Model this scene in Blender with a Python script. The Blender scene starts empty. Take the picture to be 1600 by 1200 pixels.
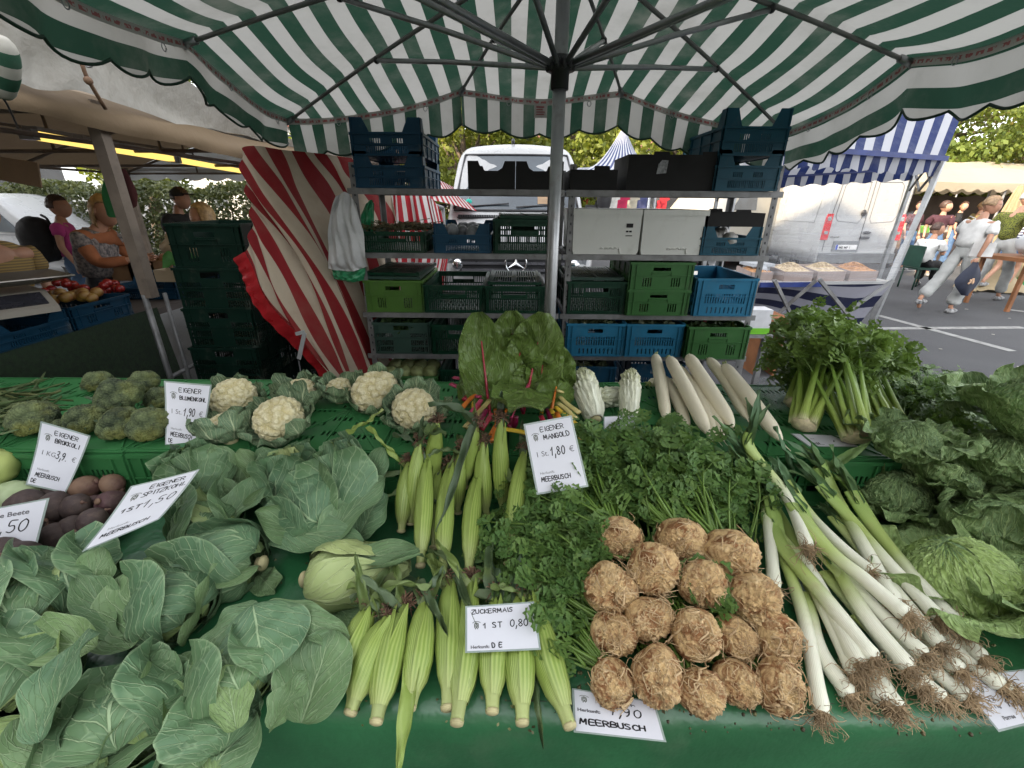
import bpy, math, random
import numpy as np
from mathutils import Vector, Matrix
R_ = math.radians
scene = bpy.context.scene
# ---------------------------------------------------------------- camera
F_PX, TILT, ROLL = 683.0, R_(22.65), R_(0.5)
CAM = np.array([0.0, 0.0, 1.6])
_F = np.array([0, math.cos(TILT), -math.sin(TILT)])
_U0 = np.array([0, math.sin(TILT), math.cos(TILT)])
_R0 = np.array([1.0, 0, 0])
_R = math.cos(ROLL)*_R0 + math.sin(ROLL)*_U0
_U = math.cos(ROLL)*_U0 - math.sin(ROLL)*_R0
cd = bpy.data.cameras.new('camera'); cam = bpy.data.objects.new('camera', cd)
scene.collection.objects.link(cam); scene.camera = cam
cd.sensor_width = 36; cd.lens = F_PX*36/1600; cd.clip_start = 0.02; cd.clip_end = 600
mw = Matrix(((_R[0], _U[0], -_F[0], CAM[0]), (_R[1], _U[1], -_F[1], CAM[1]), (_R[2], _U[2], -_F[2], CAM[2]), (0, 0, 0, 1)))
cam.matrix_world = mw
# ---------------------------------------------------------------- world and sun
SUN_EL, SUN_DIR_XY = R_(33), (-0.80, -0.60)          # low warm sun from behind the left shoulder
w = bpy.data.worlds.new('World'); scene.world = w; w.use_nodes = True
nt = w.node_tree; bg = nt.nodes['Background']
sky = nt.nodes.new('ShaderNodeTexSky'); sky.sky_type = 'NISHITA'; sky.sun_disc = False
sky.sun_elevation = SUN_EL
sky.sun_rotation = math.atan2(SUN_DIR_XY[0], SUN_DIR_XY[1])
sky.air_density = 1.0; sky.dust_density = 2.2; sky.ozone_density = 1.0
hz = nt.nodes.new('ShaderNodeHueSaturation'); hz.inputs['Saturation'].default_value = 0.14      # a milky late-summer sky
nt.links.new(sky.outputs[0], hz.inputs['Color']); nt.links.new(hz.outputs[0], bg.inputs[0]); bg.inputs[1].default_value = 0.15
sd = bpy.data.lights.new('sun', 'SUN'); sd.energy = 2.0; sd.angle = R_(0.5); sd.color = (1.0, 0.80, 0.54)
so = bpy.data.objects.new('sun', sd); scene.collection.objects.link(so)
_d = Vector((SUN_DIR_XY[0]*math.cos(SUN_EL), SUN_DIR_XY[1]*math.cos(SUN_EL), math.sin(SUN_EL)))
so.rotation_euler = _d.to_track_quat('Z', 'Y').to_euler(); so.location = (0, 0, 30)
scene.view_settings.view_transform = 'Standard'; scene.view_settings.look = 'None'
scene.view_settings.exposure = 2.42; scene.view_settings.gamma = 1
scene.render.engine = 'CYCLES'
scene.cycles.max_bounces = 8; scene.cycles.diffuse_bounces = 2; scene.cycles.transparent_max_bounces = 12
# ---------------------------------------------------------------- pixel -> world
def ray(px, py):
 return _F + (px-800)/F_PX*_R - (py-600)/F_PX*_U
def atz(px, py, z):
 d = ray(px, py); return CAM + d*((z-CAM[2])/d[2])
def aty(px, py, y):
 d = ray(px, py); return CAM + d*((y-CAM[1])/d[1])
def atx(px, py, x):
 d = ray(px, py); return CAM + d*((x-CAM[0])/d[0])
Z1, Z2 = 0.69, 0.87            # heights of the front table top and of the crates behind it
def on1(px, py, h=0.0):
 p = atz(px, py, Z1+h)                # what stands in front of the green crates leans against them
 return p if p[1] < 1.14 else aty(px, py, 1.14)
def on2(px, py, h=0.0): return atz(px, py, Z2+h)
def unit(v):
 v = np.asarray(v, float); n = np.linalg.norm(v); return v/n if n > 1e-12 else v
A = lambda *v: np.array(v, float)
def lerp(a, b, t): return a+(b-a)*t
def smooth(a, b, x):
 t = np.clip((x-a)/(b-a), 0, 1); return t*t*(3-2*t)
# ---------------------------------------------------------------- mesh builder
class MB:
 def __init__(s): s.v = []; s.f = []; s.uv = []; s.t = []; s.m = []; s.n = 0; s.sm = []
 def add(s, v, f, uv=None, tint=0.0, mat=0, smooth=True):
  v = np.asarray(v, float).reshape(-1, 3); k = len(v)
  s.v.append(v)
  s.uv.append(np.asarray(uv, float).reshape(-1, 2) if uv is not None else np.zeros((k, 2)))
  t = np.asarray(tint, float)
  s.t.append(np.full(k, float(t)) if t.ndim == 0 else t.reshape(-1))
  if isinstance(f, np.ndarray): fl = (f+s.n).tolist()
  else: fl = [[i+s.n for i in q] for q in f]
  s.f.extend(fl); s.m.extend([mat]*len(fl)); s.sm.extend([smooth]*len(fl)); s.n += k
 def xform(s, fn):
  s.v = [fn(a) for a in s.v]
 def mesh(s, name, off):
  me = bpy.data.meshes.new(name)
  V = np.concatenate(s.v)-off if s.v else np.zeros((0, 3))
  me.from_pydata(V.tolist(), [], s.f)
  uvl = me.uv_layers.new(name='UVMap')
  li = np.zeros(len(me.loops), dtype=np.int32); me.loops.foreach_get('vertex_index', li)
  UV = np.concatenate(s.uv) if s.uv else np.zeros((0, 2))
  uvl.data.foreach_set('uv', UV[li].ravel().astype(np.float32))
  at = me.attributes.new('tint', 'FLOAT', 'POINT')
  at.data.foreach_set('value', np.concatenate(s.t).astype(np.float32))
  me.polygons.foreach_set('material_index', s.m)
  me.polygons.foreach_set('use_smooth', s.sm)
  me.update(); return me
WLOC = {}
def obj(name, mb, mats, parent=None, label=None, cat=None, group=None, kind=None, loc=None):
 """link the builder's mesh (world coordinates) as one object; loc = its origin"""
 if loc is None:
  loc = WLOC[parent.name] if parent is not None else np.zeros(3)
  if parent is None and mb.v:
   V = np.concatenate(mb.v); loc = A((V[:, 0].min()+V[:, 0].max())/2, (V[:, 1].min()+V[:, 1].max())/2, V[:, 2].min())
 loc = np.asarray(loc, float)
 me = mb.mesh(name, loc)
 if not isinstance(mats, (list, tuple)): mats = [mats]
 for m in mats: me.materials.append(m)
 o = bpy.data.objects.new(name, me); scene.collection.objects.link(o)
 if parent is not None:
  o.parent = parent; o.location = loc-WLOC[parent.name]
 else: o.location = loc
 WLOC[o.name] = loc
 tag(o, label, cat, group, kind); return o
def tag(o, label=None, cat=None, group=None, kind=None):
 if label: o['label'] = label
 if cat: o['category'] = cat
 if group: o['group'] = group
 if kind: o['kind'] = kind
 return o
def thing(name, label, cat, loc=(0, 0, 0), group=None):
 o = bpy.data.objects.new(name, None); scene.collection.objects.link(o)
 o.empty_display_size = 0.05; o.location = loc; WLOC[o.name] = np.asarray(loc, float)
 return tag(o, label, cat, group)
def copy_tree(o, loc=None, rot=None, label=None, scale=None, parent=None, group=None):
 c = o.copy(); scene.collection.objects.link(c)
 if parent is not None: c.parent = parent
 if loc is not None: c.location = loc
 if rot is not None: c.rotation_euler = rot
 if scale is not None: c.scale = (scale,)*3 if not isinstance(scale, (tuple, list)) else scale
 if label: c['label'] = label
 if group: c['group'] = group
 WLOC[c.name] = np.array(c.location)
 for ch in [x for x in o.children]: copy_tree(ch, parent=c)
 return c
# ---------------------------------------------------------------- shapes
CUBE = np.array([[0,0,0],[1,0,0],[1,1,0],[0,1,0],[0,0,1],[1,0,1],[1,1,1],[0,1,1]], float)
CF = [[0,3,2,1],[4,5,6,7],[0,1,5,4],[1,2,6,5],[2,3,7,6],[3,0,4,7]]
def box(m, a, b, mat=0, tint=0.0):
 a = np.asarray(a, float); b = np.asarray(b, float)
 m.add(a+(b-a)*CUBE, CF, uv=CUBE[:, [0, 2]], mat=mat, smooth=False, tint=tint)
def obox(m, c, size, ex=(1,0,0), ey=(0,1,0), ez=(0,0,1), mat=0, tint=0.0):
 L = (CUBE-0.5)*np.asarray(size, float)
 m.add(np.asarray(c, float)+L@np.array([ex, ey, ez], float), CF, mat=mat, smooth=False, tint=tint)
def bar(m, p, q, w, h=None, up=(0,0,1), mat=0, tint=0.0):
 p = np.asarray(p, float); q = np.asarray(q, float); h = h or w
 d = unit(q-p); s = unit(np.cross(d, up)) if abs(np.dot(d, unit(up))) < .99 else unit(np.cross(d, (0, 1, 0)))
 u = np.cross(s, d)
 obox(m, (p+q)/2, (np.linalg.norm(q-p), w, h), d, s, u, mat, tint)
def frames(P):
 P = np.asarray(P, float); T = np.gradient(P, axis=0)
 T /= np.linalg.norm(T, axis=1)[:, None]+1e-12
 a = np.array([0, 0, 1.0]) if abs(T[0][2]) < .9 else np.array([0, 1.0, 0])
 n = unit(np.cross(T[0], a)); N = [n]
 for i in range(1, len(P)):
  n = n-T[i]*np.dot(n, T[i]); n = unit(n); N.append(n)
 N = np.array(N); B = np.cross(T, N); return T, N, B
def tube(m, P, r, n=8, cap=True, mat=0, tint=0.0, flat=1.0, uvs=(1, 1), ridge=None):
 P = np.asarray(P, float); k = len(P); r = np.broadcast_to(np.asarray(r, float), (k,))
 T, N, B = frames(P); a = np.linspace(0, 2*math.pi, n, endpoint=False)
 rr = np.ones((k, n)) if ridge is None else ridge(a[None, :], np.linspace(0, 1, k)[:, None])
 V = P[:, None]+r[:, None, None]*rr[..., None]*(np.cos(a)[None, :, None]*N[:, None]+flat*np.sin(a)[None, :, None]*B[:, None])
 i = np.arange(k-1)[:, None]*n; j = np.arange(n)[None]; j2 = (j+1) % n
 f = np.stack([i+j, i+j2, i+n+j2, i+n+j], -1).reshape(-1, 4).tolist()
 if cap: f += [list(range(n))[::-1], list(range((k-1)*n, k*n))]
 uv = np.stack([np.broadcast_to(a/(2*math.pi)*uvs[0], (k, n)), np.broadcast_to(np.linspace(0, uvs[1], k)[:, None], (k, n))], -1)
 t = tint if np.ndim(tint) == 0 else np.repeat(np.asarray(tint), n)
 m.add(V, f, uv=uv, mat=mat, tint=t)
def rod(m, p, q, r, n=8, mat=0, tint=0.0): tube(m, [p, q], r, n, mat=mat, tint=tint)
def gridf(nr, nc, wrap=False):
 i = np.arange(nr-1)[:, None]*nc; j = np.arange(nc if wrap else nc-1)[None]; j2 = (j+1) % nc
 return np.stack([i+j, i+j2, i+nc+j2, i+nc+j], -1).reshape(-1, 4)
def sheet(m, G, mat=0, tint=0.0, uv=None, smooth=True):
 G = np.asarray(G, float); a, b = G.shape[:2]
 if uv is None:
  uv = np.stack(np.broadcast_arrays(np.linspace(0, 1, b)[None], np.linspace(0, 1, a)[:, None]), -1)
 m.add(G.reshape(-1, 3), gridf(a, b), uv=uv, mat=mat, tint=tint, smooth=smooth)
def slab(m, G, th, mat=0, uv=None):
 """closed thin slab from a grid"""
 G = np.asarray(G, float); a, b = G.shape[:2]
 du = np.gradient(G, axis=0); dv = np.gradient(G, axis=1); n = np.cross(dv, du); n /= np.linalg.norm(n, axis=2)[..., None]+1e-12
 sheet(m, G+n*th/2, mat, uv=uv); sheet(m, (G-n*th/2)[:, ::-1], mat, uv=None if uv is None else uv[:, ::-1])
 for e in (np.s_[0, :], np.s_[-1, :], np.s_[:, 0], np.s_[:, -1]):
  E = np.stack([(G+n*th/2)[e], (G-n*th/2)[e]]); sheet(m, E, mat, uv=None if uv is None else np.stack([uv[e], uv[e]]))
def prism(m, poly, o, ex, ey, th, mat=0, tint=0.0):
 """polygon (2D) in plane o,ex,ey extruded by th along ex x ey (both ways th/2)"""
 ex = np.asarray(ex, float); ey = np.asarray(ey, float); n = unit(np.cross(ex, ey)); P = np.asarray(poly, float); k = len(P)
 V = np.asarray(o, float)+P[:, :1]*ex+P[:, 1:2]*ey
 f = [list(range(k)), list(range(2*k-1, k-1, -1))]+[[i, k+i, k+(i+1) % k, (i+1) % k] for i in range(k)]
 m.add(np.concatenate([V+n*th/2, V-n*th/2]), f, mat=mat, smooth=False, tint=tint)
def panel(m, o, ex, ez, W, H, t, holes=(), mat=0):
 """a wall with real openings; holes=(x0,x1,z0,z1); thickness t goes to the inside (ez x ex)"""
 o = np.asarray(o, float); ex = np.asarray(ex, float); ez = np.asarray(ez, float); n = np.cross(ez, ex)
 xs = sorted({0.0, W}|{h[0] for h in holes}|{h[1] for h in holes}); zs = sorted({0.0, H}|{h[2] for h in holes}|{h[3] for h in holes})
 nx, nz = len(xs)-1, len(zs)-1; S = np.ones((nx+2, nz+2), bool); S[0] = S[-1] = False; S[:, 0] = S[:, -1] = False
 for i in range(nx):
  for k in range(nz):
   cx = (xs[i]+xs[i+1])/2; cz = (zs[k]+zs[k+1])/2
   if any(h[0] < cx < h[1] and h[2] < cz < h[3] for h in holes): S[i+1, k+1] = False
 V = []; F = []
 def q(*p):
  b = len(V); V.extend(p); F.append([b, b+1, b+2, b+3])
 P = lambda x, z, d: o+ex*x+ez*z+n*d
 for i in range(nx):
  for k in range(nz):
   if not S[i+1, k+1]: continue
   x0, x1, z0, z1 = xs[i], xs[i+1], zs[k], zs[k+1]
   q(P(x0, z0, 0), P(x1, z0, 0), P(x1, z1, 0), P(x0, z1, 0)); q(P(x0, z0, t), P(x0, z1, t), P(x1, z1, t), P(x1, z0, t))
   if not S[i, k+1]: q(P(x0, z0, 0), P(x0, z1, 0), P(x0, z1, t), P(x0, z0, t))
   if not S[i+2, k+1]: q(P(x1, z0, 0), P(x1, z0, t), P(x1, z1, t), P(x1, z1, 0))
   if not S[i+1, k]: q(P(x0, z0, 0), P(x0, z0, t), P(x1, z0, t), P(x1, z0, 0))
   if not S[i+1, k+2]: q(P(x0, z1, 0), P(x1, z1, 0), P(x1, z1, t), P(x0, z1, t))
 m.add(V, F, mat=mat, smooth=False)
def sphere_pts(nu, nv):
 th = np.linspace(0, math.pi, nv)[:, None]; ph = np.linspace(0, 2*math.pi, nu, endpoint=False)[None]
 return np.stack([np.sin(th)*np.cos(ph), np.sin(th)*np.sin(ph), np.cos(th)*np.ones_like(ph)], -1)
def ball(m, c, r, nu=16, nv=10, mat=0, tint=0.0, fn=None, rot=None):
 S = sphere_pts(nu, nv); P = S.copy()
 if fn is not None: P = fn(S)
 P = P*np.broadcast_to(np.asarray(r, float), (3,))
 if rot is not None: P = P@np.asarray(rot).T
 uv = np.stack(np.broadcast_arrays(np.arange(nu)[None]/nu, np.linspace(0, 1, nv)[:, None]), -1)
 m.add((P+np.asarray(c, float)).reshape(-1, 3), gridf(nv, nu, True), uv=uv, mat=mat, tint=tint)
def snoise(P, f, seed, oct=3):
 """cheap smooth noise: sums of sines over 3D points, about -1..1"""
 rs = np.random.RandomState(seed); o = 0; a = 1.0; tot = 0
 for k in range(oct):
  for _ in range(3):
   d = rs.randn(3); d /= np.linalg.norm(d); ph = rs.rand()*6.28
   o = o+a*np.sin((P@d)*f*6.28*(0.7+.6*rs.rand())+ph)
  tot += a*1.7; f *= 2.03; a *= .5
 return o/tot
def rotm(axis, ang):
 return np.array(Matrix.Rotation(ang, 3, Vector(axis)))
def frame_from(z, x=(1, 0, 0)):
 """3x3 matrix whose columns are x',y',z' with z' along z"""
 z = unit(z); x = np.asarray(x, float); x = x-z*np.dot(x, z)
 if np.linalg.norm(x) < 1e-4: x = A(0, 1, 0)-z*z[1]
 x = unit(x); y = np.cross(z, x); return np.stack([x, y, z], 1)
def bez(pts, n):
 """Catmull-Rom through points"""
 P = np.asarray(pts, float); P = np.vstack([2*P[0]-P[1], P, 2*P[-1]-P[-2]]); out = []
 seg = len(P)-3; ts = np.linspace(0, seg, n)
 for t in ts:
  i = min(int(t), seg-1); u = t-i; a, b, c, d = P[i:i+4]
  out.append(.5*((2*b)+(-a+c)*u+(2*a-5*b+4*c-d)*u*u+(-a+3*b-3*c+d)*u**3))
 return np.array(out)
# ---------------------------------------------------------------- materials
def newmat(name):
 m = bpy.data.materials.new(name); m.use_nodes = True; nt = m.node_tree
 return m, nt, nt.nodes['Principled BSDF'], nt.nodes['Material Output']
def nd(nt, t, **k):
 n = nt.nodes.new(t)
 for a, b in k.items():
  if a.startswith('i_'): n.inputs[int(a[2:])].default_value = b
  else: setattr(n, a, b)
 return n
def mth(nt, op, a, b=None, c=None, clamp=False):
 n = nt.nodes.new('ShaderNodeMath'); n.operation = op; n.use_clamp = clamp
 for i, x in enumerate((a, b, c)):
  if x is None: continue
  if isinstance(x, (int, float)): n.inputs[i].default_value = x
  else: nt.links.new(x, n.inputs[i])
 return n.outputs[0]
def sstep(nt, x, a, b):
 n = nt.nodes.new('ShaderNodeMapRange'); n.interpolation_type = 'SMOOTHSTEP'
 nt.links.new(x, n.inputs[0]); n.inputs[1].default_value = a; n.inputs[2].default_value = b; return n.outputs[0]
def mixc(nt, f, a, b, bt='MIX'):
 n = nt.nodes.new('ShaderNodeMix'); n.data_type = 'RGBA'; n.blend_type = bt
 for i, x in ((0, f), (6, a), (7, b)):
  if isinstance(x, (int, float)): n.inputs[i].default_value = x
  elif isinstance(x, (tuple, list)): n.inputs[i].default_value = (*x[:3], 1)
  else: nt.links.new(x, n.inputs[i])
 return n.outputs[2]
def noise(nt, scale, vec=None, detail=4, rough=.55, out=0, dist=0.0):
 n = nd(nt, 'ShaderNodeTexNoise'); n.inputs['Scale'].default_value = scale; n.inputs['Detail'].default_value = detail
 n.inputs['Roughness'].default_value = rough; n.inputs['Distortion'].default_value = dist
 if vec is not None: nt.links.new(vec, n.inputs['Vector'])
 return n.outputs[out]
def coord(nt, which='Object'):
 return nd(nt, 'ShaderNodeTexCoord').outputs[which]
def tintv(nt):
 n = nd(nt, 'ShaderNodeAttribute'); n.attribute_name = 'tint'; return n.outputs['Fac']
def bump(nt, h, strength, dist, bs):
 b = nd(nt, 'ShaderNodeBump'); b.inputs['Strength'].default_value = strength; b.inputs['Distance'].default_value = dist
 nt.links.new(h, b.inputs['Height']); nt.links.new(b.outputs[0], bs.inputs['Normal']); return b
def lk(nt, a, b): nt.links.new(a, b)
def plain(name, col, rough=.6, var=.15, vs=6.0, bumps=None, metal=0.0, spec=.5, dirt=None, col2=None, coords='Object', sub=0):
 """a surface colour that varies with noise, with optional bump (scale, strength, distance) and dirt colour"""
 m, nt, bs, _ = newmat(name); co = coord(nt, coords)
 c1 = tuple(max(0, x*(1-var)) for x in col); c2 = col2 or tuple(min(1, x*(1+var)) for x in col)
 n = noise(nt, vs, co, 5); c = mixc(nt, sstep(nt, n, .3, .7), c1, c2)
 if dirt:
  d = noise(nt, vs*2.7, co, 6, .65); c = mixc(nt, mth(nt, 'MULTIPLY', sstep(nt, d, .52, .75), dirt[3] if len(dirt) > 3 else .6), c, dirt[:3])
 lk(nt, c, bs.inputs['Base Color'])
 r = mth(nt, 'MULTIPLY_ADD', noise(nt, vs*1.7, co, 3), .25, rough-.12, True); lk(nt, r, bs.inputs['Roughness'])
 bs.inputs['Metallic'].default_value = metal; bs.inputs['Specular IOR Level'].default_value = spec
 if bumps: bump(nt, noise(nt, bumps[0], co, 5), bumps[1], bumps[2], bs)
 return m
def leafmat(name, base, vein, pale, K=7.0, slope=4.0, rough=.5, midw=.035, cell=5.0, vstr=.75, blister=0.0, bumpd=.004, under=None, edge=.35, transl=.0, tertw=.06, tstr=.5):
 """leaf with midrib, side veins and a fine network laid out in the leaf's own UV; tint mixes to the pale colour"""
 m, nt, bs, out = newmat(name)
 uv = nd(nt, 'ShaderNodeUVMap').outputs[0]; sp = nd(nt, 'ShaderNodeSeparateXYZ'); lk(nt, uv, sp.inputs[0])
 x = mth(nt, 'MULTIPLY_ADD', sp.outputs[0], 2.0, -1.0); v = sp.outputs[1]; ax = mth(nt, 'ABSOLUTE', x)
 co = coord(nt); dn = noise(nt, 14, co, 3); dn2 = mth(nt, 'SUBTRACT', dn, .5)
 side = mth(nt, 'MULTIPLY', mth(nt, 'GREATER_THAN', x, 0.0), .47)
 pw = mth(nt, 'POWER', ax, .8)
 q = mth(nt, 'ADD', mth(nt, 'SUBTRACT', mth(nt, 'MULTIPLY', v, K), mth(nt, 'MULTIPLY', pw, slope)), side)
 q = mth(nt, 'ADD', q, mth(nt, 'MULTIPLY', dn2, 1.0))
 d = mth(nt, 'ABSOLUTE', mth(nt, 'SUBTRACT', mth(nt, 'FRACT', q), .5))
 w = mth(nt, 'MULTIPLY_ADD', ax, -.05, .085)
 sv = mth(nt, 'SUBTRACT', 1.0, mth(nt, 'DIVIDE', d, w), None, True)
 mid = mth(nt, 'SUBTRACT', 1.0, mth(nt, 'DIVIDE', ax, mth(nt, 'MULTIPLY_ADD', v, -midw*.85, midw*1.25)), None, True)
 mid = mth(nt, 'MULTIPLY', mid, 2.2, None, True)
 cb = nd(nt, 'ShaderNodeCombineXYZ'); lk(nt, mth(nt, 'MULTIPLY', x, cell*.8), cb.inputs[0]); lk(nt, mth(nt, 'MULTIPLY', q, cell*.32), cb.inputs[1])
 vo = nd(nt, 'ShaderNodeTexVoronoi'); vo.feature = 'DISTANCE_TO_EDGE'; vo.inputs['Scale'].default_value = 1.0; lk(nt, cb.outputs[0], vo.inputs['Vector'])
 ter = mth(nt, 'SUBTRACT', 1.0, mth(nt, 'DIVIDE', vo.outputs[0], tertw), None, True)
 vm = mth(nt, 'MAXIMUM', mth(nt, 'MAXIMUM', mid, mth(nt, 'MULTIPLY', sv, 1.5, None, True)), mth(nt, 'MULTIPLY', ter, tstr))
 n2 = noise(nt, 5, co, 4); t = tintv(nt)
 b1 = mixc(nt, sstep(nt, n2, .3, .7), tuple(c*.82 for c in base), tuple(c*1.16 for c in base))
 tt = mth(nt, 'ADD', t, mth(nt, 'MULTIPLY', mth(nt, 'SUBTRACT', noise(nt, 9, co, 2), .5), .35), None, True)
 b2 = mixc(nt, tt, b1, pale)
 c = mixc(nt, mth(nt, 'MULTIPLY', vm, vstr), b2, vein)
 er = mth(nt, 'MULTIPLY', sstep(nt, ax, .955, 1.0), edge); c = mixc(nt, er, c, vein)
 lk(nt, c, bs.inputs['Base Color']); bs.inputs['Specular IOR Level'].default_value = .27
 lk(nt, mth(nt, 'MULTIPLY_ADD', noise(nt, 20, co, 3), .25, rough-.12), bs.inputs['Roughness'])
 h = mth(nt, 'MULTIPLY', mth(nt, 'ADD', vm, mth(nt, 'MULTIPLY', noise(nt, 40, co, 3), .5)), .5)
 if blister > 0:
  vb = nd(nt, 'ShaderNodeTexVoronoi'); vb.inputs['Scale'].default_value = blister; lk(nt, co, vb.inputs['Vector'])
  vb.feature = 'SMOOTH_F1'
  h = mth(nt, 'SUBTRACT', h, mth(nt, 'MULTIPLY', vb.outputs[0], 2.2))
 bump(nt, h, .8, bumpd, bs)
 if transl > 0:
  tr = nd(nt, 'ShaderNodeBsdfTranslucent'); lk(nt, mixc(nt, .5, c, (.25, .4, .03)), tr.inputs[0])
  ms = nd(nt, 'ShaderNodeMixShader'); ms.inputs[0].default_value = transl
  lk(nt, bs.outputs[0], ms.inputs[1]); lk(nt, tr.outputs[0], ms.inputs[2]); lk(nt, ms.outputs[0], out.inputs[0])
 return m
def cloth(name, cols, period, axis=0, rough=.75, transl=.25, dirt=(.25, .24, .2), duty=.5, uvspace=True, bumpd=.002, phase=0.0, dirtf=.5):
 """striped awning cloth: stripes measured in UV metres"""
 m, nt, bs, out = newmat(name); uv = nd(nt, 'ShaderNodeUVMap').outputs[0]; sp = nd(nt, 'ShaderNodeSeparateXYZ'); lk(nt, uv, sp.inputs[0])
 co = coord(nt)
 if len(cols) == 2:
  s = mth(nt, 'LESS_THAN', mth(nt, 'FRACT', mth(nt, 'MULTIPLY_ADD', sp.outputs[axis], 1/period, phase+100)), duty)
  c = mixc(nt, s, cols[0], cols[1])
 else: c = mixc(nt, 0.0, cols[0], cols[0])
 d = noise(nt, 3, co, 7, .65); c = mixc(nt, mth(nt, 'MULTIPLY', sstep(nt, d, .42, .8), dirtf), c, dirt)
 lk(nt, c, bs.inputs['Base Color']); bs.inputs['Roughness'].default_value = rough; bs.inputs['Specular IOR Level'].default_value = .25
 bump(nt, noise(nt, 6, co, 6, .6), .7, bumpd*6, bs)
 tr = nd(nt, 'ShaderNodeBsdfTranslucent'); lk(nt, c, tr.inputs[0]); ms = nd(nt, 'ShaderNodeMixShader'); ms.inputs[0].default_value = transl
 lk(nt, bs.outputs[0], ms.inputs[1]); lk(nt, tr.outputs[0], ms.inputs[2]); lk(nt, ms.outputs[0], out.inputs[0])
 return m
# ================================================================ SETTING
def asphalt():
 m, nt, bs, _ = newmat('asphalt'); co = coord(nt)
 c = mixc(nt, sstep(nt, noise(nt, .6, co, 5), .3, .7), (.045, .046, .05), (.066, .067, .072))
 sp = noise(nt, 180, co, 2, .8); c = mixc(nt, mth(nt, 'MULTIPLY', sstep(nt, sp, .55, .75), .5), c, (.16, .155, .15))
 c = mixc(nt, mth(nt, 'MULTIPLY', sstep(nt, noise(nt, 2.2, co, 6, .7), .6, .75), .45), c, (.028, .028, .03))
 lk(nt, c, bs.inputs['Base Color']); bs.inputs['Roughness'].default_value = .85; bump(nt, noise(nt, 220, co, 2), .5, .004, bs); return m
M_ASPH = asphalt()
m = MB(); sheet(m, [[(-150, -150, 0), (150, -150, 0)], [(-150, 250, 0), (150, 250, 0)]]); obj('ground', m, M_ASPH, kind='structure')
M_LINE = plain('road paint', (.27, .27, .26), .8, .25, 9, dirt=(.1, .1, .1, .7))
m = MB()
def line(p, q, w=.12):
 p = atz(*p, 0.0); q = atz(*q, 0.0); d = unit(q-p); s = A(-d[1], d[0], 0)*w/2
 m.add([p-s+A(0, 0, .004), p+s+A(0, 0, .004), q+s+A(0, 0, .004), q-s+A(0, 0, .004)], [[0, 3, 2, 1]], smooth=False)
line((1165, 515), (1600, 512)); line((1372, 493), (1582, 549)); line((1575, 484), (1640, 492)); line((1185, 520), (1245, 550))
line((1395, 423), (1440, 423)); line((1500, 433), (1600, 433))
obj('parking_lines', m, M_LINE, kind='structure')
m = MB()
_g = np.random.RandomState(3)
for _ in range(9):
 p = atz(_g.uniform(1380, 1600), _g.uniform(480, 620), .004); obox(m, p+A(0, 0, .004), (_g.uniform(.02, .06), _g.uniform(.01, .03), .004), *np.array(rotm((0, 0, 1), _g.rand()*6)).T)
obj('litter_scraps', m, plain('scrap', (.4, .38, .33)), kind='stuff', label='small scraps of pale litter scattered on the asphalt', cat='litter')
# apartment houses added out of view behind the camera to shade the market
M_PLASTER = plain('plaster', (.52, .48, .42), .9, .1, .8); M_DARKGL = plain('dark glass', (.03, .035, .04), .12, .2, 2, spec=.8)
M_TILE = plain('roof tile', (.2, .07, .05), .8, .2, 3)
sdv = A(-.8, -.6, 0); sdp = A(-.6, .8, 0)
for bi, (t0, t1, dist, hh, col) in enumerate(((-30, -8.2, 15, 17.6, 'grey'), (-8, 6, 14, 18.2, 'cream'), (6.2, 16, 15, 16.8, 'pale'))):
 c0 = sdv*dist+sdp*(t0+t1)/2
 t = thing('added_shade_house', {'grey': 'long plastered shade house, added unseen south of the market square', 'cream': 'tallest plastered shade house, added unseen behind the market square', 'pale': 'short plastered shade house, added unseen west of the market square'}[col], 'building', c0, 'added unseen houses shading the market')
 m = MB(); cc = c0+sdv*5
 obox(m, cc+A(0, 0, hh/2), (t1-t0, 10, hh), sdp, sdv, (0, 0, 1)); obj('wall', m, M_PLASTER, t)
 m = MB(); L = (t1-t0)/2+.3; prism(m, [(-5.4, 0), (5.4, 0), (0, .9)], cc+A(0, 0, hh), sdv, (0, 0, 1), 2*L); obj('roof', m, M_TILE, t)
 nw = int((t1-t0)/2.4)
 for fl in range(6):
  for k in range(nw):
   m = MB(); p = c0+sdp*(t0-(t0+t1)/2+1.2+k*(t1-t0-1.2)/nw)+A(0, 0, 1.9+fl*2.75)-sdv*.03
   obox(m, p, (1.1, .06, 1.5), sdp, sdv); obj('window', m, M_DARKGL, t)
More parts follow.
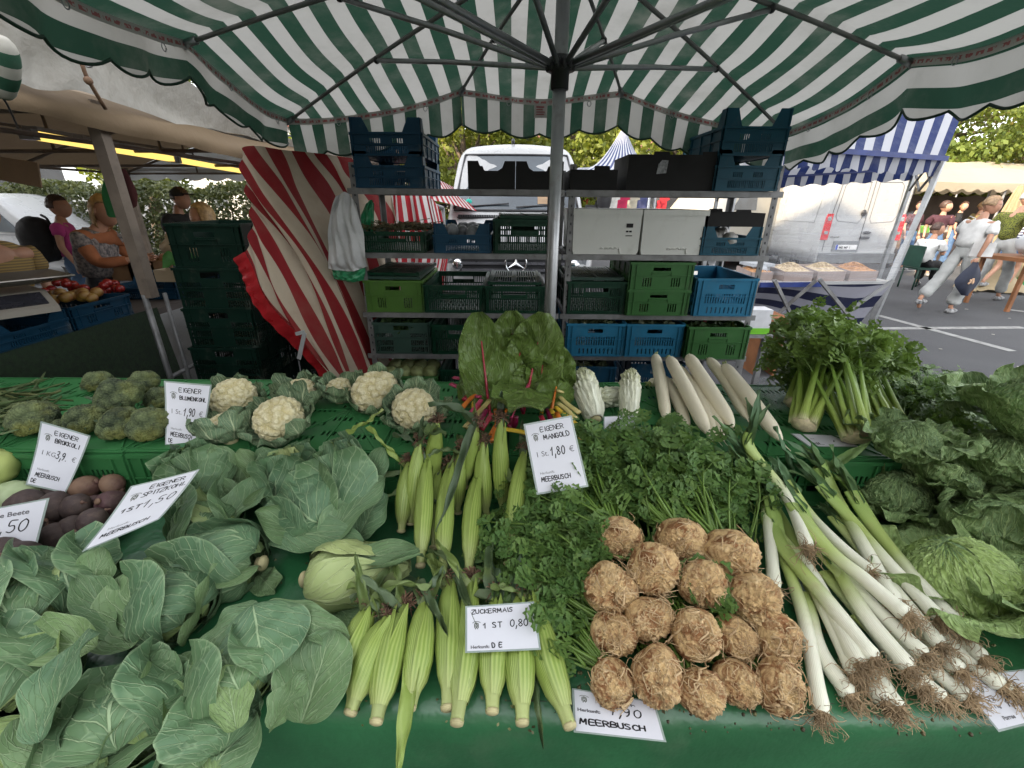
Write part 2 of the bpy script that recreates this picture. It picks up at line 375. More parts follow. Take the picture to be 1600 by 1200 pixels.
# ---------------------------------------------------------------- foliage
def leafcard_cloud(m, C, size, rs, tint=None, up=.3):
 """many small two-triangle leaves at the points C"""
 n = len(C); d = rs.randn(n, 3); d /= np.linalg.norm(d, axis=1)[:, None]
 nn = rs.randn(n, 3); nn[:, 2] += up; s = np.cross(d, nn); s /= np.linalg.norm(s, axis=1)[:, None]+1e-9
 L = size*(0.6+.8*rs.rand(n))[:, None]; W = L*.34
 V = np.stack([C-d*L*.5, C+s*W, C+d*L*.5, C-s*W], 1); f = np.arange(n*4).reshape(n, 4)
 tt = np.repeat(rs.rand(n) if tint is None else tint, 4)
 m.add(V.reshape(-1, 3), f, uv=np.tile([[.5, 0], [1, .5], [.5, 1], [0, .5]], (n, 1)), tint=tt, smooth=False)
def treemat(name, c1, c2, transl=.35):
 m, nt, bs, out = newmat(name); c = mixc(nt, tintv(nt), c1, c2); co = coord(nt)
 c = mixc(nt, mth(nt, 'MULTIPLY', sstep(nt, noise(nt, .9, co, 4), .4, .7), .5), c, tuple(x*.55 for x in c1))
 lk(nt, c, bs.inputs['Base Color']); bs.inputs['Roughness'].default_value = .6
 tr = nd(nt, 'ShaderNodeBsdfTranslucent'); lk(nt, mixc(nt, .4, c, (.35, .4, .02)), tr.inputs[0]); ms = nd(nt, 'ShaderNodeMixShader'); ms.inputs[0].default_value = transl
 lk(nt, bs.outputs[0], ms.inputs[1]); lk(nt, tr.outputs[0], ms.inputs[2]); lk(nt, ms.outputs[0], out.inputs[0]); return m
M_BARK = plain('bark', (.11, .08, .055), .9, .3, 5, bumps=(12, .6, .02))
M_TREE1 = treemat('sunny foliage', (.13, .17, .02), (.23, .24, .03)); M_TREE2 = treemat('green foliage', (.08, .13, .02), (.19, .22, .035)); M_TREE3 = treemat('autumn foliage', (.12, .12, .025), (.3, .2, .06))
def tree(base, h, r, mt, label, seed, nclump=60, per=170, ls=.16, crown_lo=.3, group=None):
 rs = np.random.RandomState(seed); base = np.asarray(base, float)
 t = thing('tree', label, 'tree', base, group)
 m = MB(); top = base+A(rs.uniform(-.3, .3), 0, h*.75)
 tube(m, bez([base, base+A(.1, .05, h*.3), top], 10), np.linspace(h*.028+.05, .04, 10), 8)
 lo = h*crown_lo; cen = []
 for k in range(nclump):
  u = rs.rand()**.4; th = rs.rand()*6.283; zz = rs.uniform(-1, 1)
  rr = math.sqrt(max(0, 1-zz*zz*.9))*u; c = base+A(r*rr*math.cos(th), r*rr*math.sin(th), lo+(h-lo)*(zz*.5+.5)); cen.append(c)
  if k < 16: tube(m, bez([base+A(0, 0, h*rs.uniform(.2, .5)), (base+c)/2+A(0, 0, h*.25), c], 6), np.linspace(h*.011+.02, .01, 6), 5)
 obj('trunk', m, M_BARK, t); m = MB()
 for c in cen:
  cr = r*rs.uniform(.16, .32); n = per; P = rs.randn(n, 3); P /= np.linalg.norm(P, axis=1)[:, None]; P *= (rs.rand(n)**.45)[:, None]*cr*A(1, 1, .75)
  leafcard_cloud(m, c+P, ls, rs, tint=np.clip(rs.rand()*.6+rs.rand(n)*.4, 0, 1))
 obj('crown', m, mt, t); return t
tree((-1.6, 15.5, 0), 5.6, 2.3, M_TREE1, 'sunlit yellow-green tree just left of the front-facing white van', 1, 70, 220, .15, .12)
tree((2.2, 19, 0), 7, 3.2, M_TREE1, 'sunlit tree showing above the roof of the front-facing white van', 2, 80, 200, .2, .15)
tree((-4.6, 19, 0), 6.6, 2.8, M_TREE2, 'darker green tree behind the dark wooden pergola', 3, 60, 170, .2, .15)
tree((20, 24, 0), 9.5, 4.4, M_TREE2, 'broad green tree above the right market stalls, nearest the blue-striped tent', 4, 100, 260, .2, .1)
tree((29, 27, 0), 10.5, 5, M_TREE3, 'yellowing tree at the right end of the far stalls', 5, 110, 260, .22, .1)
tree((35, 31, 0), 12, 5.5, M_TREE2, 'tall green tree at the right edge of the square', 6, 110, 240, .24, .1)
tree((14, 30, 0), 9, 4.5, M_TREE2, 'green tree behind the white panel van with red tail lamps', 7, 80, 180, .24, .1)
tree((-13, 17, 0), 8.5, 3.6, M_TREE2, 'leafy tree beyond the left market stall, behind the hedge', 8, 80, 200, .2, .25)
tree((-22, 16, 0), 9.5, 4.5, M_TREE2, 'green tree at the far left beyond the parked small van', 9, 80, 180, .24, .2)
tree((9, 26, 0), 7.5, 3.4, M_TREE1, 'sunlit tree beyond the blue and white striped roofs', 10, 70, 180, .2, .15)
tree((-6.5, 25, 0), 8.5, 4.2, M_TREE2, 'tall green tree far behind the pergola', 11, 80, 200, .26, .05)
tree((-.5, 27, 0), 8.5, 4.2, M_TREE1, 'sunlit tree far behind the middle of the racks', 12, 80, 200, .26, .05)
tree((6, 30, 0), 9, 4.6, M_TREE2, 'broad green tree far behind the clothing stall', 13, 80, 200, .26, .05)
# hedge
M_HEDGE = treemat('hedge leaves', (.035, .055, .02), (.14, .15, .06), .15)
t = thing('hedge', 'clipped dark green hedge behind the left market stall', 'hedge', (-7, 10.2, 0))
rs = np.random.RandomState(5); m = MB()
for _ in range(30):
 x = rs.uniform(-11, -3.4); rod(m, (x, 10.3, 0), (x+rs.uniform(-.3, .3), 10.3, 1.5), .02, 5)
obj('stems', m, M_BARK, t); m = MB(); n = 26000
P = np.stack([rs.uniform(-11.5, -3.2, n), 9.75+rs.rand(n)**2*1.2, rs.uniform(.02, 1.0, n)], -1)
P[:, 2] *= 1.76+.1*np.sin(P[:, 0]*3)+.06*np.sin(P[:, 0]*11); top = rs.rand(n) < .25; P[top, 2] = 1.7+.1*np.sin(P[top, 0]*3)+rs.rand(top.sum())*.16; P[top, 1] = 9.75+rs.rand(top.sum())*1.3
leafcard_cloud(m, P, .085, rs); obj('foliage', m, M_HEDGE, t)
# pergola-like dark structure and far pale building
M_WOODDK = plain('dark timber', (.06, .045, .035), .8, .2, 4); M_PALE = plain('pale render', (.5, .48, .44), .9, .08, 1)
t = thing('pergola', 'dark timber pergola roof left of the sunlit tree', 'pergola', (-4.2, 14.5, 0)); m = MB()
for x in (-5.4, -2.9):
 for y in (13.6, 15.4): bar(m, (x, y, 0), (x, y, 2.6), .14)
obj('posts', m, M_WOODDK, t); m = MB()
for z in (2.3, 2.62, 2.9): bar(m, (-5.9, 13.6, z), (-2.4, 13.6, z), .1, .14); bar(m, (-5.9, 15.4, z), (-2.4, 15.4, z), .1, .14)
obj('beams', m, M_WOODDK, t); m = MB()
for k in range(14): bar(m, (-5.8+k*.26, 13.4, 3.02), (-5.8+k*.26, 15.6, 3.02), .06, .1)
obj('slats', m, M_WOODDK, t)
def farhouse(c, w, d, h, col, label, nx=6, nz=2, roofc=M_TILE, rh=1.6):
 t = thing('house', label, 'building', c); c = np.asarray(c, float)
 m = MB(); box(m, c-A(w/2, 0, 0), c+A(w/2, d, h)); obj('wall', m, col, t)
 m = MB(); prism(m, [(-.3, 0), (d+.3, 0), (d/2, rh)], c+A(0, 0, h), (0, 1, 0), (0, 0, 1), w+.6); obj('roof', m, roofc, t)
 for k in range(nx):
  for j in range(nz):
   m = MB(); x = c[0]-w/2+w*(k+.5)/nx; z = 1.1+j*2.8; box(m, (x-.5, c[1]-.05, z), (x+.5, c[1]-.003, z+1.3)); obj('window', m, M_DARKGL, t)
farhouse((-12, 30, 0), 16, 8, 5.6, M_PALE, 'pale two-storey house beyond the hedge on the left')
farhouse((-38, 22, 0), 20, 8, 5, plain('grey render', (.12, .125, .13), .8, .1, 1), 'dark grey low building at the far left behind the small van', 7, 2)
farhouse((8, 44, 0), 26, 9, 6, M_PALE, 'long pale house far behind the clothing stall', 9, 2)
# ---------------------------------------------------------------- vans
M_VWHITE = plain('white van paint', (.36, .365, .37), .28, .03, 2, spec=.6, dirt=(.5, .48, .45, .25))
M_VBLK = plain('black plastic', (.025, .025, .028), .45, .2, 5); M_RUB = plain('rubber', (.02, .02, .02), .8, .2, 5)
M_GLASS = plain('tinted glass', (.05, .065, .08), .06, .3, 1.5, spec=1.0); M_CHROME = plain('chrome', (.75, .76, .78), .15, .05, 3, metal=1.0)
M_RED = plain('red lamp lens', (.5, .01, .015), .2, .15, 10); M_LENS = plain('headlamp lens', (.45, .48, .5), .12, .4, 18, metal=.6); M_WHEEL = plain('wheel rim', (.4, .41, .42), .4, .1, 5, metal=.8)
def vanloft(m, secs, hw, zr):
 """secs: (y, width factor, zbottom, ztop); hw(z) half width; zr corner radius"""
 rows = []
 for y, wf, zb, zt in secs:
  r = min(zr, (zt-zb)*.45); pts = []
  zs = np.concatenate([np.linspace(zb, zt-r, 7)])
  for z in zs: pts.append((hw(z)*wf, z))
  for a in np.linspace(0, math.pi/2, 6)[1:]:
   pts.append((hw(zt-r)*wf-r*1.3*(1-math.cos(a)), zt-r+r*math.sin(a)))
  half = np.array(pts); L = half[::-1]*A(-1, 1)
  cx = np.linspace(half[-1][0], L[0][0], 9)[1:-1]; crown = .035*(1-(cx/(half[-1][0]+1e-6))**2)
  ring = np.vstack([half, np.stack([cx, zt+crown], 1), L]); rows.append(np.stack([ring[:, 0], np.full(len(ring), y), ring[:, 1]], -1))
 G = np.array(rows); nr, nc = G.shape[:2]; m.add(G.reshape(-1, 3), np.concatenate([gridf(nr, nc, True)]))
 m.add(G[0], [list(range(nc))]); m.add(G[-1], [list(range(nc))[::-1]])
def patch_side(m, poly, sg, hw, off=.006, sub=None):
 P = np.asarray(poly, float); V = np.stack([sg*(hw(P[:, 1])+off), P[:, 0], P[:, 1]], -1); n = len(P)
 V2 = V-A(sg*.012, 0, 0); m.add(np.vstack([V, V2]), [list(range(n))]+[[i, (i+1) % n, n+(i+1) % n, n+i] for i in range(n)], smooth=False)
def patch_y(m, poly, y, th=.012, sx=1):
 P = np.asarray(poly, float); prism(m, P, (0, y, 0), (1, 0, 0), (0, 0, 1), th)
def rrect(x0, x1, z0, z1, r, n=4):
 out = []
 for cx, cz, a0 in ((x1-r, z0+r, -90), (x1-r, z1-r, 0), (x0+r, z1-r, 90), (x0+r, z0+r, 180)):
  for k in range(n+1): a = R_(a0+90*k/n); out.append((cx+r*math.cos(a), cz+r*math.sin(a)))
 return out
def lineloop(m, pts, r=.006): tube(m, np.array(pts), r, 4)
def wheel(t, x, y, r, sg):
 m = MB(); a = np.linspace(0, 2*math.pi, 28, endpoint=False)
 prof = [(r*.62, 0), (r*.95, .01), (r, .04), (r, .18), (r*.9, .2), (r*.6, .2)]
 G = np.array([[(x-sg*d, y+q*math.cos(b), r+q*math.sin(b)) for b in a] for q, d in prof]); m.add(G.reshape(-1, 3), gridf(len(prof), 28, True)); w_ = obj('wheel', m, M_RUB, t)
 m = MB(); G = np.array([[(x-sg*d, y+q*math.cos(b), r+q*math.sin(b)) for b in a] for q, d in ((r*.62, .02), (r*.5, .05), (r*.2, .03), (.01, .02))]); m.add(G.reshape(-1, 3), gridf(4, 28, True)); obj('rim', m, M_WHEEL, w_)
def place(t, loc, rz, sc):
 """the whole van was built round its own origin"""
 t.location = loc; t.rotation_euler = (0, 0, rz); t.scale = (sc,)*3
# van seen from the front, behind the racks (front at y=0)
hw = lambda z: 0.985-np.clip((np.asarray(z)-1.15)/1.2, 0, 1)*.16
t = thing('panel_van', 'white panel van seen from the front with a three-pointed star on its grille', 'van')
m = MB(); vanloft(m, [(0, .86, .32, .86), (.04, .93, .28, .98), (.14, .97, .26, 1.06), (.45, .99, .26, 1.2), (.85, 1, .26, 1.32), (1.05, 1, .26, 1.42), (1.5, 1, .26, 1.98), (1.72, 1, .26, 2.2), (1.95, 1, .26, 2.3), (2.4, 1, .26, 2.34), (5.3, 1, .26, 2.34), (5.45, .98, .3, 2.28)], hw, .2)
obj('body', m, M_VWHITE, t)
def ws(x, s, off=.012):                      # point on the windscreen: s=0 bottom..1 top
 y = lerp(1.0, 1.66, s)+.10*(x/.8)**2*.9; z = lerp(1.42, 2.14, s); return A(x, y-off-.02, z+.02)
m = MB(); G = [[ws(x*(lerp(.86, .74, s)), s) for x in np.linspace(-1, 1, 13)] for s in np.linspace(0, 1, 7)]; sheet(m, G)
wsn = obj('windscreen', m, M_GLASS, t)
m = MB()
for e in ([ws(x*.87, -.02, .016) for x in np.linspace(-1, 1, 13)], [ws(x*.75, 1.01, .016) for x in np.linspace(-1, 1, 13)], [ws(.87-.12*s, s, .016) for s in np.linspace(0, 1, 6)], [ws(-.87+.12*s, s, .016) for s in np.linspace(0, 1, 6)]): tube(m, e, .016, 6)
obj('windscreen_seal', m, M_VBLK, wsn)
m = MB(); tube(m, [ws(-.75, .04, .04), ws(-.1, .1, .04)], .01, 5); tube(m, [ws(.0, .04, .04), ws(.68, .1, .04)], .01, 5); obj('wiper', m, M_VBLK, t)
m = MB(); ball(m, ws(-.66, .12, .022), (.045, .006, .045), 14, 8); obj('emission_sticker', m, plain('green sticker', (.02, .45, .35), .4), t)
m = MB(); tube(m, [ws(-.66, .16, .024), ws(-.665, .9, .024)], .006, 4); obj('inside_strip', m, M_VWHITE, t)
m = MB()
for (x0, x1, s0, s1) in ((.3, .5, .1, .45),): sheet(m, [[ws(x, s, .02) for x in np.linspace(x0, x1, 4)] for s in np.linspace(s0, s1, 4)])
obj('paper_on_dash', m, plain('dash card', (.3, .2, .12), .7), t)
m = MB(); box(m, (-.67, -.05, .72), (.67, .05, .98)); obj('grille', m, M_VBLK, t)
for z in (.75, .83, .91):
 m = MB(); box(m, (-.66, -.075, z), (.66, -.052, z+.028)); obj('grille_bar', m, plain('grille bar', (.09, .09, .1), .3), t)
m = MB(); th = np.linspace(0, 2*math.pi, 33); tube(m, [(0.125*math.cos(a), -.1, .85+.125*math.sin(a)) for a in th], .012, 8, cap=False)
for k in range(3):
 a = R_(90+120*k); c = A(0, -.105, .85); e = c+A(math.cos(a)*.122, .005, math.sin(a)*.122); s = A(-math.sin(a), 0, math.cos(a))*.021
 m.add([c+A(0, -.016, 0), c+s+A(0, .005, 0), e, c-s+A(0, .005, 0)], [[0, 1, 2], [0, 2, 3]], smooth=False)
 c2 = c+A(0, .012, 0); m.add([c2, c+s+A(0, .005, 0), e, c-s+A(0, .005, 0)], [[0, 2, 1], [0, 3, 2]], smooth=False)
obj('star_emblem', m, M_CHROME, t)
for sg in (-1, 1):
 P = [(sg*.98*.9, 1.06), (sg*.62, .96), (sg*.6, .9), (sg*.5, .74), (sg*.7, .68), (sg*.86, .72)]
 m = MB(); Pq = [A(x, -.03+.22*max(0, (abs(x)-.55))**1.2, z) for x, z in P]; m.add(Pq, [list(range(6))], smooth=False)
 m.add([p+A(0, .1, 0) for p in Pq], [list(range(6))]); m.add(Pq+[p+A(0, .1, 0) for p in Pq], [[i, (i+1) % 6, 6+(i+1) % 6, 6+i] for i in range(6)], smooth=False)
 hl = obj('headlight', m, M_LENS, t)
 m = MB(); ball(m, (sg*.71, -.035, .82), (.07, .03, .07), 14, 8); ball(m, (sg*.8, -.01, .92), (.05, .03, .05), 12, 8); obj('reflector', m, M_CHROME, hl)
 m = MB(); ball(m, (sg*1.17, .78, 1.6), (.1, .07, .22), 14, 10); obox(m, (sg*1.05, .85, 1.48), (.22, .05, .05)); obj('wing_mirror', m, M_VBLK, t)
 m = MB(); patch_side(m, [(1.3, 1.45), (2.1, 1.45), (2.1, 2.05), (1.75, 2.05)], sg, hw); obj('side_window', m, M_GLASS, t)
 for y in (.85, 4.4): wheel(t, sg*.95, y, .34, sg)
for sg in (-1, 1):
 m = MB(); box(m, (min(sg*.8, sg*.18), .80, 1.33), (max(sg*.8, sg*.18), .88, 1.345))
 for x in np.linspace(.2, .78, 26)*sg: box(m, (x-.006, .78, 1.335), (x+.006, .9, 1.37))
 obj('cowl_vent', m, M_VBLK, t)
m = MB(); box(m, (-.9, -.09, .3), (.9, .03, .58)); obj('bumper', m, plain('bumper', (.1, .1, .105), .5), t)
m = MB(); ball(m, (-.05, 2.0, 2.38), (.03, .07, .04), 10, 8); obj('roof_aerial', m, M_VBLK, t)
place(t, (aty(806, 420, 5.75)[0], 5.75, 0), 0, 1.04)
# van seen from its rear on the right (rear face at y=0, length along +y)
hwc = lambda z: 0.97-np.clip((np.asarray(z)-1.2)/1.2, 0, 1)*.12
t = thing('panel_van', 'white panel van showing its rear doors, red tail lamps and number plate', 'van')
m = MB(); vanloft(m, [(0, .985, .42, 2.36), (.04, 1, .38, 2.42), (.3, 1, .38, 2.44), (3.6, 1, .38, 2.44), (4.1, 1, .38, 2.3), (4.7, .99, .38, 1.5), (5.6, .93, .38, 1.1), (5.75, .85, .42, .95)], hwc, .16)
obj('body', m, M_VWHITE, t)
m = MB(); box(m, (-.92, -.09, .4), (.92, .02, .62)); obj('bumper', m, plain('rear bumper', (.14, .145, .15), .5), t)
m = MB()
lineloop(m, [(0, -.006, .64), (0, -.006, 2.34)], .009)
for sg in (-1, 1):
 lineloop(m, [(sg*x, -.006, z) for x, z in ((.84, .66), (.84, 1.3), (.76, 2.22), (.7, 2.3), (.03, 2.33))], .007)
 lineloop(m, [(sg*x, -.005, z) for x, z in ((.1, 2.18), (.1, 1.4), (.16, 1.3), (.66, 1.34), (.73, 1.45), (.69, 2.1), (.62, 2.18), (.1, 2.18))], .005)
obj('door_gaps', m, plain('panel gap', (.12, .12, .12), .7), t)
for sg in (-1, 1):
 m = MB(); P = [(sg*.8, .92), (sg*.965, .92), (sg*.955, 1.42), (sg*.93, 1.5), (sg*.8, 1.5)]; patch_y(m, P if sg > 0 else P[::-1], -.012, .03); tl = obj('tail_lamp', m, M_RED, t)
 m = MB(); patch_y(m, rrect(min(sg*.83, sg*.92), max(sg*.83, sg*.92), 1.35, 1.44, .03), -.03, .012); patch_y(m, rrect(min(sg*.83, sg*.92), max(sg*.83, sg*.92), 1.05, 1.12, .02), -.03, .012); obj('lamp_lens', m, M_LENS, tl)
m = MB(); box(m, (-.62, -.02, .66), (.02, .0, .9)); obj('plate_recess', m, plain('recess', (.16, .17, .18), .4), t)
m = MB(); box(m, (-.55, -.032, .70), (-.03, -.022, .81)); plate = obj('number_plate', m, plain('plate', (.7, .7, .7), .4), t)
m = MB(); box(m, (-.55, -.036, .70), (-.5, -.033, .81)); obj('blue_band', m, plain('plate blue', (.02, .06, .4), .4), plate)
m = MB(); box(m, (-.02, -.05, .95), (.2, -.01, 1.0)); ball(m, (.12, -.03, 1.09), (.1, .03, .035), 12, 8); obj('door_handle', m, M_VBLK, t)
m = MB(); ball(m, (-.1, -.03, 1.52), (.06, .03, .075), 14, 10); obj('lock_cover', m, M_VBLK, t)
m = MB(); box(m, (-.16, -.03, 2.36), (.18, .0, 2.4)); obj('brake_light', m, M_RED, t)
for sg in (-1, 1):
 m = MB(); side = lambda pts: tube(m, [(sg*(hwc(z)+.004), y, z) for y, z in pts], .006, 4)
 side([(.35, 1.3), (.35, 2.1), (.42, 2.2), (1.7, 2.2), (1.75, 2.1), (1.7, 1.3), (.35, 1.3)]); side([(1.9, .6), (1.9, 2.25)]); side([(3.1, .6), (3.1, 2.25)]); side([(2, 1.35), (2, 2.15), (3, 2.15), (3, 1.35), (2, 1.35)]); side([(.2, .62), (.16, 2.25)])
 obj('side_creases', m, plain('crease', (.35, .35, .35), .6), t)
 m = MB(); patch_side(m, [(3.3, 1.4), (4.2, 1.4), (3.85, 2.05), (3.3, 2.05)], sg, hwc); obj('cab_window', m, M_GLASS, t)
 for y in (1.2, 4.9): wheel(t, sg*.93, y, .35, sg)
PLATE_VAN = t; VP_LOC = A(7.78, 10.35, 0); VP_ROT = R_(2)
TXT_JOBS = []
# small white van at left, side view, nose to the right (length along +x)
hwn = lambda z: 0.9-np.clip((np.asarray(z)-1.0)/.8, 0, 1)*.16
t = thing('small_van', 'small white delivery van parked side-on beyond the left stall', 'van')
m = MB(); vanloft(m, [(0, .88, .42, 1.3), (.05, .96, .35, 1.75), (.3, 1, .3, 1.82), (2.4, 1, .3, 1.82), (2.75, .99, .3, 1.74), (3.35, .97, .3, 1.22), (3.5, .97, .3, 1.1), (4.15, .92, .3, .95), (4.35, .82, .35, .72)], hwn, .14)
obj('body', m, M_VWHITE, t)
for sg in (1, -1): m = MB(); patch_side(m, [(2.02, 1.13), (3.1, 1.1), (2.98, 1.24), (2.6, 1.6), (2.02, 1.64)], sg, hwn); obj('door_window', m, M_GLASS, t)
m = MB()
for pts in ([(1.9, .4), (1.9, 1.7)], [(3.15, .45), (3.1, 1.15)], [(.7, .5), (.7, 1.7)], [(0, 1.08), (3.2, 1.05)]): tube(m, [(hwn(z)+.004, y, z) for y, z in pts], .006, 4)
obj('door_gaps', m, plain('gap', (.1, .1, .1), .6), t)
m = MB(); box(m, (.895, .05, .56), (.925, 4.0, .64)); obj('rub_strip', m, M_VBLK, t)
for y in (1.62, 2.05):
 m = MB(); box(m, (.9, y, .93), (.93, y+.2, .965)); obj('door_handle', m, M_VBLK, t)
m = MB(); tube(m, [(hwn(z)+.006, y, z) for y, z in ((1.0, 1.28), (1.15, 1.33), (1.25, 1.22), (1.35, 1.3), (1.3, 1.18))], .008, 4)
for k in range(9): ball(m, (hwn(1.25)+.006, 1.1+k*.04, 1.28+.05*math.sin(k*2.3)), (.005, .018, .022), 8, 6)
obj('floral_mark', m, plain('decal', (.08, .05, .09), .5), t)
for y in (.85, 3.55): wheel(t, .86, y, .3, 1); wheel(t, -.86, y, .3, -1)
place(t, (-12.0, 9.5, 0), R_(-92), .9)
m = None
# pale van behind the rack, glimpsed through the gap (front door window)
hwp = lambda z: 0.97-np.clip((np.asarray(z)-1.2)/1.2, 0, 1)*.12
t = thing('panel_van', 'cream-white van glimpsed through the rack, with one small dark door window', 'van')
m = MB(); vanloft(m, [(0, .9, .4, 1.0), (.5, 1, .35, 1.25), (.95, 1, .35, 1.4), (1.65, 1, .35, 2.15), (2, 1, .35, 2.32), (5, 1, .35, 2.36), (5.1, .98, .4, 2.3)], hwp, .18); obj('body', m, plain('cream van paint', (.38, .355, .3), .35, .04, 2), t)
for sg in (-1, 1):
 m = MB(); patch_side(m, [(1.2, 1.45), (2.1, 1.45), (2.1, 2.05), (1.72, 2.05)], sg, hwp); obj('door_window', m, M_GLASS, t)
 for y in (.9, 4.2): wheel(t, sg*.93, y, .35, sg)
place(t, (3.75, 11.6, 0), R_(-62), 1.0)
# ================================================================ THE GREEN AND WHITE UMBRELLA
place(PLATE_VAN, VP_LOC, VP_ROT, .94)
M_STEEL = plain('galvanised steel', (.34, .35, .36), .38, .12, 7, metal=.75, dirt=(.16, .13, .1, .35))
M_STEELD = plain('dull steel', (.2, .2, .2), .55, .25, 9, metal=.5, dirt=(.09, .075, .06, .6))
M_GW = cloth('green and white awning', ((.025, .064, .042), (.47, .46, .43)), .15, 0, transl=.4, phase=.12, dirt=(.24, .23, .2), dirtf=.5)
M_BIND = plain('dark green binding', (.01, .045, .025), .6); M_TAPE = None
def tapemat():
 m, nt, bs, out = newmat('printed tape'); uv = nd(nt, 'ShaderNodeUVMap').outputs[0]; sp = nd(nt, 'ShaderNodeSeparateXYZ'); lk(nt, uv, sp.inputs[0])
 s = mth(nt, 'LESS_THAN', mth(nt, 'FRACT', mth(nt, 'MULTIPLY', sp.outputs[0], 11)), .72)
 br = mth(nt, 'LESS_THAN', mth(nt, 'ABSOLUTE', mth(nt, 'SUBTRACT', sp.outputs[1], .5)), .2)
 k = noise(nt, 70, coord(nt), 2); c = mixc(nt, mth(nt, 'MULTIPLY', mth(nt, 'MULTIPLY', s, br), sstep(nt, k, .38, .5)), (.5, .48, .45), (.42, .12, .12))
 lk(nt, c, bs.inputs['Base Color']); bs.inputs['Roughness'].default_value = .6; return m
M_TAPE = tapemat()
M_RIB = plain('grey rib tube', (.17, .17, .165), .5, .15, 9)
PX, PY = 0.165, 1.9                     # pole
XL, XR, YB, YF = -1.44, 1.74, 3.2, .6
APEX = A(PX, PY, 2.44)
# rib tips: corners hang lower than the mid tips
def tipz(x, y):
 corner = (abs(x-XL) < .01 or abs(x-XR) < .01) and (abs(y-YB) < .01 or abs(y-YF) < .01)
 z = 2.075 if corner else 2.24
 if x > 1.7: z -= .045
 return z
def tp(x, y): return A(x, y, tipz(x, y))
dx = .5; dy = .42
TIPS = [tp(XL, YB), tp(PX-dx, YB), tp(PX+dx, YB), tp(XR, YB), tp(XR, PY+dy), tp(XR, PY-dy), tp(XR, YF), tp(PX+dx, YF), tp(PX-dx, YF), tp(XL, YF), tp(XL, PY-dy), tp(XL, PY+dy)]
umb = thing('market_umbrella', 'large green and white striped market umbrella over the vegetable stand', 'umbrella', (PX, PY, 0))
def can_z(ax_, t):                       # slight bow of the ribs and sag of the cloth
 return 0
m = MB(); NS = 12; NT = 16
for i in range(12):
 a, b = TIPS[i], TIPS[(i+1) % 12]; G = []
 for t in np.linspace(0.02, 1, NT):
  row = []
  for s in np.linspace(0, 1, NS+1):
   e = lerp(a, b, s); p = lerp(APEX, e, t); p = p+A(0, 0, .035*math.sin(math.pi*t)*1-.045*math.sin(math.pi*s)*t*t+.008*math.sin(9*p[0]+4*p[1])*math.sin(7*p[1]))
   row.append(p)
  G.append(row)
 G = np.array(G); sheet(m, G, uv=np.stack([G[..., 0], G[..., 1]], -1))
canopy = obj('canopy', m, M_GW, umb)
# valance
val = MB(); bind = MB(); tape = MB(); ring = []
for i in range(12):
 a, b = TIPS[i], TIPS[(i+1) % 12]; L = np.linalg.norm(b-a); nsc = max(2, round(L/.235)); n = nsc*10
 d = unit(b-a); out = unit(np.cross(d, (0, 0, 1))); out = out if np.dot(out[:2], (a+b)[:2]/2-A(PX, PY)) > 0 else -out
 S = np.linspace(0, 1, n+1); E = np.array([lerp(a, b, s)+A(0, 0, -.045*math.sin(math.pi*s)) for s in S]); E[:, 2] += .008*np.sin(9*E[:, 0]+4*E[:, 1])*np.sin(7*E[:, 1])+.002; rows = []
 drop = (.185 if abs(d[0]) > .7 else .14 if a[0] < 0 else .20)+.035*np.abs(np.sin(S*nsc*math.pi))
 wav = .022*np.sin(S*nsc*2*math.pi*.5+i)+.012*np.sin(S*23+i*2)
 for q in np.linspace(0, 1, 6): rows.append(E+np.outer(np.ones(n+1)*.03*q+wav*q, out)-np.outer(drop*q, A(0, 0, 1)))
 G = np.array(rows); xaxis = abs(d[0]) > .7
 uvx = G[..., 0]+0 if xaxis else np.broadcast_to(XL+.15*0+np.linspace(0, .2, 6)[:, None], G.shape[:2])
 if not xaxis:                        # the side hem: stripes run along the edge
  base = XL if a[0] < 0 else XR; sgn = -1 if a[0] < 0 else 1; uvx = np.broadcast_to(base+sgn*np.linspace(0, 1, 6)[:, None]*drop[None]*1.0, G.shape[:2])
 sheet(val, G, uv=np.stack([uvx, G[..., 1]], -1)); tube(bind, G[-1], .006, 5)
 T = np.array([E-A(0, 0, 1)*.003-np.outer(np.ones(n+1), out)*.006, E-A(0, 0, 1)*.037+np.outer(wav*.2-.006, out)]); du = S*L*2
 sheet(tape, T, uv=np.stack([np.broadcast_to(du, (2, n+1)), np.broadcast_to(A(0, 1)[:, None], (2, n+1))], -1))
 for s in ((.3, .8) if L > .6 else (.5,)):
  p = lerp(a, b, s)-A(0, 0, .075)-out*.02; th = np.linspace(0, 6.283, 13); ring.append(MB()); tube(ring[-1], [p+d*.012*math.cos(q)+A(0, 0, .014*math.sin(q)) for q in th], .0022, 4)
v_ = obj('valance', val, M_GW, umb); obj('binding', bind, M_BIND, v_); obj('printed_tape', tape, M_TAPE, umb); [obj('ring', q, M_STEEL, v_) for q in ring]
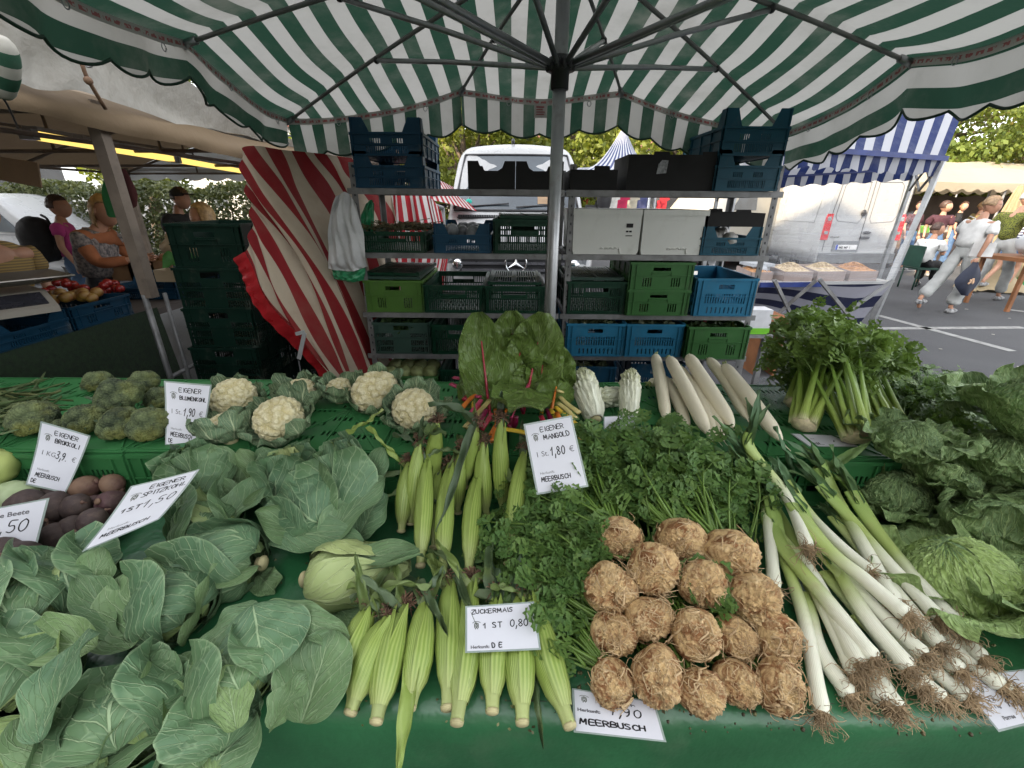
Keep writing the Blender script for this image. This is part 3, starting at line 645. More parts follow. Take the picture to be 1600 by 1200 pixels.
# ribs, struts, hub, pole
HUB = A(PX, PY, 2.055)
for i, tip in enumerate(TIPS):
 top = APEX-A(0, 0, .03); P = [lerp(top, tip-A(0, 0, .02), t)+A(0, 0, .02*math.sin(math.pi*t)) for t in np.linspace(0.02, 1, 8)]
 m = MB(); tube(m, P, .009, 6); r_ = obj('rib', m, M_RIB, umb)
 m = MB(); d = unit(P[-1]-P[-2]); rod(m, P[-1]-d*.07, P[-1]+d*.01, .016, 8); ball(m, P[-1]+d*.01, .018, 8, 6); obj('rib_tip', m, M_STEEL, r_)
 q = P[4]*.6+P[3]*.4; e = HUB+unit(A(*(q-HUB)[:2], 0))*.05
 m = MB(); tube(m, [e, lerp(e, q, .5), q-A(0, 0, .012)], .0105, 6); s_ = obj('strut', m, M_STEEL, umb)
 m = MB(); ball(m, q-A(0, 0, .01), .017, 8, 6); obj('strut_joint', m, M_VBLK, s_)
m = MB(); tube(m, [HUB-A(0, 0, .075), HUB-A(0, 0, .02), HUB-A(0, 0, .019), HUB+A(0, 0, .02), HUB+A(0, 0, .03)], [.033, .033, .046, .046, .03], 14)
for k in range(12): a = k*math.pi/6+.2; ball(m, HUB+A(.046*math.cos(a), .046*math.sin(a), 0), (.012, .014, .02), 6, 6)
obj('hub', m, M_VBLK, umb)
m = MB(); tube(m, [(PX, PY, .03), (PX, PY, 1.2), (PX, PY, 2.44)], .0245, 16); obj('pole', m, M_STEEL, umb)
m = MB(); box(m, (PX-.3, PY-.3, .0), (PX+.3, PY+.3, .045)); obj('base_plate', m, M_STEELD, umb)
m = MB(); p = TIPS[1]*.52+TIPS[2]*.48-A(0, .0, .02); box(m, p+A(-.02, .0, -.13), p+A(.06, .004, -.06)); lab = obj('care_label', m, plain('label cloth', (.5, .46, .44), .7), v_)
m = MB()
for k, (w_, h_) in enumerate(((.05, .006), (.04, .004), (.055, .004), (.05, .004))): box(m, p+A(-.008, -.006, -.075-k*.013), p+A(-.008+w_, -.0035, -.075-k*.013+h_))
obj('label_print', m, plain('red print', (.35, .05, .06), .7), lab)
# ================================================================ LEFT STALL
M_BEIGE = cloth('beige tarpaulin', ((.19, .135, .08),), 1, transl=.10, dirt=(.16, .11, .07), dirtf=.55)
M_WHTARP = cloth('white tarpaulin', ((.62, .64, .66),), 1, transl=.2, dirt=(.3, .28, .25), dirtf=.5)
M_POST = plain('weathered post', (.17, .135, .105), .8, .2, 6, bumps=(30, .3, .004), dirt=(.08, .06, .05, .5))
st = thing('market_stall', 'beige roofed market stall on the left with lit tube lamps', 'stall', (-4.4, 3.5, 0))
m = MB()
prof = [(-2.28, 2.09), (-2.9, 2.28), (-3.6, 2.47), (-4.3, 2.56), (-5.0, 2.47), (-5.8, 2.28), (-6.6, 2.02)]
ys = np.linspace(-4.2, 8.2, 48); G = []  # near end lengthened out of view to shade the counter
for y in ys:
 row = []
 for k, (x, z) in enumerate(np.array([np.interp(np.linspace(0, 6, 25), range(7), [p[j] for p in prof]) for j in (0, 1)]).T):
  sag = -.05*math.sin((y+1.2)/1.57*math.pi)**2; row.append((x, y, z+sag*math.sin(k/24*math.pi)+.01*math.sin(y*9+x*5)))
 G.append(row)
sheet(m, G); obj('roof', m, M_BEIGE, st)
m = MB(); sheet(m, [[(x, -4.2, z) for x in np.linspace(-6.6, -2.3, 12)] for z in (.1, 2.1)]); sheet(m, [[(-6.62, y, z) for y in np.linspace(-4.2, 2.0, 12)] for z in (.1, 2.0)]); obj('added_shade_curtain', m, M_BEIGE, st)  # unseen curtains added to keep sky light off the counter
# fascia along the side eave, with its own sags
def eave_z(y): return 2.11-.035*math.sin((y-2.7)/2.9*math.pi)**2 if y > 2.7 else 2.11-.05*math.sin((2.7-y)/2.2*math.pi)**2
m = MB(); ys = np.linspace(-4.2, 8.2, 140); G = []
for q in np.linspace(0, 1, 8):
 G.append([(-2.28+.10*math.sin(q*2.2)+.012*math.sin(y*13+q*3)*q, y, eave_z(y)+.0-q*(.155+.02*math.sin(y*2.1)+.035*math.exp(-((y-2.75)/.35)**2))) for y in ys])
sheet(m, G); obj('fascia', m, M_BEIGE, st)
m = MB(); xs = np.linspace(-6.6, -2.3, 130); G = []
for q in np.linspace(0, 1, 5):
 G.append([(x, 8.2+.03*math.sin(x*5)*q, np.interp(-x, [2.28, 2.9, 3.6, 4.3, 5, 5.8, 6.6], [2.09]*7)-.02-q*(.14+.05*abs(math.sin(x*9)))) for x in xs])
sheet(m, G); G2 = [[(x, 8.21, z0) for x, z0 in zip(np.linspace(-6.6, -2.28, 25), np.interp(np.linspace(6.6, 2.28, 25), [2.28, 2.9, 3.6, 4.3, 5, 5.8, 6.6], [2.09, 2.28, 2.47, 2.56, 2.47, 2.28, 2.02]))], [(x, 8.21, 2.03) for x in np.linspace(-6.6, -2.28, 25)]]; sheet(m, G2)
obj('gable_valance', m, M_WHTARP, st)
m = MB()
for y in (0.5, 2.62, 4.6, 6.4, 8.1):
 pts = [(x, y, z-.06) for x, z in prof]; tube(m, pts, .018, 6); rod(m, (-2.35, y, 2.02), (-6.5, y, 1.98), .018, 6)
 for x in (-3.3, -4.3, -5.3): rod(m, (x, y, 2.0), (x, y, float(np.interp(-x, [2.28, 4.3, 6.6], [2.05, 2.5, 2]))), .013, 5)
for x, z in ((-2.36, 2.0), (-3.3, 2.3), (-4.3, 2.48), (-5.3, 2.3), (-6.5, 1.98), (-3.3, 2.0)): rod(m, (x, -4.1, z), (x, 8.1, z), .018, 6)
obj('roof_frame', m, M_POST, st)
for (x, y) in ((-2.26, 2.72), (-2.3, 8.1), (-6.5, 2.7), (-6.5, 8.1), (-2.3, -1.0), (-6.5, -1)):
 m = MB(); bar(m, (x, y, 1.03 if y == 2.72 else 0), (x, y, 2.08), .064, .064); obj('post', m, M_POST, st)
m = MB(); rod(m, (-2.28, 2.7, 0), (-2.28, 2.7, 1.05), .017, 8); rod(m, (-2.2, 2.76, 0), (-2.2, 2.76, 1.05), .012, 8); rod(m, (-2.28, 2.7, .5), (-2.28, 4.4, .5), .015); obj('leg_frame', m, M_STEELD, st)
# lamps
def emis(name, col, s):
 m, nt, bs, out = newmat(name); bs.inputs['Base Color'].default_value = (*col, 1); bs.inputs['Emission Color'].default_value = (*col, 1); bs.inputs['Emission Strength'].default_value = s; return m
M_TUBE = emis('lit tube', (1.0, .70, .17), .26)
for k, (a, b) in enumerate(((atz(50, 211, 2.0), atz(266, 248, 2.0)), (atz(277, 250, 2.0), atz(398, 271, 2.0)))):
 t = thing('tube_lamp', ('nearer', 'farther')[k]+' lit fluorescent tube lamp hanging under the beige stall roof', 'lamp', (a+b)/2, 'tube lamps under the left stall roof')
 m = MB(); bar(m, a, b, .075, .05); obj('diffuser', m, M_TUBE, t)
 m = MB(); bar(m, a+A(0, 0, .04), b+A(0, 0, .04), .09, .03)
 d = unit(b-a); bar(m, a-d*.06, a, .085, .065); bar(m, b, b+d*.06, .085, .065); obj('housing', m, M_VWHITE, t)
# white roof flap with grommet at the front corner
m = MB()
pxg = [[(-60, 20), (10, 30), (55, 45), (88, 40), (112, 20), (170, 50), (250, 95), (345, 160), (440, 212), (530, 238)],
       [(-60, 85), (15, 90), (50, 105), (90, 110), (118, 80), (165, 108), (235, 150), (330, 202), (420, 236), (520, 249)],
       [(-60, 115), (25, 128), (60, 140), (90, 143), (125, 142), (180, 160), (240, 180), (330, 215), (420, 243), (520, 254)]]
ydep = [2.25, 2.3, 2.38, 2.42, 2.5, 2.7, 3.1, 3.8, 4.8, 6.2]
K = np.array([[aty(x, y, ydep[j]-.02*i) for j, (x, y) in enumerate(r)] for i, r in enumerate(pxg)])
def refine(K, n, mm):
 a = np.array([bez(K[:, j], n) for j in range(K.shape[1])]).transpose(1, 0, 2); return np.array([bez(a[i], mm) for i in range(n)])
G = refine(K, 14, 70); G[..., 1] += .02*np.sin(G[..., 0]*17)*np.sin(G[..., 2]*21); sheet(m, G)
fl = obj('roof_flap', m, cloth('greyish tarpaulin', ((.34, .325, .29),), 1, transl=.06, dirt=(.17, .15, .12), dirtf=.7, bumpd=.006), st)
m = MB(); g = aty(110, 50, 2.44)
th = np.linspace(0, 6.283, 21); tube(m, [g+A(.027*math.cos(q), -.012, .027*math.sin(q)) for q in th], .007, 6); obj('grommet', m, M_STEEL, fl)
m = MB(); h0 = aty(110, 58, 2.4); h1 = aty(137, 97, 2.42); tube(m, [h0+A(-.012, 0, 0), h1+A(-.012, 0, 0)], .0035, 5); tube(m, [h0+A(.014, 0, 0), h1+A(.014, 0, 0)], .0035, 5)
tube(m, [h1+A(.02*math.cos(q), 0, .02*math.sin(q)) for q in th], .004, 5); obj('tension_hook', m, M_STEEL, fl)
m = MB(); tube(m, bez([aty(128, 100, 2.4), aty(138, 125, 2.42), aty(165, 170, 2.5)], 8), .009, 6); ball(m, aty(138, 126, 2.38), .018, 8, 6); obj('bungee_cord', m, plain('cord', (.16, .09, .05), .7), fl)
# rolled umbrella edge at the top left corner of the view
m = MB(); a = aty(2, 58, 1.95); b = aty(2, 148, 2.0); P = bez([a, (a+b)/2+A(.01, 0, 0), b], 12)
tube(m, P, [.02, .036, .042, .045, .046, .047, .046, .046, .044, .042, .04, .03], 16, uvs=(1, 2));
obj('rolled_side_cloth', m, cloth('rolled cloth', ((.03, .1, .06), (.5, .48, .42)), .8, 1, transl=.1, duty=.45), label='rolled green and white side cloth hanging at the left end of the umbrella', cat='cloth roll')
m = MB(); tube(m, bez([aty(2, 150, 2.0), aty(12, 165, 2.05), aty(28, 200, 2.2)], 10), .004, 5); obj('roll_strap', m, M_VBLK, label='thin black strap hanging below the rolled side cloth', cat='strap')
# counter of the left stall
M_TURF = plain('dark green turf', (.005, .016, .004), .95, .35, 40, bumps=(120, .6, .01), col2=(.008, .024, .006))  # turf green darkened to carry the deep shade there
M_TABLED = plain('dark board', (.05, .04, .035), .8, .2, 3)
ct = thing('stall_counter', 'counter of the left stall draped with dark green artificial turf', 'counter', (-2.9, 3.0, 0))
m = MB(); box(m, (-3.35, .6, .86), (-2.44, 4.9, .9)); box(m, (-5.2, .6, .86), (-3.36, 1.5, .9)); obj('board', m, M_TABLED, ct)
m = MB(); ys = np.linspace(.6, 2.95, 60)
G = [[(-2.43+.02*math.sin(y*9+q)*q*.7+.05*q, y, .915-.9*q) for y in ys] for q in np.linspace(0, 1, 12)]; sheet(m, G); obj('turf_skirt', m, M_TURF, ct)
m = MB()
for y in (.9, 2.9, 4.7):
 for x in (-2.55, -3.25): rod(m, (x, y, 0), (x, y, .87), .018)
obj('legs', m, M_STEELD, ct)
# ================================================================ RED AND WHITE TARPAULINS
M_RW = cloth('red and white tarpaulin', ((.20, .011, .014), (.42, .355, .27)), 1/9.5, 0, transl=.18, dirt=(.2, .1, .07), duty=.52, phase=.9, bumpd=.003, dirtf=.4)
M_REDHEM = plain('shiny red hem', (.27, .01, .014), .3, .15, 8, bumps=(14, .6, .02))
t = thing('striped_tarpaulin', 'slanting red and cream striped tarpaulin hanging left of the crate rack', 'tarpaulin', (-1.2, 3.0, .3))
st_ = [(383, 393), (384, 340), (386, 285), (390, 231), (440, 234), (500, 240), (570, 250)]
en_ = [(513, 586), (538, 592), (562, 596), (580, 596), (606, 590), (612, 470), (616, 330)]
md_ = [(428, 472), (455, 455), (480, 430), (500, 400), (535, 395), (565, 350), (595, 292)]
ysr = [2.62, 2.64, 2.68, 2.75, 2.95, 3.15, 3.4]; ym = [2.55, 2.56, 2.62, 2.72, 2.95, 3.25, 3.5]; ye = [2.45, 2.5, 2.6, 2.75, 3.0, 3.35, 3.55]
K = np.array([[aty(*st_[j], ysr[j]) for j in range(7)], [aty(*md_[j], ym[j]) for j in range(7)], [aty(*en_[j], ye[j]) for j in range(7)]])
G = refine(K, 50, 110); u = np.linspace(0, 1, 110)[None]; v = np.linspace(0, 1, 50)[:, None]
fold = .035*np.sin(u*26+v*2.5)*smooth(0, .2, v)*(.4+u)+.03*np.sin(u*11-v*4)+.012*np.sin(u*60+v*9)
G[..., 1] += fold; G[..., 0] += fold*.5
m = MB(); uvv = np.stack(np.broadcast_arrays(u+.0*v, v), -1); sheet(m, G, uv=uvv); obj('cloth', m, M_RW, t)
m = MB(); e = G[:, 0]; d = np.gradient(e, axis=0); d = np.stack([d[:, 2], d[:, 1]*0, -d[:, 0]], -1); d /= np.linalg.norm(d, axis=1)[:, None]; rows = []
for q in np.linspace(0, 1, 8): rows.append(e+d*(.085*q)+np.outer(.008*np.sin(np.linspace(0, 60, 50))*q, A(0, -1, .3))-A(0, .004, 0))
sheet(m, np.array(rows)); obj('hem', m, M_REDHEM, t)
m = MB(); a = aty(462, 522, 2.38); bar(m, a, aty(476, 518, 2.38), .006, .02); bar(m, aty(476, 520, 2.38), aty(467, 561, 2.38), .005, .022); obj('plastic_strap', m, M_VWHITE, t)
M_RW2 = cloth('bright red and white tarpaulin', ((.36, .02, .03), (.6, .58, .56)), 1/13, 0, transl=.35, dirt=(.3, .18, .15), bumpd=.003, dirtf=.2)
t = thing('striped_tarpaulin', 'bright red and white striped tarpaulin seen through the left rack, beside the van mirror', 'tarpaulin', (-1.2, 4.6, .2))
K = np.array([[aty(585, 290, 4.2), aty(620, 300, 4.3), aty(665, 302, 4.5), aty(690, 330, 4.9)], [aty(575, 360, 4.2), aty(625, 370, 4.3), aty(680, 385, 4.5), aty(700, 395, 4.9)], [aty(585, 445, 4.2), aty(630, 455, 4.3), aty(672, 455, 4.5), aty(692, 450, 4.9)], [aty(600, 560, 4.2), aty(640, 570, 4.3), aty(670, 570, 4.5), aty(690, 560, 4.9)]])
G = refine(K, 30, 80); u = np.linspace(0, 1, 80)[None]; v = np.linspace(0, 1, 30)[:, None]; G[..., 1] += .04*np.sin(u*30+v*3)+.02*np.sin(u*70)
m = MB(); sheet(m, G, uv=np.stack(np.broadcast_arrays(u-.0*v, v), -1)); obj('cloth', m, M_RW2, t)
m = MB(); rod(m, aty(585, 290, 4.25), aty(692, 325, 4.95), .02); rod(m, aty(692, 325, 4.95), A(*aty(692, 325, 4.95)[:2], 0), .02); obj('frame_pole', m, M_STEELD, t)
t = thing('striped_awning', 'low red and white striped awning roof behind the dark blue crates', 'awning', (-1.6, 6.5, 0))
m = MB(); K = np.array([[aty(640, 305, 6.2), aty(700, 318, 6.4), aty(745, 330, 6.5)], [aty(645, 282, 7.4), aty(680, 280, 7.5), aty(710, 293, 7.6)]]);
K = np.array([bez(K[0], 20), bez(K[1], 20)]); sheet(m, K, uv=np.stack(np.broadcast_arrays(np.linspace(0, 1, 20)[None], np.array([[0.], [1]])), -1)); obj('cloth', m, M_RW2, t)
m = MB(); c = aty(672, 296, 6.9); rod(m, (c[0], 6.9, 0), (c[0], 6.9, c[2]), .02); obj('pole', m, M_STEELD, t)
# ================================================================ RIGHT: BLUE STRIPED TENT WITH THE NUT TABLE
M_BW = cloth('blue and white awning', ((.014, .028, .115), (.44, .45, .49)), .27, 0, transl=.3, dirt=(.4, .4, .42), dirtf=.2)
M_BWT = cloth('navy and white table cloth', ((.018, .022, .06), (.36, .36, .42)), .28, 1, transl=.05, dirt=(.3, .3, .33), dirtf=.2, duty=.5)
M_BLUEP = plain('blue trim', (.012, .03, .16), .5)
FL, FR, BL, BR = A(2.2, 4.75, 2.12), A(5.0, 5.72, 2.1), A(3.6, 8.4, 1.98), A(6.6, 8.0, 2.16)
RL, RR_ = A(3.0, 6.5, 3.05), A(6.35, 7.2, 3.0)
t = thing('market_tent', 'blue and white striped market tent on steel legs, right of the racks', 'tent', (4.3, 6.6, 0))
def slope(a, b, c, d, n=30, k=12, sag=.05):
 G = np.array([[lerp(lerp(a, b, s), lerp(c, d, s), q)-A(0, 0, sag*math.sin(math.pi*q)*abs(math.sin(math.pi*s*2))) for s in np.linspace(0, 1, n)] for q in np.linspace(0, 1, k)])
 L = np.linalg.norm(b-a); return G, np.stack(np.broadcast_arrays(np.linspace(0, L, n)[None], np.linspace(0, 1, k)[:, None]), -1)
m = MB(); G, uv = slope(FL, FR, RL, RR_); sheet(m, G, uv=uv); G, uv = slope(BL, BR, RL, RR_); sheet(m, G, uv=uv); obj('roof', m, M_BW, t)
n = 60
for a, b in ((FL, FR), (BL, BR)):
 m = MB()
 G = np.array([[lerp(a, b, s)+A(0, 0, -q*(.17+.02*math.sin(s*60))) +A(.01, -.02, 0)*math.sin(s*50)*q for s in np.linspace(0, 1, n)] for q in (0, .3, .6, 1)]); sheet(m, G, uv=np.stack(np.broadcast_arrays(np.linspace(0, 2.9, n)[None]*1.3, np.linspace(0, 1, 4)[:, None]), -1)); obj('valance', m, M_BW, t)
for a, b in ((FL+A(0, -.03, 0), FR+A(.02, -.03, 0)), (BL, BR)): m = MB(); bar(m, a, b, .02, .05); obj('blue_trim', m, M_BLUEP, t)
m = MB(); legs = [FR, FL, BR, BL]
for k, p in enumerate(legs):
 foot = A(*aty(1353, 522, 5.5)[:2], 0) if k == 0 else A(p[0]-.05, p[1], 0)
 m = MB(); bar(m, foot, p-A(0, 0, .02), .05, .05); bar(m, lerp(foot, p, .0), lerp(foot, p, .55), .062, .062); box(m, foot-A(.07, .07, 0), foot+A(.07, .07, .01)); obj('leg', m, M_STEEL, t)
m = MB()
for a, b in ((FL, BL), (FR, BR)):
 a = a-A(0, 0, .04); b = b-A(0, 0, .04); mid = (a+b)/2; bar(m, a, mid-A(0, 0, .3), .025); bar(m, a-A(0, 0, .3), mid, .025); bar(m, b, mid-A(0, 0, .3), .025); bar(m, b-A(0, 0, .3), mid, .025)
bar(m, RL, RR_, .03); obj('scissor_frame', m, M_STEELD, t)
# table
TA, TB = aty(1188, 436, 4.8), aty(1396, 438, 4.95); TZ = .80; TA[2] = TB[2] = TZ; tdir = unit(TB-TA); tn = A(-tdir[1], tdir[0], 0)
t = thing('nut_table', 'folding table with navy and white striped cloth under the nut boxes', 'table', (TA+TB)/2*A(1, 1, 0))
m = MB(); TA2 = TA-tdir*.9; bar(m, (TA2+TB)/2+tn*.45-tdir*np.linalg.norm(TB-TA2)/2, (TA2+TB)/2+tn*.45+tdir*np.linalg.norm(TB-TA2)/2, .9, .03); obj('tabletop', m, M_VWHITE, t)
m = MB(); L = np.linalg.norm(TB-TA2); n = 70
G = np.array([[TA2+tdir*L*s+tn*(.35*q+.03*math.sin(s*13+q*3)*q)+A(0, 0, .005-(.83-.34*math.sin(math.pi*min(1, s*1.15))*1-.35*(s < 0))*q*lerp(.75, 1, s)) for s in np.linspace(0, 1, n)] for q in np.linspace(0, 1, 24)])
sheet(m, G, uv=np.stack(np.broadcast_arrays(np.linspace(0, L, n)[None], np.linspace(0, .8, 24)[:, None]+.06*np.sin(np.linspace(0, 6, n))[None]), -1)); obj('table_cloth', m, M_BWT, t)
m = MB(); bar(m, TA-A(0, 0, .01)-tn*.02, lerp(TA, TB, .45)-A(0, 0, .01)-tn*.02, .02, .05); obj('cloth_edge', m, M_BLUEP, t)
for k, (a, b) in enumerate((((1280, 436), (1352, 525)), ((1396, 438), (1290, 510)), ((1275, 438), (1205, 500)), ((1210, 438), (1240, 500)))):
 m = MB(); bar(m, aty(*a, 4.72), aty(*b, 4.85), .025, .035); obj('scissor_leg', m, M_STEEL if k == 1 else M_STEELD, t)
# boxes of nuts
M_CARD = plain('grey-brown carton', (.30, .24, .22), .8, .12, 5); M_NUT = plain('nuts', (.5, .36, .2), .7, .3, 30, col2=(.62, .5, .33)); M_NUT2 = plain('brown nuts', (.42, .22, .1), .6, .3, 30)
rs = np.random.RandomState(11)
def nutbox(p, w_, d_, h_, mt, label, fill=1.0, tilt=.1):
 t = thing('nut_box', label, 'box', p, 'open boxes of nuts on the striped table'); o = p-tdir*w_/2; E = A(0, 0, 1)
 m = MB(); slant = .12
 c = [o, o+tdir*w_, o+tdir*w_+tn*d_, o+tn*d_]; hs = [h_*.75, h_*.75, h_, h_]
 for i in range(4):
  a, b = c[i], c[(i+1) % 4]; ha, hb = hs[i], hs[(i+1) % 4]; nn = unit(np.cross(b-a, E))*.006
  V = [a, b, b+E*hb, a+E*ha]; m.add(V+[q-nn for q in V], [[0, 1, 2, 3], [7, 6, 5, 4], [0, 4, 5, 1], [1, 5, 6, 2], [2, 6, 7, 3], [3, 7, 4, 0]], smooth=False)
 obj('carton', m, M_CARD, t); m = MB(); n = 420
 for _ in range(n):
  a, b = rs.rand(2); hh = h_*.75+h_*.5*math.sin(a*math.pi)*math.sin(b*math.pi)*fill; q = o+tdir*w_*(.06+.88*a)+tn*d_*(.06+.88*b)+E*hh
  ball(m, q, (.011, .008, .008), 6, 4, rot=rotm((0, 0, 1), rs.rand()*3), tint=rs.rand())
 G = [[o+tdir*w_*a+tn*d_*b+E*(h_*.72+h_*.47*math.sin(a*math.pi)*math.sin(b*math.pi)*fill) for a in np.linspace(.02, .98, 8)] for b in np.linspace(.02, .98, 8)]; sheet(m, G)
 obj('nuts', m, mt, t)
base0 = lerp(TA, TB, .0)+tn*.03+A(0, 0, .02)
nutbox(lerp(TA, TB, .30)+tn*.05+A(0, 0, .006), .34, .34, .15, M_NUT, 'open box of pale peanuts, left of the three on the striped table')
nutbox(lerp(TA, TB, .545)+tn*.05+A(0, 0, .006), .34, .34, .15, M_NUT, 'open box of mixed nuts, middle of the three on the striped table')
nutbox(lerp(TA, TB, .79)+tn*.05+A(0, 0, .006), .34, .34, .15, M_NUT2, 'open box of brown nuts, right of the three nearest the tent leg')
nutbox(lerp(TA, TB, .06)+tn*.12+A(0, 0, .006), .26, .3, .13, M_NUT2, 'smaller open nut box beside the rack post')
m = MB(); p = lerp(TA, TB, .08)+tn*.3+A(0, 0, .01); obox(m, p+A(0, 0, .07), (.2, .2, .14), tdir, tn); obox(m, p+A(0, 0, .16), (.26, .26, .03), tdir, tn); tube(m, [p+A(0, -.12, .1), p+A(0, -.14, .1)], .06, 16)
obj('weighing_scale', m, plain('scale grey', (.4, .42, .45), .4), label='small grey weighing scale between the nut boxes and the rack', cat='scale')
# clear film stretched between the rack and the tent leg
def film():
 m, nt, bs, out = newmat('clear film'); co = coord(nt); gl = nd(nt, 'ShaderNodeBsdfGlossy'); gl.inputs['Roughness'].default_value = .18; gl.inputs[0].default_value = (.9, .93, 1, 1)
 tr = nd(nt, 'ShaderNodeBsdfTransparent'); df = nd(nt, 'ShaderNodeBsdfTranslucent'); df.inputs[0].default_value = (.75, .78, .85, 1)
 d2 = nd(nt, 'ShaderNodeBsdfDiffuse'); d2.inputs[0].default_value = (.75, .78, .85, 1); dd = nd(nt, 'ShaderNodeAddShader'); ms0 = nd(nt, 'ShaderNodeMixShader'); ms0.inputs[0].default_value = .5; lk(nt, df.outputs[0], ms0.inputs[1]); lk(nt, d2.outputs[0], ms0.inputs[2])
 uv = nd(nt, 'ShaderNodeUVMap').outputs[0]; mp = nd(nt, 'ShaderNodeMapping'); mp.inputs['Scale'].default_value = (1.2, 26, 1); lk(nt, uv, mp.inputs[0])
 n = noise(nt, 1.0, mp.outputs[0], 5, .7); k = sstep(nt, n, .5, .78)
 m1 = nd(nt, 'ShaderNodeMixShader'); lk(nt, mth(nt, 'MULTIPLY_ADD', k, .42, .05), m1.inputs[0]); lk(nt, tr.outputs[0], m1.inputs[1]); lk(nt, ms0.outputs[0], m1.inputs[2])
 m2 = nd(nt, 'ShaderNodeMixShader'); m2.inputs[0].default_value = .07; lk(nt, m1.outputs[0], m2.inputs[1]); lk(nt, gl.outputs[0], m2.inputs[2]); lk(nt, m2.outputs[0], out.inputs[0])
 b = nd(nt, 'ShaderNodeBump'); b.inputs['Distance'].default_value = .02; lk(nt, n, b.inputs['Height']); lk(nt, b.outputs[0], gl.inputs['Normal']); nt.nodes.remove(bs); return m
M_FILM = film()
a0, a1 = aty(1210, 330, 2.95), aty(1192, 428, 2.95); b0, b1 = aty(1432, 330, 5.55), aty(1400, 436, 5.5)
G = np.array([[lerp(lerp(a0, a1, q), lerp(b0, b1, q), s)+A(0, .01*math.sin(q*40), -.03*math.sin(math.pi*s)) for s in np.linspace(0, 1, 24)] for q in np.linspace(0, 1, 30)])
m = MB(); sheet(m, G); obj('plastic_film', m, M_FILM, label='clear stretched plastic film between the right rack post and the tent leg', cat='plastic film')
# ================================================================ FAR STALLS
M_SUNC = cloth('cream awning', ((.46, .40, .30),), 1, transl=.35, dirt=(.35, .28, .2), dirtf=.3)
M_INSHADE = plain('interior shade', (.045, .035, .03), .9, .5, 1.2)  # dark sheet standing in for the shade inside the far stalls
def farstall(p0, p1, depth, z, label, rise=.6, mt=None, sc=.09, dn=None, legs=3):
 p0 = A(*p0, 0); p1 = A(*p1, 0); d = unit(p1-p0); nn = A(-d[1], d[0], 0); L = np.linalg.norm(p1-p0); mt = mt or M_SUNC
 t = thing('market_stall', label, 'stall', (p0+p1)/2+nn*depth/2)
 m = MB(); n = int(L*6)+2
 for sgn, off in ((1, 0), (-1, depth)):
  G = np.array([[p0+d*L*s+nn*(off+sgn*depth/2*q)+A(0, 0, z+rise*q+.03*math.sin(s*L*2.1)) for s in np.linspace(0, 1, n)] for q in np.linspace(0, 1, 6)]); sheet(m, G, uv=np.stack(np.broadcast_arrays(np.linspace(0, L, n)[None], np.linspace(0, 1, 6)[:, None]), -1))
 for e in (0, L): m.add([p0+d*e+A(0, 0, z), p0+d*e+nn*depth+A(0, 0, z), p0+d*e+nn*depth/2+A(0, 0, z+rise)], [[0, 1, 2]], smooth=False)
 obj('roof', m, mt, t); m = MB(); n = int(L*16)
 for off in (-.02, depth):
  G = np.array([[p0+d*L*s+nn*off+A(0, 0, z+.02-q*(.13+sc*abs(math.sin(s*L*7)))) for s in np.linspace(0, 1, n)] for q in (0, .5, 1)]); sheet(m, G, uv=np.stack(np.broadcast_arrays(np.linspace(0, L, n)[None], np.linspace(0, 1, 3)[:, None]), -1))
 obj('valance', m, mt, t); m = MB(); sheet(m, [[p0+d*L*s+nn*(depth-.15)+A(0, 0, z_+.04*math.sin(s*60)) for s in np.linspace(0, 1, 30)] for z_ in (.1, z-.25)]); obj('shade_sheet', m, M_INSHADE, t)
 for s in np.linspace(0, L, legs):
  for off in (.05, depth-.05): m = MB(); q = p0+d*s+nn*off; rod(m, q, q+A(0, 0, z), .03); obj('pole', m, M_STEELD, t)
 m = MB(); c = p0+d*L/2+nn*depth*.35; obox(m, c+A(0, 0, .45), (L*.9, depth*.4, .9), d, nn); obj('counter', m, plain('counter', (.10, .07, .055), .8, .3, 4), t)
 rs = np.random.RandomState(int(L*100) % 997); cols = [(.5, .03, .03), (.55, .35, .05), (.1, .25, .04), (.45, .42, .38), (.3, .08, .03), (.05, .06, .12)]
 for k in range(int(L*1.6)):
  m = MB(); q = p0+d*L*(.08+.84*(k+.5)/int(L*1.6))+nn*depth*rs.uniform(.2, .45)+A(0, 0, .9); cc = cols[rs.randint(6)]
  obox(m, q+A(0, 0, .06), (.42, .35, .12), d, nn)
  for _ in range(16): ball(m, q+d*rs.uniform(-.18, .18)+nn*rs.uniform(-.14, .14)+A(0, 0, .13), .05, 7, 5)
  o_ = obj('goods_crate', m, plain('goods', cc, .6, .3, 6), label='crate heaped with '+['red', 'orange', 'green', 'pale', 'brown', 'dark'][cols.index(cc)]+' goods, on the '+label.split(' stall')[0]+' stall', cat='crate', group='crates of goods on the far stalls')
 return t
farstall((10.2, 12.2), (21, 13.5), 2.6, 2.12, 'nearest long cream-roofed stall at the far right with a scalloped edge', .45, legs=5)
farstall((13.5, 18.5), (26, 20.0), 3, 2.5, 'second cream-roofed stall row behind the nearest right one', .8, legs=4)
farstall((2.2, 17.0), (8.5, 17.6), 2.6, 2.25, 'white-roofed clothing stall seen between the racks and the vans', .5, legs=3)
M_BW2 = cloth('fine blue and white awning', ((.08, .1, .22), (.6, .61, .64)), .24, 0, transl=.3, dirt=(.4, .4, .42), dirtf=.15)
t = thing('striped_tent', 'fine blue and white striped tent roof above the black cartons', 'tent', (1.7, 9.4, 0))
pk = aty(975, 196, 9.6); L0, R0_, B0, B1 = aty(893, 268, 8.6), aty(1020, 262, 8.6), aty(905, 262, 10.6), aty(1030, 258, 10.6)
m = MB()
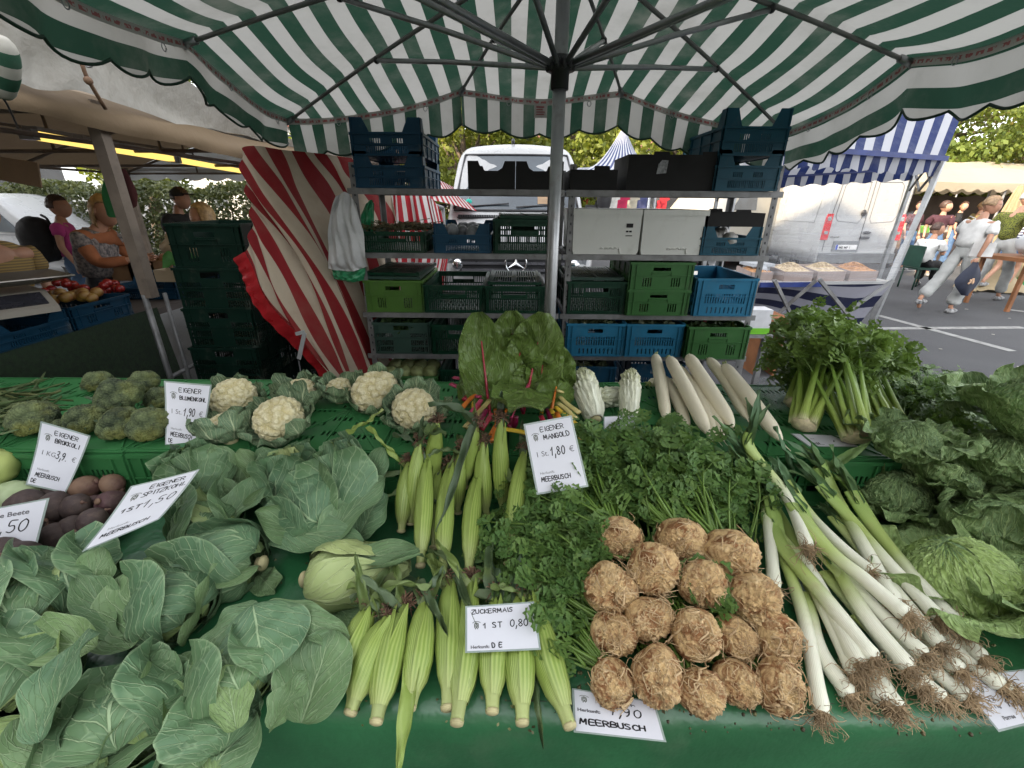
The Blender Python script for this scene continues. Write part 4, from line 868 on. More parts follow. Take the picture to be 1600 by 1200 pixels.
for a, b in ((L0, R0_), (R0_, B1), (B1, B0), (B0, L0)):
 G = np.array([[lerp(lerp(a, b, s), pk, q)-A(0, 0, .25*math.sin(math.pi*q)) for s in np.linspace(0, 1, 24)] for q in np.linspace(0, .97, 12)]); sheet(m, G, uv=np.stack(np.broadcast_arrays(np.linspace(0, 2.2, 24)[None]*(1)*np.ones((12, 1)), np.linspace(0, 1, 12)[:, None]), -1))
obj('roof', m, M_BW2, t)
for p in (L0, R0_, B0, B1): m = MB(); rod(m, (p[0], p[1], 0), p, .025); obj('leg', m, M_STEEL, t)
# clothes on hangers at the clothing stall
rs = np.random.RandomState(4)
gar = [((.45, .02, .03), 'red'), ((.03, .03, .035), 'black'), ((.5, .02, .04), 'crimson'), ((.62, .62, .6), 'white'), ((.45, .02, .08), 'raspberry'), ((.4, .37, .3), 'beige'), ((.05, .06, .15), 'navy'), ((.08, .08, .08), 'charcoal')]
for k in range(16):
 c, nm_ = gar[k % 8]; x = 2.5+k*.36; y = 17.2+.06*(x-2.5)/.36*.1; z = 2.0; m = MB()
 prof_ = [(-.05, 0), (-.22, -.07), (-.28, -.3), (-.19, -.32), (-.18, -.75), (.18, -.75), (.19, -.32), (.28, -.3), (.22, -.07), (.05, 0)]
 prism(m, prof_, (x, y, z), (1, 0, 0), (0, 0, 1), .08); rod(m, (x, y, z-.02), (x, y, z+.1), .008, 5)
 obj('garment', m, plain('garment '+nm_, c, .8, .25, 4), label=f'{nm_} garment on a hanger at the clothing stall, {"left" if k<8 else "right"} half of the rail', cat='garment', group='garments hanging at the clothing stall')
m = MB(); rod(m, (2.3, 17.2, 2.1), (8.4, 17.25, 2.1), .02); obj('clothes_rail', m, M_STEEL, label='steel clothes rail under the white-roofed clothing stall', cat='rail')
# big folded beige sunshade cloth and wooden display on the right
M_DRAPE = cloth('beige drape', ((.36, .29, .18),), 1, transl=.2, dirt=(.3, .22, .13), bumpd=.004, dirtf=.4)
t = thing('folded_umbrella', 'large folded beige market umbrella hanging in pleats at the right edge', 'umbrella', aty(1560, 448, 9.4)*A(1, 1, 0))
top = aty(1600, 290, 9.4); bot = aty(1556, 440, 9.4); m = MB(); na = 72; G = []
for q in np.linspace(0, 1, 26):
 c = lerp(top, bot, q); r = lerp(.08, .6, q**.8); G.append([c+A(math.cos(a)*r*(1+.16*math.sin(a*11+q*2)+.1*math.sin(a*23)), math.sin(a)*r*.5*(1+.16*math.sin(a*11+q*2)), .03*math.sin(a*5)*q) for a in np.linspace(0, 2*math.pi, na, endpoint=False)])
G = np.array(G); m.add(G.reshape(-1, 3), gridf(26, na, True)); obj('cloth', m, M_DRAPE, t)
m = MB(); rod(m, A(bot[0]+.1, bot[1]+.1, 0), top+A(.05, .05, .3), .025); obj('pole', m, M_STEEL, t)
M_WOODO = plain('orange wood', (.24, .10, .04), .5, .25, 4, bumps=(14, .2, .004))
t = thing('wooden_display_table', 'orange-brown wooden display table with a red strip at the right edge', 'table', aty(1620, 450, 7.0)*A(1, 1, 0))
p = aty(1612, 402, 7.0); m = MB(); box(m, (p[0], 7.0, .78), (p[0]+1.6, 7.9, .84)); obj('tabletop', m, M_WOODO, t)
m = MB(); box(m, (p[0], 6.96, .88), (p[0]+1.6, 6.995, 1.12)); box(m, (p[0]-.03, 6.96, .72), (p[0]+1.6, 6.99, .8)); obj('front_board', m, M_WOODO, t)
m = MB(); box(m, (p[0]+.02, 6.93, .94), (p[0]+1.6, 6.955, 1.02)); obj('red_strip', m, plain('red strip', (.5, .02, .02), .6), t)
for x in (.1, 1.5):
 for y in (7.1, 7.8): m = MB(); bar(m, (p[0]+x, y, 0), (p[0]+x, y, .78), .05); obj('leg', m, M_WOODO, t)
m = MB(); ball(m, (p[0]+.62, 7.4, 1.05), (.42, .3, .24), 24, 14, fn=lambda S: S*(1+.08*snoise(S, 1.5, 3))[..., None]); obj('white_bundle', m, M_WHTARP, label='white wrapped bundle lying on the orange-brown display table', cat='bundle')
m = MB(); a = atz(1592, 456, 0); P = [(0, 0), (.5, 0), (.5, .28), (.12, .28)]; prism(m, P, a+A(0, .25, 0), (1, 0, 0), (0, 0, 1), .4); obj('green_crate', m, plain('green crate', (.02, .2, .05), .5), label='green plastic crate on the ground at the right edge', cat='crate')
m = MB(); a = atz(1555, 452, 0); G = []
for q in np.linspace(0, 1, 10): G.append([a+A(-.9+1.5*s, .15*math.sin(s*9), .04+.35*(1-q)*math.sin(math.pi*s)+.02*math.sin(s*30)) + A(0, -.5*q, 0) for s in np.linspace(0, 1, 30)])
sheet(m, np.array(G)); obj('ground_sheet', m, M_DRAPE, label='crumpled beige sheet spread on the asphalt below the folded umbrella', cat='sheet')
# ================================================================ CRATES
def plastic(name, col, rough=.45, dirt=(.17, .165, .14, .32)): return plain(name, col, rough, .15, 3, spec=.22, dirt=dirt, bumps=(60, .15, .001))
C_GREEN = plastic('mid green crate plastic', (.032, .15, .045)); C_LIME = plastic('light green crate plastic', (.07, .155, .03)); C_DKGREEN = plastic('dark green crate plastic', (.004, .036, .018))
C_BLUE = plastic('blue crate plastic', (.022, .16, .28)); C_DKBLUE = plastic('dark blue crate plastic', (.008, .05, .095)); C_TEAL = plastic('petrol crate plastic', (.010, .075, .115))
C_SHADEGREEN = plastic('shaded green crate plastic', (.004, .018, .012)); C_OLIVE = plastic('olive green crate plastic', (.045, .14, .04)); C_GREYG = plastic('grey green crate plastic', (.035, .07, .055)); C_BLACK = plain('black carton', (.012, .011, .011), .85, .2, 5)  # the crate stacks' green has the deep shade put into it
C_STYRO = plain('styrofoam', (.66, .66, .62), .8, .03, 4, bumps=(150, .35, .0015), dirt=(.4, .38, .33, .3))
def slots(x0, x1, z0, z1, n, duty=.5):
 w = (x1-x0)/n; return [(x0+i*w+w*(1-duty)/2, x0+i*w+w*(1+duty)/2, z0, z1) for i in range(n)]
def crate_parts(t, w_, d_, h_, style, mt):
 """open crate: origin at the middle of the front bottom edge, depth along +y"""
 T = .004; hh = h_; hw_ = w_/2
 def endp(m, y, flip):
  o = A(-hw_, y, 0) if not flip else A(hw_, y, 0); ex = A(1, 0, 0) if not flip else A(-1, 0, 0); ez = A(0, 0, 1)
  W_ = w_; H_ = hh
  if style == 'solid':             # smooth sides with a handle and two banks of slots
   ho = [(W_*.36, W_*.64, H_*.70, H_*.82)]+slots(W_*.2, W_*.36, H_*.14, H_*.46, 4)+slots(W_*.66, W_*.82, H_*.14, H_*.46, 4)
  elif style == 'vent':            # fully slotted
   ho = [(W_*.37, W_*.63, H_*.72, H_*.84)]+slots(W_*.16, W_*.86, H_*.34, H_*.6, 16)+slots(W_*.2, W_*.86, H_*.08, H_*.24, 9, .3)
  elif style == 'fold':
   ho = [(W_*.3, W_*.7, H_*.68, H_*.8)]+slots(W_*.06, W_*.94, H_*.1, H_*.5, 26, .5)+slots(W_*.06, W_*.28, H_*.56, H_*.8, 6, .5)+slots(W_*.72, W_*.94, H_*.56, H_*.8, 6, .5)
  elif style == 'mesh':
   ho = []
   for zr in ((.06, .22), (.28, .44), (.50, .66)): ho += slots(W_*.03, W_*.34, H_*zr[0], H_*zr[1], 9, .72)+slots(W_*.66, W_*.97, H_*zr[0], H_*zr[1], 9, .72)
   ho += [(W_*.36, W_*.64, H_*.76, H_*.9)]
  elif style == 'high':
   H_ = hh*.62; ho = slots(W_*.2, W_*.8, H_*.12, H_*.42, 20, .5)+slots(W_*.26, W_*.42, H_*.55, H_*.75, 5, .5)+slots(W_*.58, W_*.74, H_*.55, H_*.75, 5, .5)
  panel(m, o, ex, ez, W_, H_, T, ho)
  n = np.cross(ez, ex)
  def rib(x0, x1, z0, z1, dd=.008):
   c = [o+ex*x0+ez*z0-n*dd, o+ex*x1+ez*z1-n*.0005]; box(m, np.minimum(*c), np.maximum(*c))
  if style != 'high':
   rib(-.006, W_+.006, H_-.014, H_+.001, .009)
   rib(.0, W_, H_*.52, H_*.52+.005, .006) if style in ('solid', 'vent', 'mesh') else None
   rib(0, W_, .0, .006, .006)
   for x in (0.004, W_*.09, W_*.91, W_-.008): rib(x, x+.004, .006, H_-.014, .006)
   if style == 'solid': rib(W_*.34, W_*.66, H_*.64, H_*.655, .006); rib(W_*.34, W_*.35, H_*.52, H_*.66, .006); rib(W_*.65, W_*.66, H_*.52, H_*.66, .006)
   if style == 'fold':
    for x in (W_*.3, W_*.5, W_*.7): rib(x-.003, x+.003, .006, H_*.5, .006)
    rib(.03, W_-.03, H_*.53, H_*.55, .008)
  else:
   rib(0, W_, H_-.01, H_+.001, .008); rib(0, W_, 0, .01, .006); rib(0, W_, H_*.48, H_*.52, .006)
   for sg in (0, 1):            # raised corner towers
    P = [(0, H_), (W_*.27, H_), (W_*.18, hh), (0, hh)]; P = P if sg == 0 else [(W_-x, z) for x, z in P][::-1]
    prism(m, P, o+n*T/2, ex, ez, T)
    x = .004 if sg == 0 else W_-.012
    rib(x, x+.008, 0, hh, .007)
 m = MB(); endp(m, 0, False); e1 = obj('end_wall', m, mt, t); m = MB(); endp(m, d_, True); obj('end_wall', m, mt, t)
 for sg in (-1, 1):
  m = MB(); o = A(-hw_, d_, 0) if sg < 0 else A(hw_, 0, 0); ex = A(0, -1, 0) if sg < 0 else A(0, 1, 0); ez = A(0, 0, 1); H_ = hh if style != 'high' else hh*.62
  if style == 'solid': ho = slots(.05, d_-.05, H_*.14, H_*.46, 14, .35)
  elif style == 'vent': ho = slots(.03, d_-.03, H_*.34, H_*.6, 26, .5)+slots(.03, d_-.03, H_*.08, H_*.24, 14, .3)
  elif style == 'fold': ho = slots(.03, d_-.03, H_*.1, H_*.5, 34, .5)+slots(.03, d_-.03, H_*.58, H_*.8, 34, .5)
  elif style == 'mesh': ho = slots(.02, d_-.02, H_*.06, H_*.3, 22, .7)+slots(.02, d_-.02, H_*.36, H_*.6, 22, .7)
  else: ho = slots(.1, d_-.1, H_*.12, H_*.45, 24, .5)
  panel(m, o, ex, ez, d_, H_, T, ho)
  n = np.cross(ez, ex)
  def rib(x0, x1, z0, z1, dd=.007):
   c = [o+ex*x0+ez*z0-n*dd, o+ex*x1+ez*z1-n*.0005]; box(m, np.minimum(*c), np.maximum(*c))
  rib(0, d_, H_-.014, H_+.001, .009); rib(0, d_, H_*.52, H_*.52+.005)
  for x in (0.006, d_*.25, d_*.5, d_*.75, d_-.012): rib(x, x+.005, 0, H_-.014)
  if style == 'high':
   for a in (0, 1):
    P = [(0, H_), (d_*.16, H_), (d_*.1, hh), (0, hh)]; P = P if a == 0 else [(d_-x, z) for x, z in P][::-1]; prism(m, P, o+n*T/2, ex, ez, T)
  obj('side_wall', m, mt, t)
 m = MB(); panel(m, (-hw_+.005, d_-.005, .006), A(1, 0, 0), A(0, -1, 0), w_-.01, d_-.01, .004, [s for k in range(5) for s in slots(.04, w_-.05, .06+k*d_*.18, .06+k*d_*.18+d_*.1, 12, .4)]); obj('base', m, mt, t)
PROTO = {}
def crate(style, mt, loc, label, w_=.395, d_=.59, h_=.17, rz=0.0, group='crates on the racks'):
 key = (style, mt.name, w_, d_, h_)
 if key not in PROTO:
  t = thing('plastic_crate', label, 'crate', (0, 0, 0), group); crate_parts(t, w_, d_, h_, style, mt); PROTO[key] = t
 else: t = copy_tree(PROTO[key], label=label)
 t.location = loc; t.rotation_euler = (0, 0, rz); WLOC[t.name] = np.asarray(loc, float); return t
# ================================================================ RACKS
def rack(x0, x1, zs, label, y0=2.78, y1=3.36, ztop=1.8):
 t = thing('shelf_rack', label, 'rack', ((x0+x1)/2, y0, 0), 'steel racks behind the stand')
 for x in (x0, x1):
  for y in (y0, y1):
   m = MB(); s = 1 if x == x0 else -1; q = 1 if y == y0 else -1
   box(m, (min(x, x+s*.035), y if q > 0 else y-.004, 0), (max(x, x+s*.035), y+.004 if q > 0 else y, ztop)); box(m, (x if s > 0 else x-.004, min(y+q*.0045, y+q*.035), 0), (x+.004 if s > 0 else x, max(y+q*.0045, y+q*.035), ztop))
   p_ = obj('upright', m, M_STEELD, t)
   m = MB()
   for k in range(int(ztop/.05)): ball(m, (x+s*.018, y-.001 if q > 0 else y+.001, .03+k*.05), (.005, .0015, .009), 6, 4)
   obj('holes', m, M_VBLK, p_)
 for z in zs:
  m = MB()
  box(m, (x0-.02, y0-.012, z-.032), (x1+.02, y0-.0005, z)); box(m, (x0-.02, y1+.0005, z-.032), (x1+.02, y1+.012, z))
  for x in (x0+.006, x1-.031): box(m, (x, y0, z-.03), (x+.025, y1, z-.004))
  for k in range(7): y = y0+.02+k*(y1-y0-.06)/6; box(m, (x0+.035, y, z-.02), (x1-.035, y+.03, z-.003))
  obj('shelf', m, M_STEELD, t)
 return t
XA0, XA1, XB0, XB1 = -.945, .275, .325, 1.545
ZS = (.30, .655, .935, 1.305, 1.665)
rack(XA0, XA1, ZS, 'left steel rack holding mostly green crates'); rack(XB0, XB1, ZS, 'right steel rack holding blue crates and white boxes')
YC = 2.775
# left rack, columns centred at
ca = [-.735, -.335, .065]; cb = [.535, .945, 1.335]
def cz(k): return ZS[k]+.002
crate('high', C_DKBLUE, (-.715, YC, cz(4)), 'lower dark blue high-cornered crate on top of the left rack', h_=.19)
crate('high', C_DKBLUE, (-.715, YC, cz(4)+.165), 'upper dark blue high-cornered crate on top of the left rack', h_=.19)
crate('fold', C_DKGREEN, (-.735, YC, cz(3)), 'low dark green crate with dry herb stalks, left on the second shelf', h_=.12)
crate('high', C_DKBLUE, (-.31, YC, cz(3)), 'dark blue high-cornered crate holding bags in the middle of the second shelf', w_=.34, h_=.17)
crate('fold', C_DKGREEN, (.07, YC, cz(3)), 'dark green crate in front of the van bonnet on the second shelf', w_=.37, h_=.195)
crate('solid', C_LIME, (-.755, YC, cz(2)), 'light green crate topped with folded crates beside the red striped tarpaulin', h_=.2, w_=.36)
crate('fold', C_DKGREEN, (-.375, YC, cz(2)), 'open dark green crate in the middle of the third shelf of the left rack', h_=.175, w_=.37)
crate('fold', C_DKGREEN, (.01, YC, cz(2)), 'dark green crate topped with folded crates, beside the umbrella pole', h_=.172, w_=.37)
crate('mesh', C_GREYG, (-.73, YC, cz(1)), 'grey-green wire-patterned crate with leaves, left on the fourth shelf', h_=.21, w_=.36)
crate('fold', C_DKGREEN, (-.345, YC, cz(1)), 'dark green crate left of the chard on the fourth shelf', h_=.2, w_=.37)
crate('fold', C_DKGREEN, (.05, YC, cz(1)), 'dark green crate hidden behind the chard on the fourth shelf', h_=.2, w_=.37)
crate('fold', C_OLIVE, (-.70, YC, cz(0)), 'olive green crate of pale lettuces at the bottom of the left rack', h_=.19, w_=.37)
crate('fold', C_DKGREEN, (-.3, YC, cz(0)), 'dark green crate beside the lettuce crate at the bottom of the left rack', h_=.24, w_=.37)
# right rack
crate('high', C_TEAL, (1.33, YC-.02, cz(4)), 'lower petrol blue high-cornered crate on top of the right rack', h_=.21, w_=.36)
crate('high', C_TEAL, (1.33, YC-.02, cz(4)+.18), 'upper petrol blue high-cornered crate on top of the right rack', h_=.23, w_=.36)
crate('high', C_TEAL, (1.315, YC, cz(3)), 'petrol blue high-cornered crate with bags under a black carton', h_=.165, w_=.36)
crate('fold', C_DKGREEN, (.53, YC, cz(2)), 'dark green crate under a folded crate, left on the right rack third shelf', h_=.205, w_=.37)
crate('solid', C_OLIVE, (.915, YC-.03, cz(2)), 'lower of the two stacked olive green crates on the right rack', h_=.16, w_=.385)
crate('solid', C_OLIVE, (.915, YC-.03, cz(2)+.158), 'upper of the two stacked olive green crates on the right rack', h_=.17, w_=.385)
crate('vent', C_BLUE, (1.33, YC-.03, cz(2)), 'light blue vented crate, right on the third shelf of the right rack', h_=.235, w_=.37)
crate('vent', C_BLUE, (.54, YC-.02, cz(1)), 'blue vented crate with cauliflower trimmings, left on the fourth shelf', h_=.22, w_=.37)
crate('vent', C_BLUE, (.925, YC-.02, cz(1)), 'blue vented crate in the middle of the fourth shelf, right rack', h_=.22, w_=.37)
crate('solid', C_OLIVE, (1.325, YC-.06, cz(1)), 'olive green crate holding radishes, right on the fourth shelf', h_=.215, w_=.39)
crate('vent', C_DKBLUE, (.51, YC-.02, cz(0)+.0), 'dark blue crate with onion tops at the bottom of the right rack', h_=.28, w_=.37)
crate('vent', C_DKBLUE, (1.02, YC+.1, cz(0)+.0), 'dark blue crate behind the white radishes at the bottom of the right rack', h_=.26, w_=.37)
# folded crates lying on crates
def folded(cx, z, w_, label, n=3, seed=0, y=YC+.02):
 t = thing('folded_crate', label, 'folded crate', (cx, y, z), 'folded crates lying on the racks'); rs = np.random.RandomState(seed)
 for k in range(n):
  m = MB(); a = rs.uniform(-.05, .05); zz = z+.004+k*.024; R3 = rotm((0, 0, 1), a)
  sub = MB(); panel(sub, (-w_/2+.01, 0, 0), A(1, 0, 0), A(0, 1, 0), w_-.02, .5, -.018, slots(.03, w_*.42, .03, .2, 8, .5)+slots(w_*.5, w_*.86, .03, .2, 8, .5)+slots(.03, w_*.42, .26, .46, 8, .5)+slots(w_*.5, w_*.86, .26, .46, 8, .5))
  for x in (-w_/2+.012, -.01, w_/2-.028): box(sub, (x, -.004, .0185), (x+.014, .5, .0225))
  for v, f in zip([np.concatenate(sub.v)], [sub.f]): m.add(v@R3.T+A(cx, y, zz), f, smooth=False)
  obj('folded_frame', m, C_DKGREEN if rs.rand() < .7 else C_GREYG, t)
folded(-.755, cz(2)+.2, .36, 'pile of folded dark crates on the light green crate', 2, 1); folded(.01, cz(2)+.172, .36, 'folded crate on the dark green crate beside the umbrella pole', 1, 2)
folded(.53, cz(2)+.205, .36, 'folded crates on the dark green crate at the left of the right rack', 1, 3); folded(.08, cz(3)+.195, .34, 'flat folded crate lying on the second shelf crate right', 1, 4)
# black cartons with corner tabs
def carton(cx, z, w_, h_, label, tabs=.05, y=YC, d_=.39, cut=True):
 t = thing('fruit_carton', label, 'carton', (cx, y, z), 'black fruit cartons'); H2 = w_/2; T = .005
 P = [(-H2, 0), (H2, 0), (H2, h_), (H2-.06, h_), (H2-.075, h_-tabs*.7), (H2-.1, h_-tabs), (-H2+.1, h_-tabs), (-H2+.075, h_-tabs*.7), (-H2+.06, h_), (-H2, h_)]
 if not cut: P = [(-H2, 0), (H2, 0), (H2, h_-tabs), (.09, h_-tabs), (.085, h_), (.0, h_), (-.0, h_-tabs), (-H2, h_-tabs)]
 for yy in (y, y+d_-T): m = MB(); prism(m, P, (cx, yy+T/2, z), (1, 0, 0), (0, 0, 1), T); obj('end_wall', m, C_BLACK, t)
 for sg in (-1, 1): m = MB(); x = cx+sg*(H2-T/2); box(m, (x-T/2, y+T, z), (x+T/2, y+d_-T, z+h_-tabs)); obj('side_wall', m, C_BLACK, t)
 m = MB(); box(m, (cx-H2+T, y+T, z+.001), (cx+H2-T, y+d_-T, z+.006)); obj('base', m, C_BLACK, t); return t
carton(-.128, cz(4), .272, .145, 'black carton with raised corners, left of the pair in front of the van windscreen'); carton(.148, cz(4), .272, .145, 'black carton with raised corners behind the umbrella pole')
carton(.46, cz(4), .27, .125, 'low black carton at the left end of the right rack top', .02, cut=False)
c_ = carton(.79, cz(4), .28, .2, 'tall black carton with a torn paper patch on the right rack top', .015, cut=False); carton(1.065, cz(4), .27, .2, 'tall black carton beside the petrol blue crates', .015, cut=False)
m = MB(); prism(m, [(0, 0), (.055, .005), (.06, .07), (.025, .072), (.006, .05)], (.815, YC-.003, cz(4)+.085), (1, 0, 0), (0, 0, 1), .001); obj('paper_patch', m, plain('torn paper', (.3, .3, .31), .8, .4, 60), c_)
carton(1.315, cz(3)+.165, .35, .095, 'low black carton resting on the petrol blue crate, second shelf', .018, cut=False)
# white foam boxes
def foam(cx, z, w_, h_, label, d_=.55, stamp=False):
 t = thing('foam_box', label, 'foam box', (cx, YC, z), 'white foam boxes'); m = MB()
 pts = [(-w_/2+.01, 0), (w_/2-.012, 0), (w_/2-.002, .02), (w_/2, h_), (-w_/2, h_), (-w_/2+.004, .02)]
 prism(m, pts, (cx, YC+d_/2, z), (1, 0, 0), (0, 0, 1), d_); obj('box', m, C_STYRO, t)
 m = MB(); box(m, (cx-w_/2-.002, YC-.004, z+h_-.028), (cx+w_/2+.002, YC+d_+.004, z+h_+.004)); obj('lid', m, C_STYRO, t)
 m = MB()
 for k in range(4): tube(m, [A(cx-.02+k*.028, YC-.001, z+.032+.008*math.sin(q)) + A(.009*math.cos(q), 0, 0) for q in np.linspace(-.3, 3.4, 7)], .004, 5)
 tube(m, [(cx+.085, YC-.001, z+.04), (cx+.09, YC-.001, z+.004)], .004, 5); obj('grip_marks', m, C_STYRO, t)
 if stamp:
  m = MB(); y = YC-.0022; box(m, (cx+.115, y, z+.155), (cx+.155, y+.001, z+.178))
  for k, (a, b) in enumerate(((.115, .13), (.135, .15))): box(m, (cx+a, y, z+.128), (cx+b, y+.001, z+.138))
  box(m, (cx+.115, y, z+.106), (cx+.155, y+.001, z+.111)); obj('printed_stamp', m, C_BLACK, t)
foam(.56, cz(3), .405, .252, 'left white foam box with a small black printed stamp', stamp=True); foam(.965, cz(3), .385, .252, 'right white foam box next to the petrol blue crate')
# dark crate stack on the left, behind the counter end
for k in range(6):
 crate('mesh' if k < 5 else 'solid', C_SHADEGREEN, (-1.86+.018*k, 2.62+.01*(k % 2), .002+k*.245), ['bottom', 'second', 'third', 'fourth', 'fifth', 'top'][k]+' dark green crate of the tall stack left of the red striped tarpaulin', w_=.42, d_=.5, h_=.243, group='tall crate stack by the left stall')
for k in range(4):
 crate('mesh', C_SHADEGREEN, (-1.42+.01*k, 3.12, .002+k*.245), ['bottom', 'second', 'third', 'top'][k]+' dark green crate of the short stack behind the red striped tarpaulin', w_=.4, d_=.5, h_=.243, group='crate stack behind the red tarpaulin')
# ================================================================ THINGS ON THE RACKS
def bag(name, pts, zt, mt, label, seed, th=.05):
 """hanging carrier bag, front outline pts in metres"""
 m = MB(); n = len(pts); P = np.array(pts, float); c = P.mean(0); rs = np.random.RandomState(seed)
 rings = []
 for q, s in ((-1, .2), (-.8, .7), (-.3, .97), (0, 1), (.3, .97), (.8, .7), (1, .2)):
  R = c+(P-c)*s; rings.append([A(x, th*q*.5, z) for x, z in R])
 return rings
M_BAGW = plain('white carrier bag', (.5, .5, .5), .45, .06, 4, bumps=(22, .8, .012)); M_BAGG = plain('green carrier bag', (.02, .22, .09), .35, .15, 5, bumps=(22, .8, .012))
def bagsheet(Kpx, Y, mt, name, label, cat='bag', parent=None, seed=0, amp=.012):
 K = np.array([[aty(x, y, Y) for x, y in r] for r in Kpx]); G = refine(K, 40, 26); u = np.linspace(0, 1, 26)[None]; v = np.linspace(0, 1, 40)[:, None]
 Wv = amp*(np.sin(u*14+v*5+seed)+.6*np.sin(u*27-v*9)+.5*np.sin(v*17+u*4)); m = MB()
 bul = .03*np.sin(math.pi*u)*np.sin(math.pi*np.clip(v, 0, 1))
 F1 = G.copy(); F1[..., 1] -= bul+Wv; B1_ = G.copy(); B1_[..., 1] += bul-Wv*.5+.004; sheet(m, F1); sheet(m, B1_[:, ::-1])
 return obj(name, m, mt, parent, label, cat if label else None)
bagsheet([[(525, 308), (540, 300), (556, 318)], [(516, 335), (535, 330), (562, 345)], [(513, 368), (540, 372), (568, 375)], [(512, 402), (545, 412), (572, 410)], [(512, 420), (548, 424), (575, 416)]], 2.66, M_BAGW, 'carrier_bag', 'white carrier bag hanging from the left rack upright', seed=1)
bagsheet([[(518, 418), (545, 424), (570, 414)], [(520, 430), (545, 434), (570, 428)], [(522, 436), (548, 441), (568, 438)]], 2.70, M_BAGG, 'carrier_bag', 'green carrier bag showing below the white one', seed=2, amp=.006)
bagsheet([[(572, 318), (580, 312), (584, 318)], [(560, 345), (575, 335), (584, 345)], [(562, 362), (574, 366), (583, 362)]], 3.0, M_BAGG, 'carrier_bag', 'pale green bag hanging inside the left rack above the herbs', seed=3, amp=.006)
rs = np.random.RandomState(8); m = MB()
for k in range(70):
 p = A(-.92+rs.rand()*.35, YC+.03+rs.rand()*.4, cz(3)+.11+rs.rand()*.03); q = p+A(rs.uniform(-.13, .2), rs.uniform(-.1, .1), rs.uniform(-.01, .05)); tube(m, [p, (p+q)/2+A(0, 0, .01), q], .0025, 4, tint=rs.rand())
leafcard_cloud(m, A(-.75, YC+.2, cz(3)+.14)+rs.randn(350, 3)*A(.12, .1, .012), .025, rs)
obj('dried_herbs', m, treemat('herb stalks', (.07, .06, .03), (.16, .13, .06), .1), label='bundle of thin brownish herb stalks lying over the low dark green crate', cat='herbs')
def heap(c, r, kind, name, label, cat, mt, n, seed, s=.05):
 rs = np.random.RandomState(seed); m = MB(); c = np.asarray(c, float)
 if kind == 'leaf': leafcard_cloud(m, c+rs.uniform(-1, 1, (n, 3))*np.asarray(r), s, rs, up=1.2)
 else:
  for _ in range(n): p = c+rs.uniform(-1, 1, 3)*np.asarray(r); ball(m, p, s*(.8+.4*rs.rand()), 14, 10, fn=lambda S: S*(1+.08*snoise(S, 1.2, rs.randint(999)))[..., None], tint=rs.rand())
 return obj(name, m, mt, label=label, cat=cat)
M_TRIM = treemat('leaf trimmings', (.08, .12, .05), (.3, .34, .2), .1); M_LETT = plain('pale lettuce', (.26, .30, .12), .6, .3, 12, bumps=(30, .8, .01)); M_DKLEAF = treemat('dark leaves', (.02, .05, .015), (.06, .12, .03), .1)
heap((.54, YC+.25, cz(1)+.19), (.15, .22, .015), 'leaf', 'cauliflower_trimmings', 'cauliflower leaf trimmings in the left blue vented crate', 'trimmings', M_TRIM, 260, 1, .07)
heap((.925, YC+.25, cz(1)+.19), (.15, .22, .015), 'leaf', 'leaf_trimmings', 'grey-green leaf trimmings in the middle blue vented crate', 'trimmings', M_TRIM, 260, 2, .06)
heap((1.325, YC+.25, cz(1)+.19), (.16, .24, .02), 'leaf', 'radish_leaves', 'dark green radish leaves in the olive green crate', 'greens', M_DKLEAF, 420, 3, .06)
for k in range(7): m = MB(); p = A(1.3+.03*(k % 3), YC+.12+.05*k, cz(1)+.205+.004*(k % 2)); ball(m, p, .014, 10, 8); obj('radish', m, M_RED, label='small red radish among dark leaves in the olive green crate', cat='radish', group='red radishes in the olive crate')
heap((.51, YC+.25, cz(0)+.25), (.15, .2, .015), 'leaf', 'onion_tops', 'purplish onion tops in the dark blue crate at the bottom', 'greens', M_TRIM, 200, 4, .06)
for k in range(8): m = MB(); p = A(-.84+.09*(k % 4), YC+.07+.13*(k//4), cz(0)+.2); ball(m, p, (.055, .055, .042), 18, 12, fn=lambda S, k=k: S*(1+.1*snoise(S, 1.4, k))[..., None]); obj('lettuce', m, M_LETT, label='pale round lettuce head in the olive crate at the bottom of the left rack', cat='lettuce', group='lettuces in the bottom crate')
heap((-.73, YC+.2, cz(1)+.17), (.14, .18, .02), 'leaf', 'loose_greens', 'dark greens filling the grey-green wire-patterned crate', 'greens', M_DKLEAF, 260, 5, .08)
heap((-.31, YC+.22, cz(3)+.115), (.13, .2, .015), 'ball', 'bag_bundle', 'crumpled grey bags inside the dark blue crate on the second shelf', 'bags', plain('grey film', (.2, .21, .22), .3, .4, 12, bumps=(30, .8, .01)), 14, 6, .04)
heap((1.315, YC+.22, cz(3)+.1), (.13, .2, .015), 'ball', 'bag_bundle', 'crumpled clear bags inside the petrol blue crate under the black carton', 'bags', plain('clear bags', (.3, .29, .27), .3, .4, 12, bumps=(30, .8, .01)), 14, 7, .04)
m = MB(); p = atz(1182, 524, .0); p = aty(1184, 522, 3.5); box(m, p+A(-.085, 0, 0), p+A(.085, .14, .2)); tc = thing('drink_carton', 'small white carton with a bright green base right of the olive crate', 'carton', p)
obj('box', m, plain('white card', (.6, .6, .62), .5), tc); m = MB(); box(m, p+A(-.088, -.003, .0), p+A(.088, -.0005, .05)); obj('green_base', m, plain('lime print', (.16, .5, .02), .4), tc)
m = MB(); box(m, p+A(-.14, -.02, -.03), p+A(.12, .16, -.003)); box(m, (p[0]-.1, p[1], 0), (p[0]-.06, p[1]+.04, p[2]-.031)); box(m, (p[0]+.06, p[1], 0), (p[0]+.1, p[1]+.04, p[2]-.031)); obj('small_stand', m, M_STEELD, label='low steel stand carrying the small white carton', cat='stand')
p = aty(1212, 500, 4.1); m = MB()
